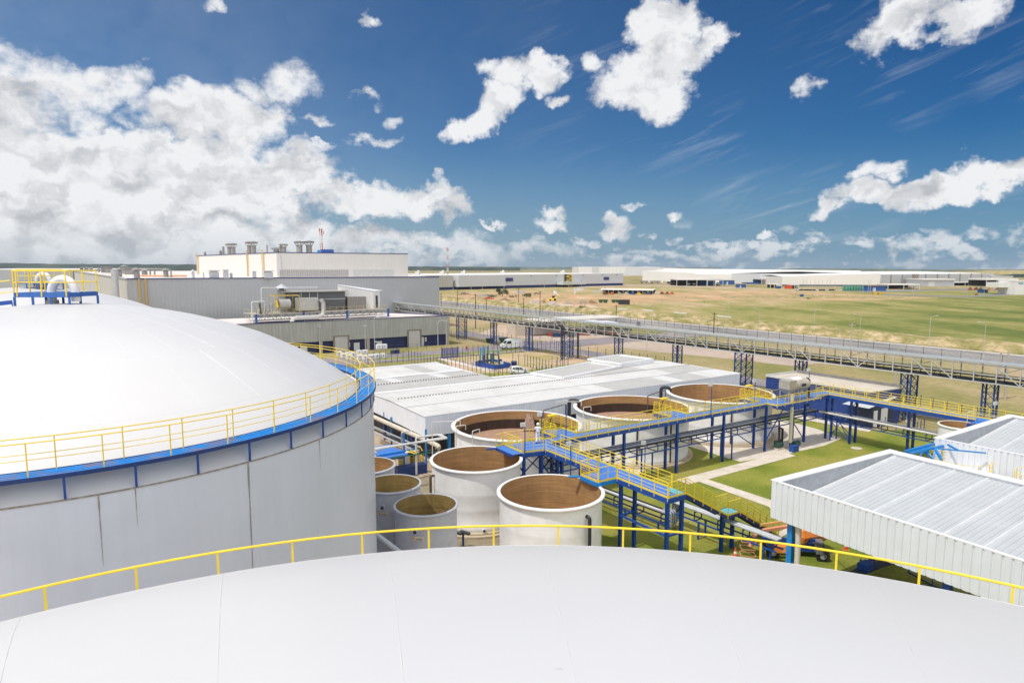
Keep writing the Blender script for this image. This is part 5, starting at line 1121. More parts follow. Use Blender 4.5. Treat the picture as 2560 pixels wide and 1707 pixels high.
# roof-top things, placed by column, on the penthouse (z) or hall roof
def vent(x, D, z, r, h, kind, label, group='roof vents on the factory', mat=None):
    h *= .78; r *= .85
    X = (x-1280)/FPX*D*1.006; Y = D*1.0125-(CZ-z)*.11; p = Vector((X, Y, z)); mat = mat or M_STK
    t = thing('roof_vent', label, 'roof vent', p, group)
    if kind == 'crown':      # stack with a wide dish on struts
        MB().lathe([(r, -.2), (r, h*.72)], p, 16).build('stack', mat, t, smooth=True)
        MB().lathe([(r*1.5, h*.86), (r*1.85, h*.95), (r*1.85, h*.98), (.01, h*1.06)], p, 16).build('cowl', mat, t, smooth=True)
        m = MB()
        for k in range(8): a = k*math.pi/4; m.beam(p+Vector((r*math.cos(a), r*math.sin(a), h*.6)), p+Vector((r*1.9*math.cos(a), r*1.9*math.sin(a), h*.95)), r*.12)
        m.build('strut', mat, t)
    elif kind == 'cone':
        MB().lathe([(r, -.2), (r, h*.7)], p, 14).build('stack', mat, t, smooth=True); MB().lathe([(r*1.9, h*.78), (.02, h)], p, 14).build('rain_cap', mat, t, smooth=False)
        MB().lathe([(r*.5, h*.6), (r*.5, h*.9)], p, 8).build('neck', mat, t)
    elif kind == 'box':
        MB().box(p+Vector((0, 0, h*.38)), (r*2, r*2, h*.76), ROT).build('body', mat, t); MB().box(p+Vector((0, 0, h*.92)), (r*2.5, r*2.5, h*.12), ROT).build('rain_cap', mat, t); MB().box(p+Vector((0, 0, h*.80)), (r*1.5, r*1.5, h*.1), ROT).build('neck', mat, t)
    elif kind == 'pipe': MB().lathe([(r, -.2), (r, h), (.01, h)], p, 10).build('stack', mat, t, smooth=True)
M_STK = M('weathered_stack_steel', (.33, .32, .31), .6, .2, var=.15, scale=.6, streak=.3); M_VG = M('pale_zinc_vent', (.50, .52, .54), .5, .2, var=.1, scale=1)
pos_names = iter(range(100))
for (x, D, r, h, k, l) in ((513, 262, .5, 2.2, 'cone', 'small capped stack at the left end of the penthouse roof'), (552, 250, .55, 2.5, 'cone', 'short capped stack left of the double chimneys on the penthouse'), (559, 250, .45, 4.2, 'pipe', 'slim plain stack beside the leftmost wide chimney'),
        (575, 245, 1.0, 5.4, 'crown', 'wide crowned chimney, leftmost of the large ones, left barrel'), (583, 244, 1.0, 5.4, 'crown', 'wide crowned chimney, leftmost of the large ones, right barrel'), (625, 236, 1.05, 5.8, 'crown', 'dark wide crowned chimney in the middle of the penthouse, left barrel'), (634, 235, 1.05, 5.8, 'crown', 'dark wide crowned chimney in the middle of the penthouse, right barrel'),
        (668, 232, .3, 4.2, 'pipe', 'thin dark pole on the penthouse left of the corner ladder'), (691, 226, 1.1, 2.6, 'crown', 'low crowned vent at the penthouse corner'), (702, 225, .55, 4.8, 'cone', 'tall slim capped stack right of the penthouse corner'), (710, 224, .9, 4.2, 'crown', 'middle sized crowned vent right of the penthouse corner'),
        (749, 224, 1.15, 5.4, 'crown', 'left of the paired pale mushroom chimneys on the penthouse'), (773, 226, 1.15, 5.6, 'crown', 'right of the paired pale mushroom chimneys on the penthouse')):
    vent(x, D, PZ, r, h, k, l)
X = (822-1280)/FPX*228; t = thing('roof_unit', 'blue box unit on the white penthouse roof', 'roof unit', Vector((X, 228, PZ))); MB().box((X, 228, PZ+.7), (3.6, 3, 1.5), ROT).build('casing', BLUE, t); MB().box((X-2.3, 226, PZ+.6), (.6, 1.6, 1.2), ROT).build('duct', SKYB, t)
vr = [(204, 330, .8, 2.6, 'cone'), (216, 320, 1.1, 2.8, 'cone'), (228, 315, .8, 2.8, 'cone'), (247, 300, .5, 2.6, 'pipe'), (262, 290, 1.6, 3.4, 'box'), (272, 285, 1.6, 3.2, 'box'), (299, 215, .9, 4.2, 'cone'), (311, 270, 1.1, 4.6, 'cone'), (324, 255, 2.0, 3.3, 'box'), (342, 200, 1.0, 4.2, 'cone'), (357, 230, .4, 2.6, 'pipe'), (363, 225, .9, 3.6, 'cone'), (376, 222, .3, 3.0, 'pipe'), (387, 220, .3, 3.0, 'pipe'), (415, 215, .9, 4.0, 'cone'), (428, 212, .3, 3.1, 'pipe'), (483, 205, .5, 3.4, 'cone'), (509, 203, .25, 2.4, 'pipe'), (535, 200, 1.5, 3.2, 'box'), (565, 200, .8, 3.4, 'box'), (578, 202, .5, 2.0, 'pipe'), (636, 204, .6, 2.8, 'box'), (671, 205, 1.4, 3.0, 'box'), (835, 222, 2.1, 3.2, 'box')]
for i, (x, D, r, h, k) in enumerate(vr):
    kw = {'cone': 'cone capped vent', 'box': 'boxy zinc vent', 'pipe': 'thin vent pipe'}[k]
    zr = ZF+(0 if D < 230 else (D-200)*.012)
    vent(x, D, zr, r, h, k, '%s on the grey hall roof, %s from the left among them' % (kw, ['1st', '2nd', '3rd', '4th', '5th', '6th', '7th', '8th', '9th', '10th', '11th', '12th'][sum(1 for q in vr[:i] if q[4] == k)]), 'vents on the grey hall roof', M_VG if i > 15 else M_STK)
m = MB(); 
for (x0, x1, D) in ((350, 470, 222), (255, 330, 262)): 
    a_, b_ = [Vector(((x-1280)/FPX*D, D, ZF+.5)) for x in (x0, x1)]; m.tube([a_, b_], .35, 6)
tag(m.build('roof_pipe', M('rusty_orange_pipe', (.62, .36, .18), .7, var=.3)), 'rust orange pipes lying across the grey hall roof', 'pipe')
def tower_mast(x, ytop, D, w, label, red=True):
    X = (x-1280)/FPX*D; zt = Z_at((0, D), ytop); t = thing('radio_mast', label, 'mast', Vector((X, D, 0)), 'red and white lattice masts'); n = 10
    for i in range(n):
        z0, z1 = zt*i/n, zt*(i+1)/n; m = MB()
        for (sx, sy) in ((-1, -1), (1, -1), (0, 1)): m.beam((X+sx*w/2, D+sy*w/2, z0), (X+sx*w/2, D+sy*w/2, z1), w*.14)
        for k in range(3):
            za, zb = z0+(z1-z0)*k/3, z0+(z1-z0)*(k+1)/3; m.beam((X-w/2, D-w/2, za), (X+w/2, D-w/2, zb), w*.1); m.beam((X+w/2, D-w/2, za), (X, D+w/2, zb), w*.1)
        m.build('mast_section', RDP if i % 2 else LGREY, t)
    m = MB(); 
    for k in range(3): m.box((X+(k-1)*w*.9, D, zt-1-k*.8), (w*.22, w*.22, 2.2))
    m.build('antenna', RDP, t)
RDP = M('red_mast_paint', (.45, .15, .10), .6)
tower_mast(809, 571, 420, 1.5, 'red and white radio mast rising behind the white penthouse')
tower_mast(1120, 619, 700, 1.5, 'slim red and white mast right of the grey factory')
# annexe
AFR, AFL = P(1124, 788, 8.1), P(589, 811, 8.1); AFR.z = AFL.z = 0; ad = (AFR-AFL).normalized(); AFL = AFR-ad*75; an_ = Vector((ad.y, -ad.x, 0)); ab = -an_
t = thing('annexe', 'low grey corrugated annexe with dark blue base in front of the factory', 'building', AFL); AZ = 8.1; AC = 3.0
MB().quad(AFL+Vector((0, 0, AC)), AFR+Vector((0, 0, AC)), AFR+Vector((0, 0, AZ)), AFL+Vector((0, 0, AZ))).build('wall', CLG2, t)
MB().quad(AFR+Vector((0, 0, AC)), AFR+ab*48+Vector((0, 0, AC)), AFR+ab*48+Vector((0, 0, 6.2)), AFR+Vector((0, 0, AZ))).build('wall', CLG2, t)
NB = M('navy_blue_wall', (.010, .018, .085), .6, var=.1, scale=.6)
m = MB(); i0, i1 = AFL+ab*.5, AFR+ab*.5-ad*.5; m.quad(i0, i1, i1+Vector((0, 0, AC+.1)), i0+Vector((0, 0, AC+.1))); m.quad(i1, i1+ab*47, i1+ab*47+Vector((0, 0, AC)), i1+Vector((0, 0, AC))); m.build('base_wall', NB, t)
MB().quad(AFL+Vector((0, 0, AZ-.1)), AFR+Vector((0, 0, AZ-.1)), AFR+ab*50+Vector((0, 0, 5.9)), AFL+ab*50+Vector((0, 0, 5.9))).build('roof', PRF, t)
MB().beam(AFL+Vector((0, 0, AZ)), AFR+Vector((0, 0, AZ)), .3, .16).build('eaves_trim', NTR, t); MB().beam(AFR+Vector((0, 0, AZ)), AFR+ab*48+Vector((0, 0, 6.1)), .3, .16).build('eaves_trim', NTR, t)
def on_annexe(x):  # distance along the annexe front for column x
    d = ray(x, 850); k = d.x/d.y; return (k*AFL.y-AFL.x)/(ad.x-k*ad.y)
for x in (802, 920, 1119):
    s = on_annexe(x); p = AFL+ad*s+ab*.1; MB().box(p+Vector((0, 0, AC/2)), (.7, .7, AC), ROT).build('pillar', M('stained_concrete_pillar', (.38, .34, .28), .9, var=.2), t)
for (x, w, z1, proud, nm) in ((853, 3.2, 3.9, .1, 'roller_door'), (1036, 3.2, 4.4, .1, 'roller_door'), (893, 1.5, 2.1, .55, 'door'), (950, 1.4, 2.1, .55, 'door'), (1056, 1.3, 2.5, .55, 'door'), (760, 1.7, 2.0, .55, 'door')):
    s = on_annexe(x); p = AFL+ad*s-ab*(.04 if proud < .2 else -.46)
    if proud < .2:
        m = MB(); 
        for sx in (-1, 1): m.box(p+ad*sx*(w/2+.25)+Vector((0, 0, z1/2+.1)), (.4, .25, z1+.3), math.atan2(ad.y, ad.x))
        m.box(p+Vector((0, 0, z1+.15)), (w+.9, .28, .3), math.atan2(ad.y, ad.x)); m.build('door_frame', M('brown_door_frame', (.22, .19, .15), .8), t)
        MB().box(p+Vector((0, 0, z1/2)), (w, .12, z1), math.atan2(ad.y, ad.x)).build(nm, M('grey_door_sheet', (.48, .48, .47), .6, streak=.1), t)
    else: MB().box(p+Vector((0, 0, z1/2)), (w, .08, z1), math.atan2(ad.y, ad.x)).build(nm, LGREY, t)
SIGNW = M('white_sign', (.7, .7, .7), .6)
for x, z in ((874, 2.0), (874, 1.4), (941, 2.0), (1066, 2.1), (1066, 1.5), (742, 2.0)):
    s = on_annexe(x); p = AFL+ad*s+ab*.44; MB().box(p+Vector((0, 0, z)), (.5, .05, .4), math.atan2(ad.y, ad.x)).build('door_sign', SIGNW, t)
# street lamps against the annexe
def lamp(base, h, label, group='grey lamp posts by the annexe', arm=1.2, head='bar', side=1, r=.09):
    t = thing('lamp_post', label, 'lamp post', base, group)
    top = base+Vector((0, 0, h)); MB().tube([base, top-Vector((0, 0, .6))]+([top+Vector((side*arm*.4, 0, -.15)), top+Vector((side*arm, 0, 0))] if head == 'arm' else [top]), [r*1.2, r]+([r*.7, r*.6] if head == 'arm' else [r]), 8).build('pole', GALV, t, smooth=True)
    if head == 'arm': MB().box(top+Vector((side*(arm+.25), 0, .02)), (.7, .25, .12)).build('lamp_head', LGREY, t)
    else:
        MB().box(top, (arm, .3, .15), ROT).build('lamp_head', LGREY, t)
def ztop(p, y): return Z_at(p, y)
for (x, yb, yt, l, hd) in ((800, 884, 817, 'left of the annexe roller door', 'bar'), (914, 880, 814, 'between the two pale doors of the annexe', 'bar'), (937, 878, 792, 'thin one in front of the annexe middle', 'arm'), (1095, 866, 801, 'near the right end of the annexe', 'arm'), (1116, 866, 802, 'at the annexe right corner', 'bar'), (763, 880, 795, 'thin one at the left of the annexe wall', 'arm')):
    p = P(x, yb); lamp(p, ztop(p, yt), 'grey lamp post %s' % l, head=hd, arm=1.0)
# steel platform with air handling plant on the annexe roof
t = thing('plant_platform', 'beige truss platform carrying ducts and plant on the annexe roof', 'platform', AFL+ad*25+ab*8+Vector((0, 0, 8)))
def AP(x, dep, z): s = on_annexe(x)*(1+0*dep); p = AFL+ad*s; p = p*((p.length+dep)/p.length); return Vector((p.x, p.y, z))
PY = M('pale_yellow_rail', (.60, .50, .26), .6, var=.1); BT = M('beige_truss', (.42, .40, .36), .6, var=.1)
p0, p1 = AP(643, 4, 0), AP(972, 9, 0); dpl = (p1-p0).normalized(); bpl = Vector((-dpl.y, dpl.x, 0)); Lp = (p1-p0).length; z0, z1 = 8.5, 9.9
def Q(s, v, z): p = p0+dpl*s+bpl*v; return Vector((p.x, p.y, z))
MB().quad(Q(0, 0, z1), Q(Lp, 0, z1), Q(Lp, 9, z1), Q(0, 9, z1)).build('deck', M('sandy_grating', (.42, .37, .26), .8, var=.15), t)
m = MB(); k = int(Lp/1.0)
for i in range(k): m.beam(Q(i*Lp/k, 0, z0 if i % 2 else z1), Q((i+1)*Lp/k, 0, z1 if i % 2 else z0), .11)
m.beam(Q(0, 0, z0), Q(Lp, 0, z0), .12); m.beam(Q(0, 0, z1), Q(Lp, 0, z1), .14, .2)
for i in range(9): m.beam(Q(0, i, z0 if i % 2 else z1), Q(0, (i+1), z1 if i % 2 else z0), .1)
m.beam(Q(0, 0, z1), Q(0, 9, z1), .14, .2); m.build('truss', BT, t)
for s in (0, Lp*.33, Lp*.66, Lp): MB().box(Q(s, 0, 8.9), (.45, .45, 2.2), ROT).build('support_post', BLUE, t)
railing(t, [Q(0, 9, z1), Q(0, 0, z1), Q(Lp, 0, z1), Q(Lp, 9, z1), Q(Lp*.6, 9, z1)], mat=PY, sp=1.9, mids=(.6,), toe=False)
MB().quad(Q(0, .3, 8.3), Q(Lp, .3, 8.3), Q(Lp, 9, 8.0), Q(0, 9, 8.0)).build('shade_sheet', M('brown_shade_sheet', (.17, .13, .09), .9, var=.2), t)  # brown sheet added to stand in for the shade under the platform
m = MB()
for vv in (3, 6, 9):
    for i in range(k): m.beam(Q(i*Lp/k, vv, z0 if i % 2 else z1), Q((i+1)*Lp/k, vv, z1 if i % 2 else z0), .1)
m.build('inner_truss', BT, t)
# things on the platform
def roofthing(name, label, cat): return thing(name, label, cat, Q(5, 3, z1), None)
t = roofthing('fan_unit', 'silver cylindrical fan drum with yellow guard on the annexe roof platform', 'fan')
ALU = M('bright_duct_metal', (.50, .49, .47), .4, .3, var=.12, scale=1.5)
MB().tube([Q(6.2, 2.5, z1+2.2), Q(9.2, 3.0, z1+2.2)], 1.2, 24).build('drum', ALU, t, smooth=True)
m = MB()
for k in range(10): a = k*math.pi/5; m.beam(Q(6.15, 2.5, z1+2.2), Q(6.15, 2.5, z1+2.2)+bpl*1.35*math.cos(a)+Vector((0, 0, 1.35*math.sin(a))), .1)
m.build('fan_blades', DARK, t)
m = MB()
for (s, v) in ((5.0, .6), (5.0, 5), (11, .6), (11, 5)): m.beam(Q(s, v, z1), Q(s, v, z1+4.3), .18)
for (a_, b_) in (((5.0, .6), (11, .6)), ((5.0, 5), (11, 5)), ((5.0, .6), (5.0, 5)), ((11, .6), (11, 5))): m.beam(Q(*a_, z1+4.3), Q(*b_, z1+4.3), .2)
m.build('frame', M('ochre_frame', (.55, .40, .12), .6), t); MB().tube([Q(5.8, 2.2, z1+1.4), Q(5.6, 2.3, z1+3.4)], .22, 8).tube([Q(5.8, 1.2, z1+1.4), Q(5.6, 1.4, z1+3.2)], .18, 8).build('guard', YEL, t)
t = roofthing('silver_duct', 'silver S-shaped air duct dropping from the platform to the annexe roof', 'duct')
MB().box(Q(13.5, 2.2, z1+2.0), (5.2, 2.6, 3.2), ROT).build('plenum', ALU, t)
m = MB(); m.tube([Q(16.0, -.6, z1+3.2), Q(16.6, -.8, z1+2.4), Q(16.6, -.8, z1), Q(16.2, -.9, 9.1), Q(15, -.9, 8.75), Q(9.6, -.9, 8.75), Q(8.6, -.9, 8.5), Q(8.2, -.9, 7.6)], .55, 12); m.build('duct', ALU, t, smooth=True)
t = roofthing('screen_house', 'dark grey framed screen box with flat roof behind the silver fan', 'enclosure')
MB().box(Q(17.5, 6.5, z1+2.6), (15, 4, 4.6), ROT).build('body', M('dark_grey_screen', (.10, .105, .115), .6, var=.1), t); MB().box(Q(17.0, 6.3, z1+5.05), (17, 4.8, .25), ROT).build('roof', BT, t)
for s in range(6): MB().box(Q(13+s*2.2, 4.4, z1+2.5), (.14, .12, 4.4), ROT).build('mullion', LGREY, t)
MB().box(Q(18.5, 4.4, z1+3.0), (13, .1, .14), ROT).build('mullion', LGREY, t)
t = roofthing('louvre_box', 'brown grey louvred box between the screen house and white shed', 'enclosure'); MB().box(Q(28.2, 5.0, z1+1.7), (5.2, 3.0, 3.4), ROT).build('body', M('brownish_louvre', (.27, .25, .23), .7, rib=('a', .5, .15)), t)
t = roofthing('roof_shed', 'white lean-to shed with sloping roof and dark doorway on the platform', 'shed')
a_, b_ = AP(770, 13, 0), AP(850, 13, 0); c_ = AP(868, 20, 0); m = MB()
s0, s1 = 24.2, 33.2
m.add([Q(s0, 7, z1), Q(s1, 4, z1), Q(s1, 4, z1+4.6), Q(s0, 7, z1+6.4)], [(0, 1, 2, 3)]); m.add([Q(s1, 4, z1), Q(s1+4.2, 8, z1), Q(s1+4.2, 8, z1+4.6), Q(s1, 4, z1+4.6)], [(0, 1, 2, 3)]); m.build('wall', WHITE, t)
m = MB(); m.add([Q(s0-.3, 6.7, z1+6.6), Q(s1, 3.7, z1+4.8), Q(s1+5.6, 8.6, z1+4.7), Q(s0+3, 12, z1+6.5)], [(0, 1, 2, 3)]); m.build('roof', CAPW, t)
MB().box(Q(s1+1.9, 5.7, z1+1.8), (.2, 1.3, 3.3), ROT+math.atan2(4, 4.2)+math.pi/2).build('doorway', DARK, t)
t = roofthing('cowl_stack', 'grey round stack with conical cap behind the silver fan', 'roof vent'); MB().tube([Q(8.6, 6, z1), Q(8.6, 6, z1+5.6)], 1.0, 20).build('stack', M_STK, t, smooth=True)
MB().lathe([(1.9, 6.0), (.1, 7.1)], Q(8.6, 6, z1), 20).build('rain_cap', M_VG, t); MB().tube([Q(8.6, 6, z1+5.5), Q(8.6, 6, z1+6.4)], .6, 12).build('neck', DARK, t)
pipe('roof_pipe', [Q(3.2, 5, z1), Q(3.2, 5, z1+6.2), Q(18, 5.6, z1+6.0)], .16, LGREY, 'pale pipe looping high over the annexe roof plant')
pipe('roof_pipe', [Q(-1.0, -.3, 8.0), Q(-1.0, -.3, z1+3.1), Q(2.2, -.2, z1+3.1), Q(2.2, 1, z1)], .16, LGREY, 'white hooped pipes at the left end of the roof platform')
t = roofthing('pump_skid', 'cluster of small dark pumps and valves at the left end of the roof platform', 'pump')
rr = random.Random(4)
for k in range(16):
    s, v = rr.uniform(1.2, 5.2), rr.uniform(1, 5); MB().tube([Q(s, v, z1), Q(s+rr.uniform(-.5, .5), v, z1+rr.uniform(1.2, 3))], rr.uniform(.1, .3), 8).build('pump_body', rr.choice([M_STK, DARK, GALV, BT]), t)
# ------------------------------------------------------------------ far factory buildings
FARW = M('far_white_cladding', (.74, .71, .67), .6, var=.03, scale=.02); FARR = M('far_pale_roof', (.74, .72, .68), .6, var=.03, scale=.02)
FARG = M('far_grey_cladding', (.56, .57, .585), .6, var=.04, scale=.02); FARB = M('far_blue_wall', (.015, .03, .14), .6); FARS = M('far_steel_blue_wall', (.10, .18, .28), .6)
def gpt(x, y): return P(x, y, 0)
def far_block(name, label, x0, yb0, x1, yb1, ytop0, ytop1, depth, mats, side=None, cat='building', base=None, basemat=None, roofrise=0.0, group=None, parts=()):
    """block whose front runs between two ground points; heights from the top rows"""
    a, b = gpt(x0, yb0), gpt(x1, yb1); za, zb = Z_at(a, ytop0), Z_at(b, ytop1); n = (b-a).normalized(); n = Vector((-n.y, n.x, 0))
    if n.y < 0: n = -n
    t = thing(name, label, cat, a, group)
    c, d = b+n*depth, a+n*depth
    if side is not None: d = gpt(*side) ; c = d+(b-a)
    zz = base or 0
    MB().quad(a+Vector((0, 0, zz)), b+Vector((0, 0, zz)), b+Vector((0, 0, zb)), a+Vector((0, 0, za))).build('wall', mats[0], t)
    m = MB(); m.quad(d, a, a+Vector((0, 0, za)), d+Vector((0, 0, za))); m.quad(b, c, c+Vector((0, 0, zb)), b+Vector((0, 0, zb))); m.quad(c, d, d+Vector((0, 0, za)), c+Vector((0, 0, zb))); m.build('wall', mats[1] if len(mats) > 2 else mats[0], t)
    mid0, mid1 = lerp(a, d, .5), lerp(b, c, .5)
    m = MB(); m.quad(a+Vector((0, 0, za+.05)), b+Vector((0, 0, zb+.05)), mid1+Vector((0, 0, zb+roofrise)), mid0+Vector((0, 0, za+roofrise))); m.quad(mid0+Vector((0, 0, za+roofrise)), mid1+Vector((0, 0, zb+roofrise)), c+Vector((0, 0, zb+.05)), d+Vector((0, 0, za+.05))); m.build('roof', mats[-1], t)
    if base: MB().quad(a+n*.8, b+n*.8, b+n*.8+Vector((0, 0, zz+.2)), a+n*.8+Vector((0, 0, zz+.2))).build('base_wall', basemat or FARB, t)
    for (f0, f1, h0, h1, mt, nm, out) in parts:
        p, q = lerp(a, b, f0), lerp(a, b, f1); hh0, hh1 = za*h0, za*h1
        MB().add([p-n*out+Vector((0, 0, hh0)), q-n*out+Vector((0, 0, hh0)), q-n*out+Vector((0, 0, hh1)), p-n*out+Vector((0, 0, hh1)), p+Vector((0, 0, hh0)), q+Vector((0, 0, hh0)), q+Vector((0, 0, hh1)), p+Vector((0, 0, hh1))], [(0, 1, 2, 3), (4, 0, 3, 7), (1, 5, 6, 2), (3, 2, 6, 7), (0, 4, 5, 1)]).build(nm, mt, t)
    return t, a, b, n, za
STAIRM = M('yellow_dark_stair_cage', (.20, .17, .07), .7, var=.5, scale=.8)
fb, a, b, n, za = far_block('long_factory', 'long low grey factory with dark blue base across the middle distance', 1135, 724, 1558, 713.5, 688.5, 683.5, 170, [FARG, FARG, FARR], base=2.8,
    parts=[(0, .235, .20, 1.02, FARG, 'projecting_bay', 8), (.235, .30, .52, .78, NTR, 'blue_panel', .6), (.86, .895, .5, .75, NTR, 'blue_panel', .6), (.555, .70, .19, .42, LGREY, 'canopy', 10)])
for f in (.62, .66):
    p, q = lerp(a, b, .585), lerp(a, b, .63)
p, q = lerp(a, b, .60), lerp(a, b, .645)
m = MB()
for k in range(6):
    z0, z1 = za*k/6, za*(k+1)/6; m.beam((p if k % 2 else q)-n*3+Vector((0, 0, z0)), (q if k % 2 else p)-n*3+Vector((0, 0, z1)), .45)
    m.beam(p-n*4+Vector((0, 0, z1)), q-n*4+Vector((0, 0, z1)), .3)
m.build('stair_flights', YEL, fb)
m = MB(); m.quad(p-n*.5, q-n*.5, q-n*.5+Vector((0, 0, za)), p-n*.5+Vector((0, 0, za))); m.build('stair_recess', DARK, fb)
for f in (.08, .22, .40, .55, .72, .85, .95):
    p = lerp(a, b, f)-n*.8+Vector((0, 0, za*.93)); MB().box(p, (1.4, 1.0, .5)).build('wall_lamp', DARK, fb)
far_block('factory_block', 'sunlit end wall left of the long grey factory', 1040, 727, 1133, 724.3, 689, 688.6, 140, [M('far_ribbed_olive_wall', (.46, .45, .41), .6, rib=('a', 3, .1)), FARG, FARR], base=2.6)
for i, (x, yt, w, h, l) in enumerate(((1045, 679, 14, 3, 'left'), (1106, 672, 15, 5, 'second'), (1159, 675, 14, 4, 'middle'), (1256, 676, 14, 4, 'fourth'), (1405, 677, 14, 4, 'right'))):
    D = 720+i*25; X = (x-1280)/FPX*D; t = thing('roof_plant', 'grey plant unit on the long factory roof, %s of five' % ('first', 'second', 'third', 'fourth', 'fifth')[i]+' from the left', 'roof unit', (X, D, 14), 'plant units on the long factory roof')
    MB().box((X, D, 15.5), (w*.45*D/FPX*1.6, 8, 3.2)).build('casing', LGREY, t); MB().box((X+1, D, 17.6), (w*.2*D/FPX*1.6, 5, 1.6)).build('cowl', CREAM, t)
far_block('warehouse', 'tall white warehouse breaking the skyline behind the long factory', 1447, 689, 1562, 689, 667, 666.8, 200, [M('far_white_ribbed', (.74, .74, .73), .6, rib=('a', 9, .05)), FARW, FARR],
    parts=[(.28, .44, .1, .97, FARG, 'grey_panel', .6)])
far_block('warehouse', 'low pale warehouse wing right of the tall skyline one', 1562, 689, 1650, 689.5, 667, 669, 200, [FARG, FARW, FARR])
far_block('warehouse', 'very long white warehouse with pale roof along the horizon', 1640, 693, 2135, 700, 674.5, 681, 60, [FARR, FARW, FARR], roofrise=3)
t = thing('factory_block', 'broad cream wall block left in the white factory group', 'building', gpt(1604, 702))
q0, q1, q2, q3 = gpt(1606, 702), gpt(1800, 706), gpt(1900, 700), gpt(1612, 697)
zt0, zt1 = Z_at(q0, 677), Z_at(q1, 686)
MB().quad(q0, q1, q1+Vector((0, 0, zt1)), q0+Vector((0, 0, zt0))).build('wall', FARW, t)
MB().quad(q0+Vector((0, 0, zt0)), q1+Vector((0, 0, zt1)), gpt(1990, 694)+Vector((0, 0, 13)), gpt(1660, 693)+Vector((0, 0, zt0))).build('roof', FARR, t)
MB().quad(q1, gpt(1860, 703), gpt(1860, 703)+Vector((0, 0, 11)), q1+Vector((0, 0, zt1))).build('wall', FARW, t)
far_block('warehouse', 'white warehouse with lower roof in the middle of the white group', 1730, 705.5, 2086, 711, 685.5, 688, 60, [FARW, FARW, FARR], roofrise=2.5, parts=[(.33, .36, .05, .95, FARG, 'grey_panel', .5), (.80, .999, .55, 1.25, FARG, 'raised_bay', 4)])
far_block('warehouse', 'white factory wall with steel blue base behind thin poles', 1955, 715.5, 2199, 716.5, 692, 684, 120, [FARW, FARW, FARR], base=1.9, basemat=FARS, roofrise=1.5)
bb, a, b, n, za = far_block('ribbed_factory', 'long grey panelled factory with white roof at the right distance', 2201, 716, 2482, 706.5, 686.5, 684, 200, [FARG, FARG, FARR], roofrise=3)
for k in range(1, 10): p = lerp(a, b, (k/10)**1.15*.98); MB().box(p-n*.5+Vector((0, 0, za/2)), (1.2, 1, za), 0).build('pilaster', M_STK, bb)
for i, x in enumerate((2280, 2284.5, 2289, 2293.5)):
    p = gpt(x, 714.5); t = thing('silo', 'brown grey slim silo in front of the panelled factory, %s from the left' % ('first', 'second', 'third', 'fourth')[i], 'silo', p, 'slim silos')
    MB().lathe([(.8, 0), (.8, Z_at(p, 686)), (.1, Z_at(p, 684.5))], p, 12).build('shell', M('silo_shell_%s' % 'abcd'[i], (.26, .21, .17), .6, streak=.3), t, smooth=True)
def shed(x0, yb, x1, ytop, label, wm, rm, depth=14, open_front=False, h0=None):
    a, b = gpt(x0, yb), gpt(x1, yb); zt = Z_at(a, ytop); t = thing('shed', label, 'shed', a); mid = Vector(((a.x+b.x)/2, a.y+depth/2, 0)); w = b.x-a.x
    if open_front:
        th = zt*.22; MB().box((mid.x, mid.y, zt-th/2), (w, depth, th)).build('roof', rm, t)
        k = max(2, int(w/12)); 
        for i in range(k+1): MB().box((a.x+.4+(w-.8)*i/k, a.y+.3, (zt-th)/2), (.5, .5, zt-th)).build('post', LGREY, t)
        MB().box((mid.x, a.y+depth-.3, (zt-th)/2), (w, .3, zt-th)).build('back_wall', wm, t)
    else:
        MB().box((mid.x, mid.y, zt*.42), (w, depth, zt*.84)).build('wall', wm, t); MB().box((mid.x, mid.y-.3, zt*.92), (w+.8, depth+1.4, zt*.14)).build('roof', rm, t)
        MB().box((a.x+w*.3, a.y-.03, zt*.3), (w*.18, .1, zt*.6)).build('door', LGREY if wm != LGREY else DARK, t)
    return t
FB2 = M('mid_blue_shed', (.03, .11, .32), .6)
shed(1691, 715, 1768, 696, 'white roofed open truck shelter in front of the cream factory block', DARK, FARW, 30, True)
shed(1768, 715, 1808, 697.5, 'grey roofed open shelter adjoining the white truck shelter', FB2, FARG, 30, True)
shed(1672, 710, 1697, 703, 'dark green grey low shed left of the white truck shelter', M('dark_teal_wall', (.05, .08, .09), .7), FARG, 10)
shed(1810, 712, 1836, 699, 'blue and grey building right of the truck shelters', FB2, FARG, 20)
shed(1845, 719.5, 1865, 709, 'small blue kiosk with tan roof at the field edge', FB2, M('tan_roof', (.45, .36, .26), .8), 8)
shed(1903, 711, 1935, 696, 'long blue and dark open building under the grey roof', FB2, FARG, 30, True)
shed(1935, 711, 1975, 699, 'pale blue glazed office below the factory', M('pale_blue_office', (.30, .38, .48), .5), FARR, 16)
shed(1925, 720, 1947, 709, 'small open white hut beside the blue skip', DARK, FARW, 8, True)
shed(1976, 722, 1998, 711, 'grey white lean-to hut beside the red truck', DARK, FARG, 8, True)
shed(2173, 728, 2215, 713, 'blue container-like shed with brown roof near the green tanks', FB2, M('brown_roof', (.22, .17, .13), .8), 14)
shed(2219, 723, 2300, 710, 'white roofed open car port in front of the silos', DARK, FARW, 20, True)
shed(2304, 716, 2384, 697, 'white loading dock building at the panelled factory', M('dock_grey', (.42, .43, .46), .6), FARR, 30)
shed(2384, 714, 2470, 705, 'long white low canopy along the panelled factory', FB2, FARR, 14, True)
shed(2465, 716, 2545, 696, 'dark open shelter with pale roof left of the white gatehouse', DARK, FARR, 30, True)
shed(2482, 707, 2530, 690, 'white block building under the orange quarry', FARW, FARG, 40)
shed(2456, 732.5, 2470, 724.5, 'small blue hut on the far lawn', FB2, DARK, 6)
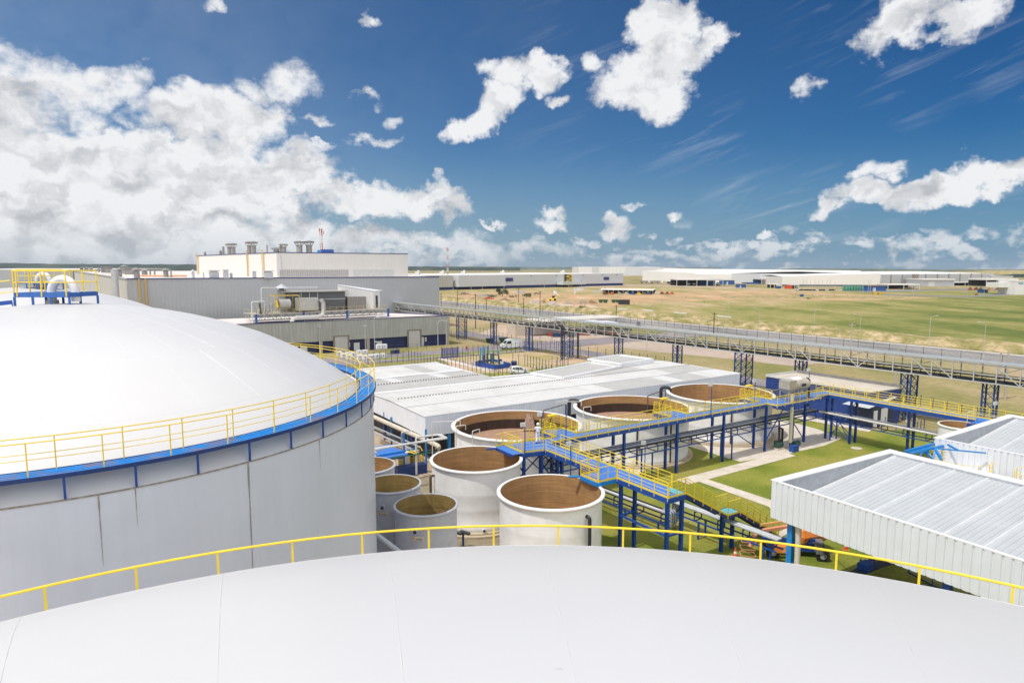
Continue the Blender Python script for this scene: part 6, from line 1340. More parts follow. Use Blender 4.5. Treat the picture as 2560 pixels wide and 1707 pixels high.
t = thing('gatehouse', 'plain white building at the right edge with a blue emblem', 'building', gpt(2536, 737)); a = gpt(2536, 737); 
MB().box((a.x+16, a.y+9, Z_at(a, 703)/2), (32, 18, Z_at(a, 703))).build('wall', FARW, t); MB().box((a.x+16, a.y+9, Z_at(a, 703)+.2), (32.6, 18.6, .4)).build('roof', FARR, t)
MB().box((a.x-2, a.y+14, Z_at(a, 713)), (12, 14, Z_at(a, 716)*.6)).build('side_wing', FARW, t)
for k in range(3): MB().box((a.x+3+k*1.3, a.y-.1, Z_at(a, 708.5)), (1.0, .1, 1.0)).build('emblem', M('emblem_blue', (.05, .2, .45), .6), t)
# trailers, skips, trucks and other yard clutter far away
def clutter(x, yb, w, h, col, label, name='container', cat='container', kind='box', group=None):
    p = gpt(x, yb); s = p.y/FPX; W_, H_ = w*s, h*s; m0 = M(name+'_paint', col, .6, var=.15, scale=.3, dirt=tuple(c*.6 for c in col)); t = thing(name, label, cat, p, group)
    if kind == 'box':
        MB().box((p.x, p.y, H_*.52), (W_, max(2.4, W_*.35), H_*.92)).build('body', m0, t); MB().box((p.x, p.y-.1, H_*.99), (W_*1.02, max(2.5, W_*.36), H_*.06)).build('lid', m0, t)
    elif kind == 'skip':
        d = max(1.6, W_*.3); m = MB(); m.add([(p.x-W_*.33, p.y-d*.4, .1), (p.x+W_*.33, p.y-d*.4, .1), (p.x+W_*.33, p.y+d*.4, .1), (p.x-W_*.33, p.y+d*.4, .1), (p.x-W_/2, p.y-d/2, H_), (p.x+W_/2, p.y-d/2, H_), (p.x+W_/2, p.y+d/2, H_), (p.x-W_/2, p.y+d/2, H_)], [(3, 2, 1, 0), (0, 1, 5, 4), (1, 2, 6, 5), (2, 3, 7, 6), (3, 0, 4, 7)]); m.build('tub', m0, t)
        MB().box((p.x, p.y, H_*.9), (W_*.9, d*.9, H_*.08)).build('load', DARK, t)
    elif kind == 'truck':
        MB().box((p.x-W_*.08, p.y, H_*.6), (W_*.78, 2.5, H_*.72)).build('trailer', m0, t); MB().box((p.x+W_*.41, p.y, H_*.5), (W_*.15, 2.4, H_*.8)).build('cab', CARW, t)
        for f in (-.36, -.26, .12, .38): MB().tube([(p.x+W_*f, p.y-1.3, H_*.16), (p.x+W_*f, p.y+1.3, H_*.16)], H_*.16, 10).build('wheel', TYRE, t)
    elif kind == 'tank':
        MB().lathe([(W_/2, 0), (W_/2, H_*.75), (W_*.3, H_*.95), (.02, H_)], p, 16).build('shell', m0, t, smooth=True); MB().lathe([(W_*.2, H_*.95), (W_*.2, H_*1.1), (.01, H_*1.1)], p, 10).build('lid', m0, t)
    elif kind == 'car':
        MB().box((p.x, p.y, H_*.45), (W_, 1.7, H_*.5)).build('body', m0, t, bevel=.15); MB().box((p.x-W_*.04, p.y, H_*.8), (W_*.55, 1.5, H_*.4)).build('cabin', GLASS, t, bevel=.1)
        for f in (-.3, .3): MB().tube([(p.x+W_*f, p.y-.88, H_*.22), (p.x+W_*f, p.y+.88, H_*.22)], H_*.22, 12).build('wheel', TYRE, t)
    elif kind == 'pile':
        rr = random.Random(int(x*7+yb)); m = MB()
        H_ *= 1.35
        for k in range(90):
            a_ = rr.uniform(0, 6.28); q = rr.random()**.6; sx = W_/2*q*math.cos(a_); sy = W_*.18*q*math.sin(a_); hz = H_*(1-q)*rr.uniform(.4, 1)
            m.box((p.x+sx, p.y+sy, hz*.5), (rr.uniform(.04, .12)*W_, rr.uniform(.5, 1.6), max(.2, hz)), rr.uniform(0, 3))
        m.build('rubble', m0, t)
    return t
clutter(1612, 708, 24, 6.5, (.30, .25, .22), 'brown box lorry, left one of two parked before the cream wall', 'lorry', 'truck', 'truck', 'lorries by the cream wall')
clutter(1640, 709, 32, 7.5, (.33, .27, .24), 'brown box lorry, right one of two parked before the cream wall', 'lorry', 'truck', 'truck', 'lorries by the cream wall')
clutter(1971, 722, 17, 9, (.62, .08, .03), 'bright red and blue tipper body standing by the huts', 'tipper', 'truck', 'box')
clutter(1946, 721.5, 14, 6, (.02, .08, .28), 'dark blue skip beside the small open hut', 'skip', 'skip', 'skip')
clutter(1993, 727, 9, 7, (.70, .70, .70), 'white pickup parked by the red tipper', 'pickup', 'car', 'car')
clutter(2004, 742, 10, 6, (.02, .09, .24), 'blue round tub alone on the pale rubble field', 'skip', 'skip', 'skip')
clutter(2187, 736, 15, 6.5, (.65, .42, .06), 'left one of two yellow and blue skips by the road', 'skip', 'skip', 'skip', 'yellow and blue skips'); clutter(2201, 736, 14, 6.5, (.65, .42, .06), 'right one of two yellow and blue skips by the road', 'skip', 'skip', 'skip', 'yellow and blue skips')
for i in range(9): clutter(2109+i*6.8, 727, 6.2, 13, (.08, .24, .15) if i < 7 else (.14, .28, .30), 'green process tank in the long row, %s from the left' % ['1st', '2nd', '3rd', '4th', '5th', '6th', '7th', '8th', '9th'][i], 'process_tank', 'tank', 'tank', 'row of green tanks')
for i in range(12): clutter(2001+i*8.2, 726.5, 6.8, 3.2, (.015, .02, .07) if i not in (5, 8, 11) else (.6, .6, .6), 'low %s crate along the road by the poles, %s from the left' % ('navy' if i not in (5, 8, 11) else 'white', ['1st', '2nd', '3rd', '4th', '5th', '6th', '7th', '8th', '9th', '10th', '11th', '12th'][i]), 'crate', 'crate', 'box', 'crates along the road')
for i, (x, c) in enumerate(((1860, .0), (1872, .0), (1884, .0), (1897, .0))): clutter(x, 710.5, 10.5, 4.5, (.03, .12, .33), 'blue dumpster in the line near the blue kiosk, %s from the left' % ['first', 'second', 'third', 'fourth'][i], 'dumpster', 'dumpster', 'box', 'blue dumpsters')
for i, (x, c, l) in enumerate(((1721, (.7, .7, .7), 'white van nose'), (1735, (.6, .55, .4), 'cream van'), (1795, (.7, .7, .7), 'white truck cab'))): clutter(x, 714.2, 8, 8, c, l+' under the open shelters', 'van', 'van', 'car')
for i, (x, c) in enumerate(((2250, .3), (2264, .6), (2276, .65), (2286, .65))): clutter(x, 722, 11, 4.5, (c, c, c), '%s car parked under the white car port, %s from the left' % ('grey' if c < .5 else 'white', ['first', 'second', 'third', 'fourth'][i]), 'car', 'car', 'car', 'cars under the car port')
for i, (x, c) in enumerate(((2425, (.30, .08, .04)), (2440, (.20, .06, .04)), (2452, (.05, .09, .25)), (2472, (.45, .25, .12)), (2494, (.30, .06, .05)), (2510, (.30, .06, .05)), (2526, (.03, .06, .2)))): clutter(x, 725.5, 13, 7, c, ['rust red', 'brown', 'blue', 'tan', 'dark red', 'deep red', 'navy'][i]+' stack of goods in the yard near the white gatehouse', 'goods_stack', 'stack', 'pile')
clutter(2441, 738, 7, 4.5, (.50, .25, .12), 'orange brown loader on the far access road', 'loader', 'loader', 'car')
clutter(1392, 734, 1, 1, (.5, .4, .1), 'tiny stake in the bare soil', 'stake', 'stake', 'box') if False else None
# shanty store row and skips on the bare ground
store = thing('store_row', 'long open storage shelter with pale sheet roof on the grass', 'shed', gpt(1500, 735))
a, b = gpt(1498, 733.5), gpt(1632, 736); zs = 3.0; dv = (b-a).normalized(); nv = Vector((-dv.y, dv.x, 0))
MB().add([a+Vector((0, 0, zs)), b+Vector((0, 0, zs)), b+nv*9+Vector((0, 0, zs+1.2)), a+nv*9+Vector((0, 0, zs+1.2))], [(0, 1, 2, 3)]).build('roof', M('pale_sheet_roof', (.62, .58, .50), .8, var=.2, scale=.4), store)
MB().quad(a+nv*8.5, b+nv*8.5, b+nv*8.5+Vector((0, 0, 3.4)), a+nv*8.5+Vector((0, 0, 3.4))).build('back_wall', DARK, store)
for k in range(12): p = lerp(a, b, k/11); MB().box(p+Vector((0, 0, 1.5)), (.25, .25, 3)).build('post', LGREY, store)
cs = [(.25, .07, .05), (.1, .1, .1), (.05, .12, .35), (.55, .15, .05), (.6, .6, .58), (.65, .42, .05), (.4, .36, .3), (.3, .08, .05), (.12, .16, .12), (.5, .45, .35)]
for i, x in enumerate((1513, 1530, 1549, 1566, 1581, 1597, 1612, 1623, 1640, 1655, 1668, 1680)):
    c = cs[(i*3) % len(cs)]; clutter(x, 736.5 if i < 8 else 735.5, 13 if i < 8 else 11, 6.5 if i != 10 else 5, c, 'heap of stored goods, %s from the left at the pale roofed shelter' % ['1st', '2nd', '3rd', '4th', '5th', '6th', '7th', '8th', '9th', '10th', '11th', '12th'][i], 'goods_heap', 'heap', 'pile', 'goods at the storage shelter')
clutter(1446, 727.5, 24, 8, (.62, .62, .60), 'white portable cabin left of the storage shelter', 'cabin', 'cabin'); clutter(1437, 735, 3, 10, (.7, .7, .7), 'small white totem on the grass near the cabin', 'marker', 'post')
clutter(1490, 731, 12, 6, (.55, .58, .60), 'pale grey container at the left end of the storage shelter', 'container', 'container'); clutter(1513, 723, 9, 4, (.6, .14, .05), 'orange red machine behind the storage shelter', 'loader', 'loader', 'car')
for i, (x, w) in enumerate(((1502, 11), (1513.5, 12), (1534, 11), (1545, 12))): clutter(x, 757, w, 8, (.015, .10, .04), 'green skip on the bare soil, %s from the left' % ('first', 'second', 'third', 'fourth')[i], 'skip', 'skip', 'skip', 'green skips on the bare soil')
clutter(1560, 761.5, 27, 12, (.03, .035, .035), 'black container beside the green skips', 'container', 'container')
for i, (x, y, w, h, c) in enumerate(((1160, 737, 44, 6, (.36, .26, .2)), (1212, 741, 56, 6.5, (.46, .42, .38)), (1300, 733, 36, 7, (.52, .5, .46)), (1222, 748, 30, 6, (.5, .13, .08)), (1183, 750, 12, 5, (.55, .10, .06)), (1262, 751, 30, 6, (.35, .27, .2)), (1336, 760, 40, 10, (.60, .55, .50)), (1378, 764, 50, 10, (.55, .52, .48)), (1420, 763, 40, 10, (.50, .42, .34)), (1455, 760, 46, 11, (.52, .42, .32)), (1478, 759, 30, 9, (.40, .26, .16)))):
    clutter(x, y, w, h, c, ['brown', 'grey', 'pale', 'red', 'small red', 'dark', 'white', 'grey white', 'tan', 'buff', 'rusty'][i]+' scrap and rubble heap %s' % ['by the far left', 'left of the tree', 'right of the tree', 'below the tree', 'near the left poles', 'under the tree', 'left of the yellow digger line', 'nearest the highway', 'in the middle of the soil', 'left of the skips', 'just left of the first skip'][i], 'rubble_heap', 'rubble', 'pile', 'rubble heaps on the waste ground')
# yellow digger
p = gpt(1382, 752); t = thing('digger', 'yellow backhoe digger on the orange waste ground', 'digger', p); s = 1.0
MB().box(p+Vector((0, 0, 1.3)), (4.4, 2, 1.0)).build('body', YEL, t, bevel=.1); MB().box(p+Vector((.3, 0, 2.5)), (1.8, 1.7, 1.6)).build('cab', GLASS, t, bevel=.1)
for (dx, r) in ((-1.6, .6), (1.4, .8)): MB().tube([p+Vector((dx, -1.1, r)), p+Vector((dx, 1.1, r))], r, 16).build('wheel', TYRE, t)
MB().beam(p+Vector((2.0, 0, 1.6)), p+Vector((3.8, 0, 4.0)), .3).beam(p+Vector((3.8, 0, 4.0)), p+Vector((4.8, 0, 2.2)), .25).build('arm', YEL, t); MB().box(p+Vector((-3.2, 0, .6)), (.9, 2.2, .9), 0).build('bucket', YEL, t)
# satellite dish like white object
p = gpt(1388, 742); t = thing('tipped_dish', 'white tilted dish lying behind the yellow digger', 'dish', p); MB().tube([p+Vector((0, 0, 2.4)), p+Vector((.7, -.3, 2.9))], [2.0, 2.2], 20).build('bowl', CAPW, t); MB().beam(p, p+Vector((0, 0, 2.2)), .2).build('stand', DARK, t)
# ------------------------------------------------------------------ trees and bushes: trunk, limbs and leaf clumps
LEAF = M('dark_tree_leaves', (.035, .060, .020), .7, var=.5, scale=.5); LEAF2 = M('bush_leaves', (.055, .085, .022), .7, var=.5, scale=.5); BARK = M('bark', (.10, .07, .05), .9)
def tree(x, yb, w, h, label, leaf=LEAF, n=900, trunk=True, name='tree', cat='tree', seed=1):
    p = gpt(x, yb); s = p.y/FPX; W_, H_ = w*s, h*s; rr = random.Random(seed); t = thing(name, label, cat, p)
    m = MB(); m.tube([p, p+Vector((.1, 0, H_*.3)), p+Vector((-.1, 0, H_*.6))], [H_*.045, H_*.035, H_*.015], 8)
    for k in range(6): a_ = k*1.05; m.tube([p+Vector((0, 0, H_*(.25+.05*k))), p+Vector((math.cos(a_)*W_*.3, math.sin(a_)*W_*.3, H_*(.5+.06*k)))], [H_*.02, H_*.006], 5)
    m.build('trunk' if trunk else 'stem', BARK, t, smooth=True)
    cl = [(rr.uniform(-.38, .38)*W_, rr.uniform(-.3, .3)*W_, H_*rr.uniform(.32 if trunk else .15, .85), rr.uniform(.10, .2)*W_) for _ in range(15)]; m = MB()
    for i in range(n):
        c = rr.choice(cl); v = Vector((rr.gauss(0, 1), rr.gauss(0, 1), rr.gauss(0, .8))); v = v.normalized()*c[3]*rr.random()**.4; q = p+Vector((c[0], c[1], c[2]))+v; q.z = max(.1, q.z); ls = rr.uniform(.25, .6)*W_*.06
        u1 = Vector((rr.gauss(0, 1), rr.gauss(0, 1), rr.gauss(0, 1))).normalized(); u2 = u1.orthogonal().normalized(); m.add([q-u1*ls, q+u2*ls*.6, q+u1*ls, q-u2*ls*.6], [(0, 1, 2, 3)])
    m.build('crown' if trunk else 'foliage', leaf, t)
tree(1256, 741, 34, 20, 'dark spreading tree standing among the scrap heaps', n=1600)
tree(1316, 744, 26, 13, 'round green bush right of the dark tree', LEAF2, 1100, False, 'bush', 'bush', 2)
for i, (x, y, w, h, l) in enumerate(((1230, 743, 30, 6, 'low scrub left of the dark tree'), (1282, 744, 24, 6, 'low scrub between the tree and the bush'), (1343, 737, 20, 7, 'pale green scrub behind the round bush'), (1760, 757, 5, 5, 'tiny lone bush in the middle field'), (2022, 748, 15, 6, 'green shrub on the pale rubble field'), (1935, 737, 6, 4, 'small shrub left on the pale rubble field'), (1715, 743, 5, 3, 'small dry shrub on the far field'), (1360, 757, 16, 11, 'yellow green weeds beside the wooden pole'), (1460, 770, 34, 4, 'low green weeds below the rubble heaps'), (2085, 737, 5, 4, 'dry tuft at a far pole foot'))):
    tree(x, y, w, h, l, LEAF2, 420, False, 'shrub', 'shrub', 10+i)
# ------------------------------------------------------------------ poles
WOOD = M('dark_wooden_pole', (.075, .06, .05), .9, var=.2); CPOLE = M('concrete_pole', (.42, .38, .33), .9, var=.1)
def pole(x, yb, yt, label, mat=WOOD, r=.16, arm=True, group='wooden utility poles'):
    p = gpt(x, yb); z = Z_at(p, yt); t = thing('utility_pole', label, 'utility pole', p, group)
    MB().tube([p, p+Vector((0, 0, z))], [r, r*.7], 8).build('pole', mat, t, smooth=True)
    if arm: MB().box(p+Vector((0, 0, z-.5)), (1.6, .12, .14), -.6).build('cross_arm', mat, t)
    return p, z
ORDN = ['1st', '2nd', '3rd', '4th', '5th', '6th', '7th', '8th', '9th', '10th', '11th', '12th', '13th', '14th', '15th', '16th', '17th', '18th', '19th', '20th']
wp = [(1103, 766, 732), (1144, 765, 719), (1189, 822, 734), (1216, 779, 743), (1296.5, 760, 719), (1309, 788, 745), (1350, 792, 727), (1540, 811, 762), (1784, 837, 781)]
for i, (x, yb, yt) in enumerate(wp): pole(x, yb, yt, 'dark wooden pole along the highway, %s from the left of nine' % ORDN[i], r=.17)
for i, (x, yb, yt) in enumerate(((1178, 724.5, 697), (1206, 724, 696), (1260, 723, 702), (1361, 725.5, 700), (1421, 723, 702), (1453, 721, 700))): pole(x, yb, yt, 'thin pole in front of the long grey factory, %s from the left' % ORDN[i], CPOLE, .2, True, 'poles before the long factory')
for i, (x, yb, yt) in enumerate(((1784, 719, 697), (1907, 727, 695), (2008, 732, 697), (2016.5, 722, 697), (2026, 720, 698), (2037, 719, 697), (2030, 741, 710), (2045, 723, 701), (2055, 722, 701), (2066, 731, 698), (2074, 726, 697), (2086, 735, 706), (2170, 733, 699), (2175.5, 732, 699), (2281, 735.5, 715), (2287, 735.5, 715), (2411, 741.5, 712), (2418.5, 741.5, 712))):
    pole(x, yb, yt, 'slender pale pole before the white far factories, %s from the left' % ORDN[i], CPOLE, .2, False, 'slender poles by the far factories')
pole(2126.8, 873, 808, 'tall pale concrete pole beside the highway at the right', CPOLE, .2, True, 'concrete poles')
for i, (x, yb, yt) in enumerate(((2236.5, 975, 906), (2263, 970, 912), (2493.6, 998, 881), (2511.8, 997, 877))): pole(x, yb, yt, 'concrete twin pole behind the conveyor bridge, %s from the left' % ORDN[i], CPOLE, .19, False, 'concrete poles')
for i, (x, yb, yt, sd) in enumerate(((1201, 735, 722, 1), (1271, 790, 762, -1), (1632, 806, 748, 1), (1632.5, 800, 765, -1), (1808, 828, 757, 1), (1820, 825, 760, -1), (1897, 840, 770, -1), (2034, 838, 773, 1), (2147, 870, 785, -1), (2321, 877, 789, 1), (2457, 904, 805, -1), (2244, 890, 858, -1), (1605, 890, 835, 1), (1616, 905, 840, 1))):
    if i in (1, 12): continue
    p = gpt(x, yb); lamp(p, Z_at(p, yt), 'thin grey street lamp by the highway, %s from the left' % ORDN[i], 'street lamps along the highway', arm=1.3, head='arm', side=sd, r=.045)
# ------------------------------------------------------------------ fences of blue posts with thin wires
FPOST = M('blue_fence_post', (.015, .03, .20), .5, var=.1); WIRE = M('fence_wire', (.10, .12, .20), .6)
def fence(label, pts, h=2.6, sp=2.4, mat=FPOST, w=.075, wires=(.15, .8, 1.5, 2.2), group='post and wire fences'):
    t = thing('fence', label, 'fence', pts[0], group); m = MB()
    for a, b in zip(pts, pts[1:]):
        for z in wires: m.beam(a+Vector((0, 0, z)), b+Vector((0, 0, z)), .022)
    m.build('wires', WIRE, t); tot = sum((b-a).length for a, b in zip(pts, pts[1:])); sp = max(sp, tot/97); first = None
    for a, b in zip(pts, pts[1:]):
        k = max(1, round((b-a).length/sp))
        for i in range(k):
            p = lerp(a, b, i/k)
            if first is None: first = MB().box(p+Vector((0, 0, h/2)), (w, w, h), ROT).build('post', mat, t)
            else: share(first, t, p)
    share(first, t, pts[-1])
g = gpt
fence('blue post fence along the near side of the front road, left part', [g(920, 910), g(1022, 904)], sp=1.35)
fence('blue post fence running from the road down along the white hall roof', [g(1022, 904), g(1110, 923), g(1236, 948), g(1278, 957)], sp=1.35)
fence('blue post fence in front of the white hatchback', [g(1278, 957), g(1330, 952), g(1378, 944)], sp=1.35)
fence('blue post fence of the compound towards the van', [g(1104, 895), g(1221, 887), g(1300, 880), g(1386, 874), g(1425, 886)], sp=1.35)
fence('blue post fence inside the compound from its gate corner', [g(1104, 896), g(1150, 905), g(1221, 925), g(1250, 932)], sp=1.35)
fence('blue post fence right of the white hatchback', [g(1282, 912), g(1312, 915), g(1380, 934), g(1420, 925), g(1380, 921)], sp=1.35)
fence('thin blue fence in front of the annexe', [g(936, 880), g(1020, 875), g(1110, 868)], h=1.6, sp=3, w=.06, wires=(.2, .9, 1.5))
fence('blue post fence right of the annexe beyond the road', [g(1128, 846), g(1200, 838), g(1290, 862), g(1380, 860)], sp=3)
fence('blue post fence across the gravel beyond the white hall', [g(1430, 888), g(1560, 905), g(1660, 922)], sp=2.6)
fence('blue post fence beyond the dark blue building towards the right', [g(2256, 1048), g(2300, 1030), g(2330, 1040), g(2480, 1075)], sp=2.4)
fence('short blue handrail enclosure on the lawn near the door annexe', [g(2212, 1066), g(2240, 1075), g(2283, 1084), g(2310, 1070)], h=1.3, sp=1.6, wires=(.2, .7, 1.2))
e_ = (H1-HL).normalized()
fence('very long thin dark fence along the near side of the highway', [P(1130, 770), P(1560, 806), P(2040, 862), P(2560, 924), P(2700, 942)], h=2.6, sp=4, mat=WOOD, w=.07, wires=(.3, 1.2, 2.4))
fence('dark fence along the highway at the left part of its near side', [P(1103, 763), P(1540, 797)], h=2.4, sp=5, mat=WOOD, w=.07, wires=(.3, 1.2, 2.2))
# blue rail panels: compound gate
t = thing('gate', 'wide blue barred gate of the small compound', 'gate', g(1104, 895)); a, b = g(1105, 896), g(1145, 893)
m = MB(); k = 26
for i in range(k+1): p = lerp(a, b, i/k); m.beam(p, p+Vector((0, 0, 2.4)), .06)
m.beam(a+Vector((0, 0, .2)), b+Vector((0, 0, .2)), .08); m.beam(a+Vector((0, 0, 2.3)), b+Vector((0, 0, 2.3)), .08); m.build('bars', M('violet_blue_gate', (.03, .04, .30), .5), t)
for p in (a, b): MB().box(p+Vector((0, 0, 1.3)), (.22, .22, 2.6)).build('post', FPOST, t)
# small items between the conveyor and the highway
def boxgroup(x, y, w, h, col, label, name, cat, kind='box'): return clutter(x, y, w, h, col, label, name, cat, kind)
boxgroup(1225, 857, 22, 11, (.015, .05, .03), 'dark green skip left of the white van', 'skip', 'skip', 'skip'); boxgroup(1258, 855, 22, 11, (.02, .06, .03), 'dark green skip behind the white van', 'skip', 'skip', 'skip')
t = thing('workshop', 'pale concrete walled open workshop under the conveyor bridge', 'building', g(1215, 834)); a, b = g(1215, 833), g(1322, 838)
q0, q1 = g(1230, 824), g(1330, 830)
sheet('slab', [g(1195, 835), g(1300, 845), g(1340, 822), g(1250, 812)], .075, G_YARD)
MB().box(lerp(g(1290, 838), g(1326, 842), .5)+Vector((0, 3, 2)), (9, 5, 4), ROT).build('wall', M('pale_render', (.55, .47, .38), .9, var=.1), t); MB().box(g(1345, 840)+Vector((2, 6, 2.0)), (12, 7, 3.4), ROT).build('side_wall', M('grey_render', (.30, .27, .25), .9), t)
m = MB(); rp = g(1400, 838); m.box(rp+Vector((6, 10, 4.6)), (34, 12, .35), ROT); m.build('roof', M('stained_pale_roof', (.60, .56, .50), .8, var=.15, scale=.3), t)
for i, (x, y, w, h, c, l) in enumerate(((1380, 840, 17, 8, (.45, .08, .05), 'red container below the conveyor bridge'), (1392, 842, 20, 9, (.015, .05, .13), 'navy container right of the red one'), (1402, 840, 8, 9, (.45, .09, .05), 'narrow red container next to the black pipes'), (1430, 842, 22, 9, (.25, .24, .23), 'grey container right of the lattice tower'), (1460, 838, 26, 10, (.28, .10, .10), 'maroon lorry partly behind the conveyor girders'), (1500, 838, 30, 9, (.30, .12, .11), 'second maroon lorry seen through the conveyor girders'), (1530, 836, 20, 8, (.5, .16, .06), 'orange container seen through the conveyor girders'), (1560, 828, 36, 8, (.12, .12, .13), 'dark trailer just beyond the conveyor roof'), (1596, 815, 6, 11, (.22, .23, .26), 'grey cabinet by the highway fence'))): clutter(x, y, w, h, c, l, 'container' if 'lorry' not in l else 'lorry', 'container' if 'lorry' not in l else 'truck', 'box')
for i, (x, y, w, h) in enumerate(((1478, 806, 50, 4), (1510, 808, 60, 6), (1530, 811, 40, 4))): 
    p = g(x, y+14); s = p.y/FPX; t = thing('flat_roof_shelter', 'low pale roof just above the conveyor line, %s of three' % ('left', 'middle', 'right')[i], 'shelter', p, 'pale roofs beyond the conveyor'); zt = Z_at(p, y)
    MB().box(p+Vector((0, 4, zt)), (w*s, 8, .3), ROT*.6).build('roof', CAPW if i < 2 else FARG, t)
    for dx in (-.4, .4): MB().box(p+Vector((dx*w*s, 2, zt/2)), (.2, .2, zt)).build('post', LGREY, t)
# white stripes (low barriers) on the far verge
for i, (x0, y0, x1, y1) in enumerate(((1400, 770.5, 1432, 771.5), (1468, 774.5, 1492, 776.5), (1546, 781, 1568, 783), (1608, 785, 1632, 787), (1686, 792, 1716, 794.5), (1793, 801, 1827, 804.5))):
    a, b = g(x0, y0), g(x1, y1); o = MB().beam(a+Vector((0, 0, 1.9)), b+Vector((0, 0, 1.9)), .5, .35).build('barrier', CAPW); tag(o, 'low white barrier on the sandy bank, %s from the left' % ORDN[i], 'barrier', 'white barriers on the bank')
# ------------------------------------------------------------------ blue piping skid in the compound
t = thing('piping_skid', 'blue valve and pipe skid with low blue bund in the fenced compound', 'pipe skid', g(1225, 925))
BP = M('pale_blue_pipe', (.06, .25, .42), .5); YS = M('yellow_slab', (.55, .42, .12), .9, var=.15)
c0, c1, c2, c3 = g(1189, 915), g(1238, 924), g(1276, 919), g(1232, 908)
for a, b in ((c0, c1), (c1, c2), (c2, c3), (c3, c0)): MB().beam(a+Vector((0, 0, .5)), b+Vector((0, 0, .5)), .2, 1.0).build('bund_wall', BLUE, t)
sheet('slab', [c0, c1, c2, c3], .5, YS)
cc_ = (c0+c1+c2+c3)/4; rr = random.Random(9)
for i in range(7):
    p = cc_+Vector((rr.uniform(-2.4, 1.6), rr.uniform(-2, 2.4), 0)); h = rr.uniform(2.2, 5.0); q = p+Vector((rr.uniform(-3, 2.5), rr.uniform(-.6, .6), 0))
    MB().tube([p+Vector((0, 0, .3)), p+Vector((0, 0, h)), q+Vector((0, 0, h)), q+Vector((0, 0, .5))], .14, 8).build('pipe', BP if i % 3 else DARK, t)
for i in range(5): p = cc_+Vector((rr.uniform(-3, 2), rr.uniform(-2, 2), 0)); MB().box(p+Vector((0, 0, .8)), (.7, .5, 1.2)).build('valve_box', rr.choice([DARK, YS, LGREY]), t)
boxgroup(1285, 916, 14, 12, (.02, .03, .12), 'navy cabinet with yellow top beside the pipe skid', 'cabinet', 'cabinet')
# white totes and air units by the road
for i, (x, y, w) in enumerate(((848, 891, 13), (871, 893, 13), (884, 893, 13), (898, 888, 13), (913, 887, 13), (860, 896, 15), (873, 899, 15), (930, 899, 20), (944, 897, 14), (958, 896, 15), (948, 886, 14), (961, 885, 13), (900, 900, 15), (914, 901, 15))):
    p = g(x, y); s = p.y/FPX; W_ = w*s; t = thing('liquid_tote', 'white caged plastic tote by the annexe road, %s of the cluster' % ORDN[i], 'tote', p, 'white totes by the road')
    zb = 0 if i not in (10, 11) else 1.25
    MB().box(p+Vector((0, 0, zb+.7)), (W_*.9, W_*.8, 1.05), ROT).build('bottle', M_TOTE if 'M_TOTE' in globals() else CAPW, t, bevel=.08); MB().box(p+Vector((0, -W_*.42, zb+.75)), (W_*.3, .05, .4), 0).build('label_plate', DARK, t)
    m = MB(); R_ = Matrix.Rotation(ROT, 3, 'Z')
    for (sx, sy) in ((-1, -1), (1, -1), (1, 1), (-1, 1)): q = p+R_ @ Vector((sx*W_*.47, sy*W_*.42, 0)); m.beam(q+Vector((0, 0, zb)), q+Vector((0, 0, zb+1.25)), .05)
    m.box(p+Vector((0, 0, zb+.08)), (W_, W_*.9, .14), ROT); m.build('cage', GALV, t)
boxgroup(983, 884, 10, 9, (.05, .08, .08), 'dark machine beside the white totes', 'machine', 'machine'); boxgroup(993, 883, 8, 9, (.02, .04, .12), 'navy drum box right of the totes', 'drum', 'drum')
p = g(1166, 876); t = thing('hydrant', 'red hydrant post by the road kerb', 'hydrant', p); MB().lathe([(.14, 0), (.14, .8), (.2, .85), (.2, 1.0), (.01, 1.15)], p, 12).build('body', M('red_hydrant_paint', (.5, .03, .04), .5), t, smooth=True); MB().tube([p+Vector((-.3, 0, .7)), p+Vector((.3, 0, .7))], .08, 8).build('outlet', RUST, t)
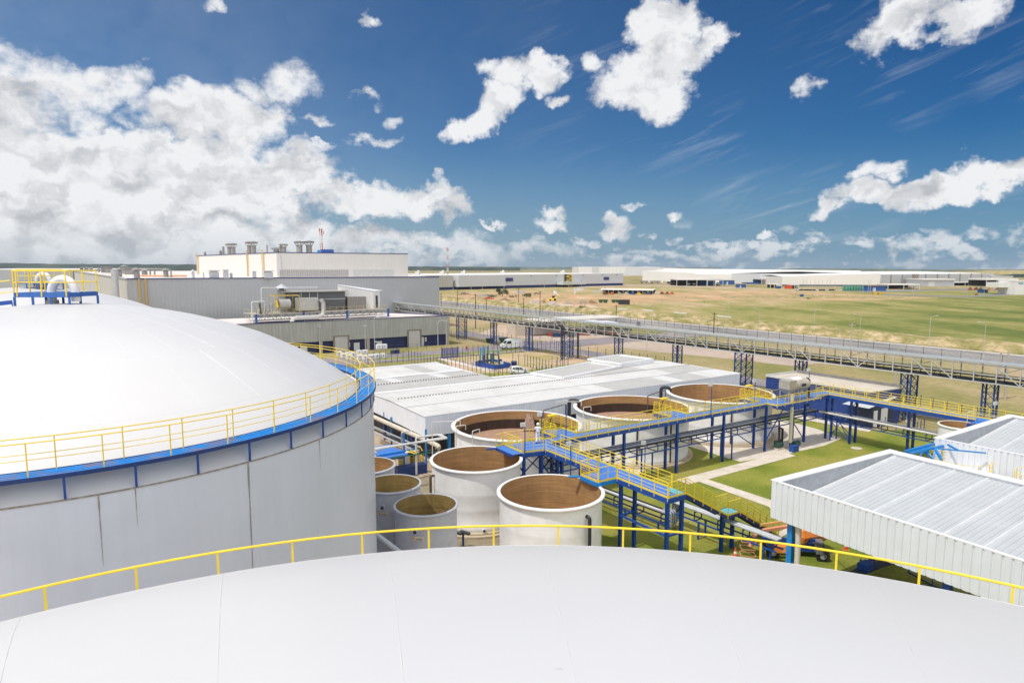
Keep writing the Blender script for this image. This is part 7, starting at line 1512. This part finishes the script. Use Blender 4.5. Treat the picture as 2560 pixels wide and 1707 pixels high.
# ------------------------------------------------------------------ vehicles
def side_extrude(m, prof, w0, w1=None):
    """close a side profile (x, z) into a body; w1 narrower half-width used above the belt line"""
    k = len(prof); vs = []
    for s in (-1, 1):
        for (x, z, w) in prof: vs.append((x, s*w, z))
    fs = [(i, (i+1) % k, k+(i+1) % k, k+i) for i in range(k)]+[tuple(range(k)), tuple(reversed(range(k, 2*k)))]
    m.add(vs, fs)
def local_build(m, name, mat, t, loc, rz, **kw):
    R = Matrix.Rotation(rz, 3, 'Z'); m.v = [tuple(Vector(loc)+R @ Vector(v)) for v in m.v]; return m.build(name, mat, t, **kw)
def vehicle(kind, p, rz, label):
    van = kind == 'van'; t = thing('van' if van else 'hatchback', label, 'van' if van else 'car', p); L_ = 5.6 if van else 3.9; hw = .98 if van else .84; wr = .35 if van else .31
    if van:
        prof = [(-2.75, .45, hw), (-2.78, 2.3, hw*.95), (-2.6, 2.55, hw*.88), (1.05, 2.5, hw*.88), (1.45, 2.3, hw*.88), (2.0, 1.45, hw*.95), (2.75, 1.15, hw*.95), (2.85, .5, hw*.93)]
        wx = (-1.75, 1.85)
        glass = [((1.43, 2.22), (1.98, 1.47)),]
    else:
        prof = [(-1.9, .35, hw), (-1.95, .8, hw), (-1.75, 1.15, hw*.9), (-1.45, 1.45, hw*.78), (-.2, 1.52, hw*.78), (.45, 1.38, hw*.8), (1.05, .98, hw*.92), (1.75, .82, hw*.9), (1.95, .55, hw*.86), (1.9, .3, hw*.86)]
        wx = (-1.22, 1.2)
    m = MB(); side_extrude(m, prof, hw); local_build(m, 'body', CARW, t, p, rz, bevel=.05)
    # windows as panes just proud of the body
    def pane(x0, z0, x1, z1, x2, z2, x3, z3, off):
        for s in (-1, 1):
            m = MB(); m.add([(x0, s*(off[0]), z0), (x1, s*off[1], z1), (x2, s*off[2], z2), (x3, s*off[3], z3)], [(0, 1, 2, 3)]); local_build(m, 'side_window', GLASS, t, p, rz)
    if van:
        pane(.35, 1.5, 1.75, 1.5, 1.25, 2.15, .35, 2.15, (hw*.97+.015, hw*.97+.015, hw*.93+.02, hw*.93+.02))
        m = MB(); m.add([(2.02, -hw*.8, 1.5), (2.02, hw*.8, 1.5), (1.5, hw*.75, 2.24), (1.5, -hw*.75, 2.24)], [(0, 1, 2, 3)]); local_build(m, 'windscreen', GLASS, t, p, rz)
        m = MB(); m.box((2.86, 0, .55), (.1, 1.7, .3)); local_build(m, 'bumper', M('grey_bumper', (.15, .15, .16), .7), t, p, rz)
    else:
        pane(-.9, 1.0, -.05, 1.0, -.1, 1.4, -.85, 1.38, (hw*.94+.01, hw*.94+.01, hw*.83+.01, hw*.83+.01)); pane(.02, 1.0, .85, 1.0, .35, 1.34, -.02, 1.4, (hw*.94+.01, hw*.94+.01, hw*.83+.01, hw*.83+.01)); pane(-1.5, 1.08, -1.0, 1.02, -.95, 1.36, -1.3, 1.36, (hw*.92+.01, hw*.94+.01, hw*.83+.01, hw*.83+.01))
        m = MB(); m.add([(1.03, -hw*.75, 1.01), (1.03, hw*.75, 1.01), (.49, hw*.68, 1.38), (.49, -hw*.68, 1.38)], [(0, 1, 2, 3)]); local_build(m, 'windscreen', GLASS, t, p, rz)
        m = MB(); m.add([(-1.79, -hw*.75, 1.13), (-1.79, hw*.75, 1.13), (-1.49, hw*.62, 1.43), (-1.49, -hw*.62, 1.43)], [(0, 1, 2, 3)]); local_build(m, 'rear_window', GLASS, t, p, rz)
    for s in (-1, 1):
        m = MB(); m.box((L_/2 if van else 1.86, s*hw*.72, .95 if van else .68), (.12, .3, .22)); local_build(m, 'headlight', LGREY, t, p, rz)
        m = MB(); m.box((-L_/2-.0 if van else -1.88, s*hw*.86, 1.2 if van else 1.0), (.08, .16, .42)); local_build(m, 'tail_light', M('red_lamp', (.5, .03, .02), .3), t, p, rz)
        for x in wx:
            R = Matrix.Rotation(rz, 3, 'Z'); q = Vector(p)+R @ Vector((x, s*hw*.93, wr)); d = R @ Vector((0, 1, 0))
            w = MB().tube([q-d*.11, q+d*.11], wr, 20).build('wheel', TYRE, t); MB().tube([q-d*.12, q+d*.12], wr*.6, 12).build('rim', GALV, w)
    return t
vehicle('van', g(1278, 873)+Vector((0, 1, 0)), math.radians(203), 'white high-roof van on the road behind the fence')
vehicle('hatch', g(1297, 934), math.radians(12), 'white hatchback parked on the grass inside the blue fence')
# ------------------------------------------------------------------ orange articulated boom lift
ORA = M('orange_machine_paint', (.88, .26, .04), .4, var=.06, scale=3, dirt=(.5, .14, .04)); ORL = M('faded_orange_paint', (.72, .30, .17), .5, var=.08); OTK = M('yellow_rail_paint_boom', (.72, .42, .16), .5)
bl = g(2000, 1400)+Vector((.2, .9, 0)); t = thing('boom_lift', 'orange and blue articulated boom lift parked beside the nearest canopy', 'boom lift', bl); rz = math.radians(-10); R = Matrix.Rotation(rz, 3, 'Z')
def B(x, y, z): return bl+R @ Vector((x, y, 0))+Vector((0, 0, z))
MB().box(B(-.1, 0, .62), (2.6, .9, .35), rz).build('chassis', BLUE, t, bevel=.04)
for (x, y) in ((-1.9, -.85), (1.5, -.85), (-1.9, .85), (1.5, .85)):
    d = R @ Vector((0, 1, 0)); q = B(x, y, .45); w = MB().tube([q-d*.17, q+d*.17], .45, 22).build('wheel', TYRE, t); MB().tube([q-d*.175, q+d*.175], .22, 14).build('rim', GALV, w)
    m = MB()
    for k in range(18): a_ = k*math.pi/9; v = R @ Vector((math.cos(a_), 0, 0)); m.box(q+Vector((v.x*.455, v.y*.455, math.sin(a_)*.455)), (.05, .34, .05), rz)
    m.build('tread', TYRE, w)
MB().beam(B(-1.9, -.9, .45), B(-1.9, .9, .45), .2).beam(B(1.5, -.9, .45), B(1.5, .9, .45), .2).build('axle', BLUE, t)
# turntable cowl: rounded orange tank cover
m = MB(); m.lathe([(.01, -1.05), (.5, -1.05), (.66, -.9), (.66, .7), (.55, .95), (.01, 1.0)], (0, 0, 0), 10)
m.v = [tuple(B(.85, .55, 1.62)+R @ Matrix.Rotation(math.radians(28), 3, 'Z') @ Vector((z*1.3, x*1.4, y*1.25))) for (x, y, z) in m.v]; m.build('engine_cowl', ORA, t)
MB().box(B(.8, .3, .95), (1.6, 1.2, .2), rz).build('turntable', BLUE, t)
MB().box(B(-1.1, -.95, .75), (1.6, .28, .55), rz).build('side_box', ORA, t, bevel=.04)
LT = M('white_lettering', (.8, .75, .7), .5)
def text_on(s, loc, size, rot, mat, parent, name='lettering', ext=.004):
    c = bpy.data.curves.new(name, 'FONT'); c.body = s; c.size = size; c.extrude = ext; c.align_x = 'CENTER'; o = bpy.data.objects.new(name, c); COL.objects.link(o); dg_ = bpy.context.evaluated_depsgraph_get(); me = bpy.data.meshes.new_from_object(o.evaluated_get(dg_)); bpy.data.objects.remove(o)
    me.materials.clear(); me.materials.append(mat); o = bpy.data.objects.new(name, me); COL.objects.link(o); o.parent = parent; o.location = Vector(loc)-ORG[parent.name]; o.rotation_euler = rot; ORG[o.name] = Vector(loc); return o
text_on('JLG', B(-1.05, -1.1, .62), .32, (math.pi/2, 0, rz), LT, t)
MB().box(B(1.25, -.75, 1.05), (.5, .7, 1.0), rz).build('counterweight', M('grey_counterweight', (.17, .17, .19), .6), t, bevel=.08)
for z in (1.25, 1.45): MB().beam(B(-2.6, -.35, z-.2), B(1.3, -.5, z), .16).build('lower_boom', BLUE, t)
MB().beam(B(-2.4, .5, 1.5), B(1.2, 1.4, 2.0), .24, .2).build('upper_boom', ORL, t); MB().beam(B(-2.5, .9, 1.75), B(1.6, 2.0, 2.25), .12, .16).build('telescopic_boom', OTK, t)
MB().tube([B(-2.4, .3, 1.5), B(-2.9, -.1, 1.5), B(-3.3, -.55, 1.3), B(-3.55, -.95, .75)], [.10, .12, .16, .12], 8).build('jib', ORL, t)
m = MB(); c = B(-3.75, -1.3, .35)
for z in (.1, .6, 1.15):
    pts = [c+R @ Vector((x, y, 0))+Vector((0, 0, z-.1)) for (x, y) in ((-.5, -.4), (.5, -.4), (.5, .4), (-.5, .4))]
    for a_, b_ in zip(pts, pts[1:]+pts[:1]): m.beam(a_, b_, .04)
m.build('basket', ORL, t); pipe('hydraulic_hose', [B(1.1, -1.1, 1.5), B(.6, -1.2, 1.45), B(1.45, -1.15, 1.4), B(1.6, -1.1, .35)], .05, DARK, 'black hose loop on the boom lift', n=6)
o = bpy.data.objects['hydraulic_hose']; o.parent = t; o.location = o.location-bl
for k in ('label', 'category'):
    if k in o: del o[k]
o = MB().tube([B(2.0, .4, .5), g(2120, 1425)], .015, 5).build('cable', DARK); tag(o, 'thin dark cable trailing from the boom lift over the grass', 'cable')
def cone(x, y, label):
    p = g(x, y); t = thing('traffic_cone', label, 'traffic cone', p, 'orange traffic cones'); MB().box(p+Vector((0, 0, .03)), (.4, .4, .05)).build('base', ORA, t); m = MB().lathe([(.17, .05), (.035, .72), (.01, .73)], p, 16); m.build('body', M('cone_red', (.75, .10, .04), .5), t, smooth=True); MB().lathe([(.125, .30), (.095, .46)], p, 16).build('stripe', CAPW, t)
cone(1838, 1392, 'orange traffic cone with white stripe by the blue column'); cone(2114, 1374, 'red orange traffic cone half hidden below the canopy edge')
# ------------------------------------------------------------------ service equipment left of the tanks, by the hall
t = thing('equipment_skid', 'blue equipment with yellow rails between the hall and the left tanks', 'equipment', g(1000, 1190))
for (x0, y0, x1, y1, z) in ((938, 1125, 985, 1118, 2.4), (945, 1140, 1010, 1130, 2.4)):
    a, b = P(x0, y0, z), P(x1, y1, z); MB().beam(a, b, 2.2, .12).build('roof_panel', DECK, t)
cy_ = P(990, 1135, 2.2); MB().beam(P(985, 1138, 2.2), P(1003, 1133, 2.2), .9, .06).build('cyan_panel', SKYB, t)
for (x0, y0, x1, y1, z, w, mt, nm) in ((940, 1140, 1044, 1121, 2.6, .16, SKYB, 'beam'), (940, 1151, 1012, 1142, 2.2, .18, BLUE, 'beam'), (975, 1145, 1090, 1129, 2.5, .08, M('green_pipe', (.03, .16, .07), .5), 'green_pipe'), (965, 1143, 1092, 1125, 2.2, .26, BLACK, 'black_pipe'), (990, 1180, 1062, 1168, .5, 1.0, NAVYB, 'plinth_tank')):
    MB().beam(P(x0, y0, z), P(x1, y1, z), w).build(nm, mt, t)
for (x, yb, z) in ((1011, 1184, 4.2), (1066, 1182, 4.6), (962, 1100, 3.5), (979, 1112, 3.4), (1110, 1122, 3.0), (1021, 1120, 3.0), (1034, 1122, 3.0)): p = g(x, yb); MB().beam(p, p+Vector((0, 0, z)), .16).build('column', SKYB if x > 970 else BLUE, t)
railing(t, [P(988, 1172, .6), P(1058, 1160, .6)], sp=.9, mids=(.9, .7, .5, .3), h=1.4)
railing(t, [P(1058, 1160, .6), P(1050, 1146, .6)], sp=.9, mids=(.7, .3), h=1.4)
for (x, y, c) in ((1018, 1172, WHITE), (1030, 1170, DARK), (1040, 1166, M('cream_drum', (.5, .45, .3), .6)), (1005, 1170, YS)): p = g(x, y); MB().box(p+Vector((0, 0, .9)), (.6, .5, 1.8), ROT).build('pump_housing', c, t)
for k in range(2): a = P(1016+k*10, 1127-k*2, 2.6); MB().beam(a, a+Vector((1.0, -.9, 0)), .14, .05).build('hazard_bar', YEL, t)
for i, dz in enumerate((0, .28)):
    a = P(934, 1124-i*3, 4.4); b = P(1112+i*6, 1093+i*2, 4.4); c_ = P(1094+i*8, 1086, 4.2); d_ = P(1040, 1093, 4.2)
    pipe('service_pipe', [a, b, c_, d_, d_-Vector((0, 0, 3.8))], .10, LGREY if i else PW, 'pale pipe running from the big tank towards the hall, %s of the pair' % ('upper', 'lower')[i], group='paired service pipes')
pipe('main_pipe', [P(930, 1040, 2.6), P(1010, 1076, 2.6), P(1062, 1098, 2.6), P(1098, 1116, 2.6), P(1092, 1124, 2.0), P(1094, 1128, .4)], .26, M('cream_lagged_pipe', (.58, .52, .42), .7), 'thick cream lagged pipe along the hall wall', n=14)
pipe('vent_pipe', [P(1004, 1120, 1), P(1004, 1081, 4.6), P(1030, 1076, 4.6)], .07, LGREY, 'thin pale bent pipe in front of the hall, upper left')
for i in range(3): pipe('wall_pipe', [P(934, 1066+i*7, 1.8-i*.2), P(1000, 1095+i*7, 1.8-i*.2), P(1050, 1118+i*7, 1.8-i*.2)], .1, [PG, BLACK, GALV][i], 'dark pipe under the hall edge, %s of three' % ('top', 'middle', 'bottom')[i], group='pipes under the hall edge')
o = MB().lathe([(.6, 0), (.6, .05), (.01, .05)], g(2141, 1121.5)+Vector((0, 0, .05)), 24).build('manhole_cover', CONC); tag(o, 'round pale manhole cover on the lawn', 'manhole cover')
o = MB().beam(g(900+40, 1330)+Vector((0, 0, 6.0)), g(1000, 1400)+Vector((0, 0, 5.2)), .25).build('conduit', GALV) if False else None
t = thing('bracket_post', 'dark post with two short box arms behind the yellow hoop rail', 'post', g(1158, 1372)); p = g(1158, 1372); z = Z_at(p, 1333); MB().beam(p, p+Vector((0, 0, z)), .12).build('post', NAVYB, t)
for k in (-.3, .3): MB().beam(p+Vector((k-.5, .2, z+.1)), p+Vector((k+.2, -.2, z+.05)), .26, .16).build('arm', DARK, t)
p = g(955, 1385); t = thing('bracket_post', 'short blue hooked post beside the big left tank', 'post', p); z = Z_at(p, 1352); MB().tube([p, p+Vector((0, 0, z)), p+Vector((-.4, 0, z))], .05, 6).build('post', BLUE, t)
o = MB().beam(P(944, 1337, 5.3), P(1003, 1382, 5.3), .22, .16).build('cable_tray', LGREY); tag(o, 'pale cable tray slanting in front of the small grey tanks', 'cable tray')
# water trickle at the small tank
m = MB(); rr = random.Random(2)
for k in range(7): q = Vector((-6.6+rr.uniform(-.1, .1), 44.6+rr.uniform(-.1, .1), 5.35)); m.tube([q, q+Vector((.05, -.1, -.3)), q+Vector((.1, -.15, -.7-rr.random()*.3))], .012, 4)
tag(m.build('water_trickle', WHITE), 'thin white water trickle between two small grey tanks', 'water')
# name plates on the small grey tanks
for (c, l) in (((-5.77, 42.5), 'nearest small grey tank'), ((-8.85, 46.8), 'small grey tank with the rusty bar')):
    a_ = math.radians(-97); R_ = 2.1; p = Vector((c[0]+R_*math.cos(a_), c[1]+R_*math.sin(a_), 3.75)); rzp = a_+math.pi/2
    t = thing('name_plate', 'small cream plate with a red mark on the %s' % l, 'sign', p, 'cream plates on the small tanks'); MB().box(p, (.75, .04, .28), rzp).build('plate', M('cream_plate', (.66, .58, .44), .6), t)
    d = Vector((math.cos(rzp), math.sin(rzp), 0)); f = Vector((math.cos(a_), math.sin(a_), 0)); text_on('T', p-d*.28+f*.03-Vector((0, 0, .1)), .26, (math.pi/2, 0, rzp), M('red_letter', (.45, .03, .02), .6), t, 'red_letter'); text_on('ecniplas', p+d*.08+f*.03-Vector((0, 0, .06)), .14, (math.pi/2, 0, rzp), DARK, t)
# ------------------------------------------------------------------ the man in white
SKIN = M('brown_skin', (.16, .08, .045), .55, var=.05); CLO = M('white_uniform', (.80, .81, .84), .8, var=.05, scale=12, bump=.2); HELM = M('white_helmet', (.82, .82, .80), .3); SHOE = M('dark_boot', (.03, .03, .035), .6)
pb = P(1344.5, 1107, ZD); pb.z = ZD
pt_ = thing('person', 'man in white uniform and white helmet walking away along the blue platform', 'person', pb)
def skin_mesh(name, verts, edges, radii, mat, parent, sub=2, rot=0.0, root=0):
    me = bpy.data.meshes.new(name); R = Matrix.Rotation(rot, 3, 'Z'); me.from_pydata([R @ Vector(v) for v in verts], edges, []); o = bpy.data.objects.new(name, me); COL.objects.link(o)
    mod = o.modifiers.new('skin', 'SKIN'); mod.use_smooth_shade = True
    for i, r in enumerate(radii):
        rr2 = r if isinstance(r, tuple) else (r, r); me.skin_vertices[0].data[i].radius = rr2
    me.skin_vertices[0].data[root].use_root = True
    s = o.modifiers.new('sub', 'SUBSURF'); s.levels = sub; s.render_levels = sub; me.materials.append(mat)
    o.parent = parent; o.location = pb-ORG[parent.name]; ORG[o.name] = Vector(pb); return o
prot = math.radians(-12)      # faces away from the viewer (local +y)
V = [(0, 0, .96), (0, .01, 1.12), (0, .0, 1.32), (0, .0, 1.45), (0, .01, 1.53), (0, .03, 1.62), (0, .03, 1.70),      # 0-6 spine, neck, head
     (.19, 0, 1.42), (.25, .0, 1.14), (.27, .09, .92), (.275, .12, .86),                                                   # 7-10 right arm
     (-.19, 0, 1.42), (-.26, -.03, 1.13), (-.31, -.06, .90), (-.315, -.07, .84),                                        # 11-14 left arm
     (.095, 0, .92), (.10, .12, .50), (.10, .08, .08), (.10, .21, .035),                                                   # 15-18 right leg, stepping forward
     (-.095, 0, .92), (-.10, -.04, .50), (-.10, -.24, .14), (-.10, -.15, .05)]                                            # 19-22 left leg, trailing
Ed = [(0, 1), (1, 2), (2, 3), (3, 4), (4, 5), (5, 6), (3, 7), (7, 8), (8, 9), (9, 10), (3, 11), (11, 12), (12, 13), (13, 14), (0, 15), (15, 16), (16, 17), (17, 18), (0, 19), (19, 20), (20, 21), (21, 22)]
Rd = [(.14, .10), (.13, .09), (.16, .10), (.11, .08), .052, (.082, .095), (.07, .08), .055, .042, .030, (.035, .018), .055, .042, .030, (.035, .018), .09, .058, .04, .035, .09, .058, .04, .035]
# five fingers on each hand
for (base, sx) in ((10, 1), (14, -1)):
    bx, by, bz = V[base]
    for k, (oy, ln) in enumerate(((-.028, .065), (-.010, .078), (.010, .072), (.027, .058))):
        i = len(V); V += [(bx+.002*sx, by+oy, bz-.035), (bx-.004*sx, by+oy+.006, bz-.035-ln*.55), (bx-.014*sx, by+oy+.012, bz-.035-ln)]; Ed += [(base, i), (i, i+1), (i+1, i+2)]; Rd += [.010, .009, .008]
    i = len(V); V += [(bx-.01*sx, by+.045, bz+.0), (bx-.02*sx, by+.058, bz-.035)]; Ed += [(base, i), (i, i+1)]; Rd += [.011, .009]
body = skin_mesh('body', V, Ed, Rd, SKIN, pt_, 2, prot)
# face details: nose, eyes, mouth, ears (they look away from the viewer)
Rm = Matrix.Rotation(prot, 3, 'Z')
def F(x, y, z): return pb+Rm @ Vector((x, y, 0))+Vector((0, 0, z))
MB().box(F(0, .13, 1.63), (.02, .03, .035), prot).build('nose', SKIN, pt_, bevel=.008); MB().box(F(0, .122, 1.585), (.05, .01, .012), prot).build('mouth', M('lips', (.12, .04, .03), .5), pt_)
for s in (-1, 1): MB().box(F(.03*s, .118, 1.66), (.022, .01, .012), prot).build('eye', DARK, pt_); MB().box(F(.085*s, .03, 1.63), (.015, .03, .05), prot).build('ear', SKIN, pt_, bevel=.006)
# uniform
SV = [(0, 0, .93), (0, .01, 1.12), (0, 0, 1.32), (0, 0, 1.44), (.19, 0, 1.425), (.245, 0, 1.20), (-.19, 0, 1.425), (-.25, -.02, 1.20)]
skin_mesh('shirt', SV, [(0, 1), (1, 2), (2, 3), (3, 4), (4, 5), (3, 6), (6, 7)], [(.175, .125), (.16, .115), (.19, .125), (.12, .09), .078, .066, .078, .066], CLO, pt_, 2, prot)
TV = [(0, 0, 1.0), (.10, 0, .90), (.10, .12, .50), (.10, .085, .10), (-.10, 0, .90), (-.10, -.04, .50), (-.10, -.22, .17)]
skin_mesh('trousers', TV, [(0, 1), (1, 2), (2, 3), (0, 4), (4, 5), (5, 6)], [(.155, .12), .115, .082, .07, .115, .082, .07], CLO, pt_, 2, prot)
m = MB(); m.lathe([(.155, 0), (.125, .012), (.122, .05), (.11, .10), (.07, .145), (.03, .158), (.001, .16)], F(0, .03, 1.675), 24); m.build('helmet', HELM, pt_, smooth=True); MB().box(F(0, .16, 1.68), (.16, .10, .012), prot).build('helmet_peak', HELM, pt_, bevel=.005)
MB().box(F(0, -.085, 1.60), (.13, .02, .05), prot).build('neck_strap', YEL, pt_)
for (x, y, z) in ((.10, .12, .05), (-.10, -.20, .09)): MB().box(F(x, y, z), (.10, .28, .09), prot).build('boot', SHOE, pt_, bevel=.03)
# ------------------------------------------------------------------ air: faint even haze that pales the far hills and factories
if HAZE > 0:
  HZ = bpy.data.materials.new('pale_air'); HZ.use_nodes = True; t_ = HZ.node_tree; t_.nodes.clear(); o_ = t_.nodes.new('ShaderNodeOutputMaterial'); v_ = t_.nodes.new('ShaderNodeVolumePrincipled'); v_.inputs['Color'].default_value = (.86, .93, 1, 1); v_.inputs['Density'].default_value = HAZE; v_.inputs['Anisotropy'].default_value = .2; t_.links.new(v_.outputs[0], o_.inputs['Volume'])
  hb = MB(); hb.box((0, 5150, 55), (31000, 12500, 112)); tag(hb.build('haze', HZ), kind='stuff')
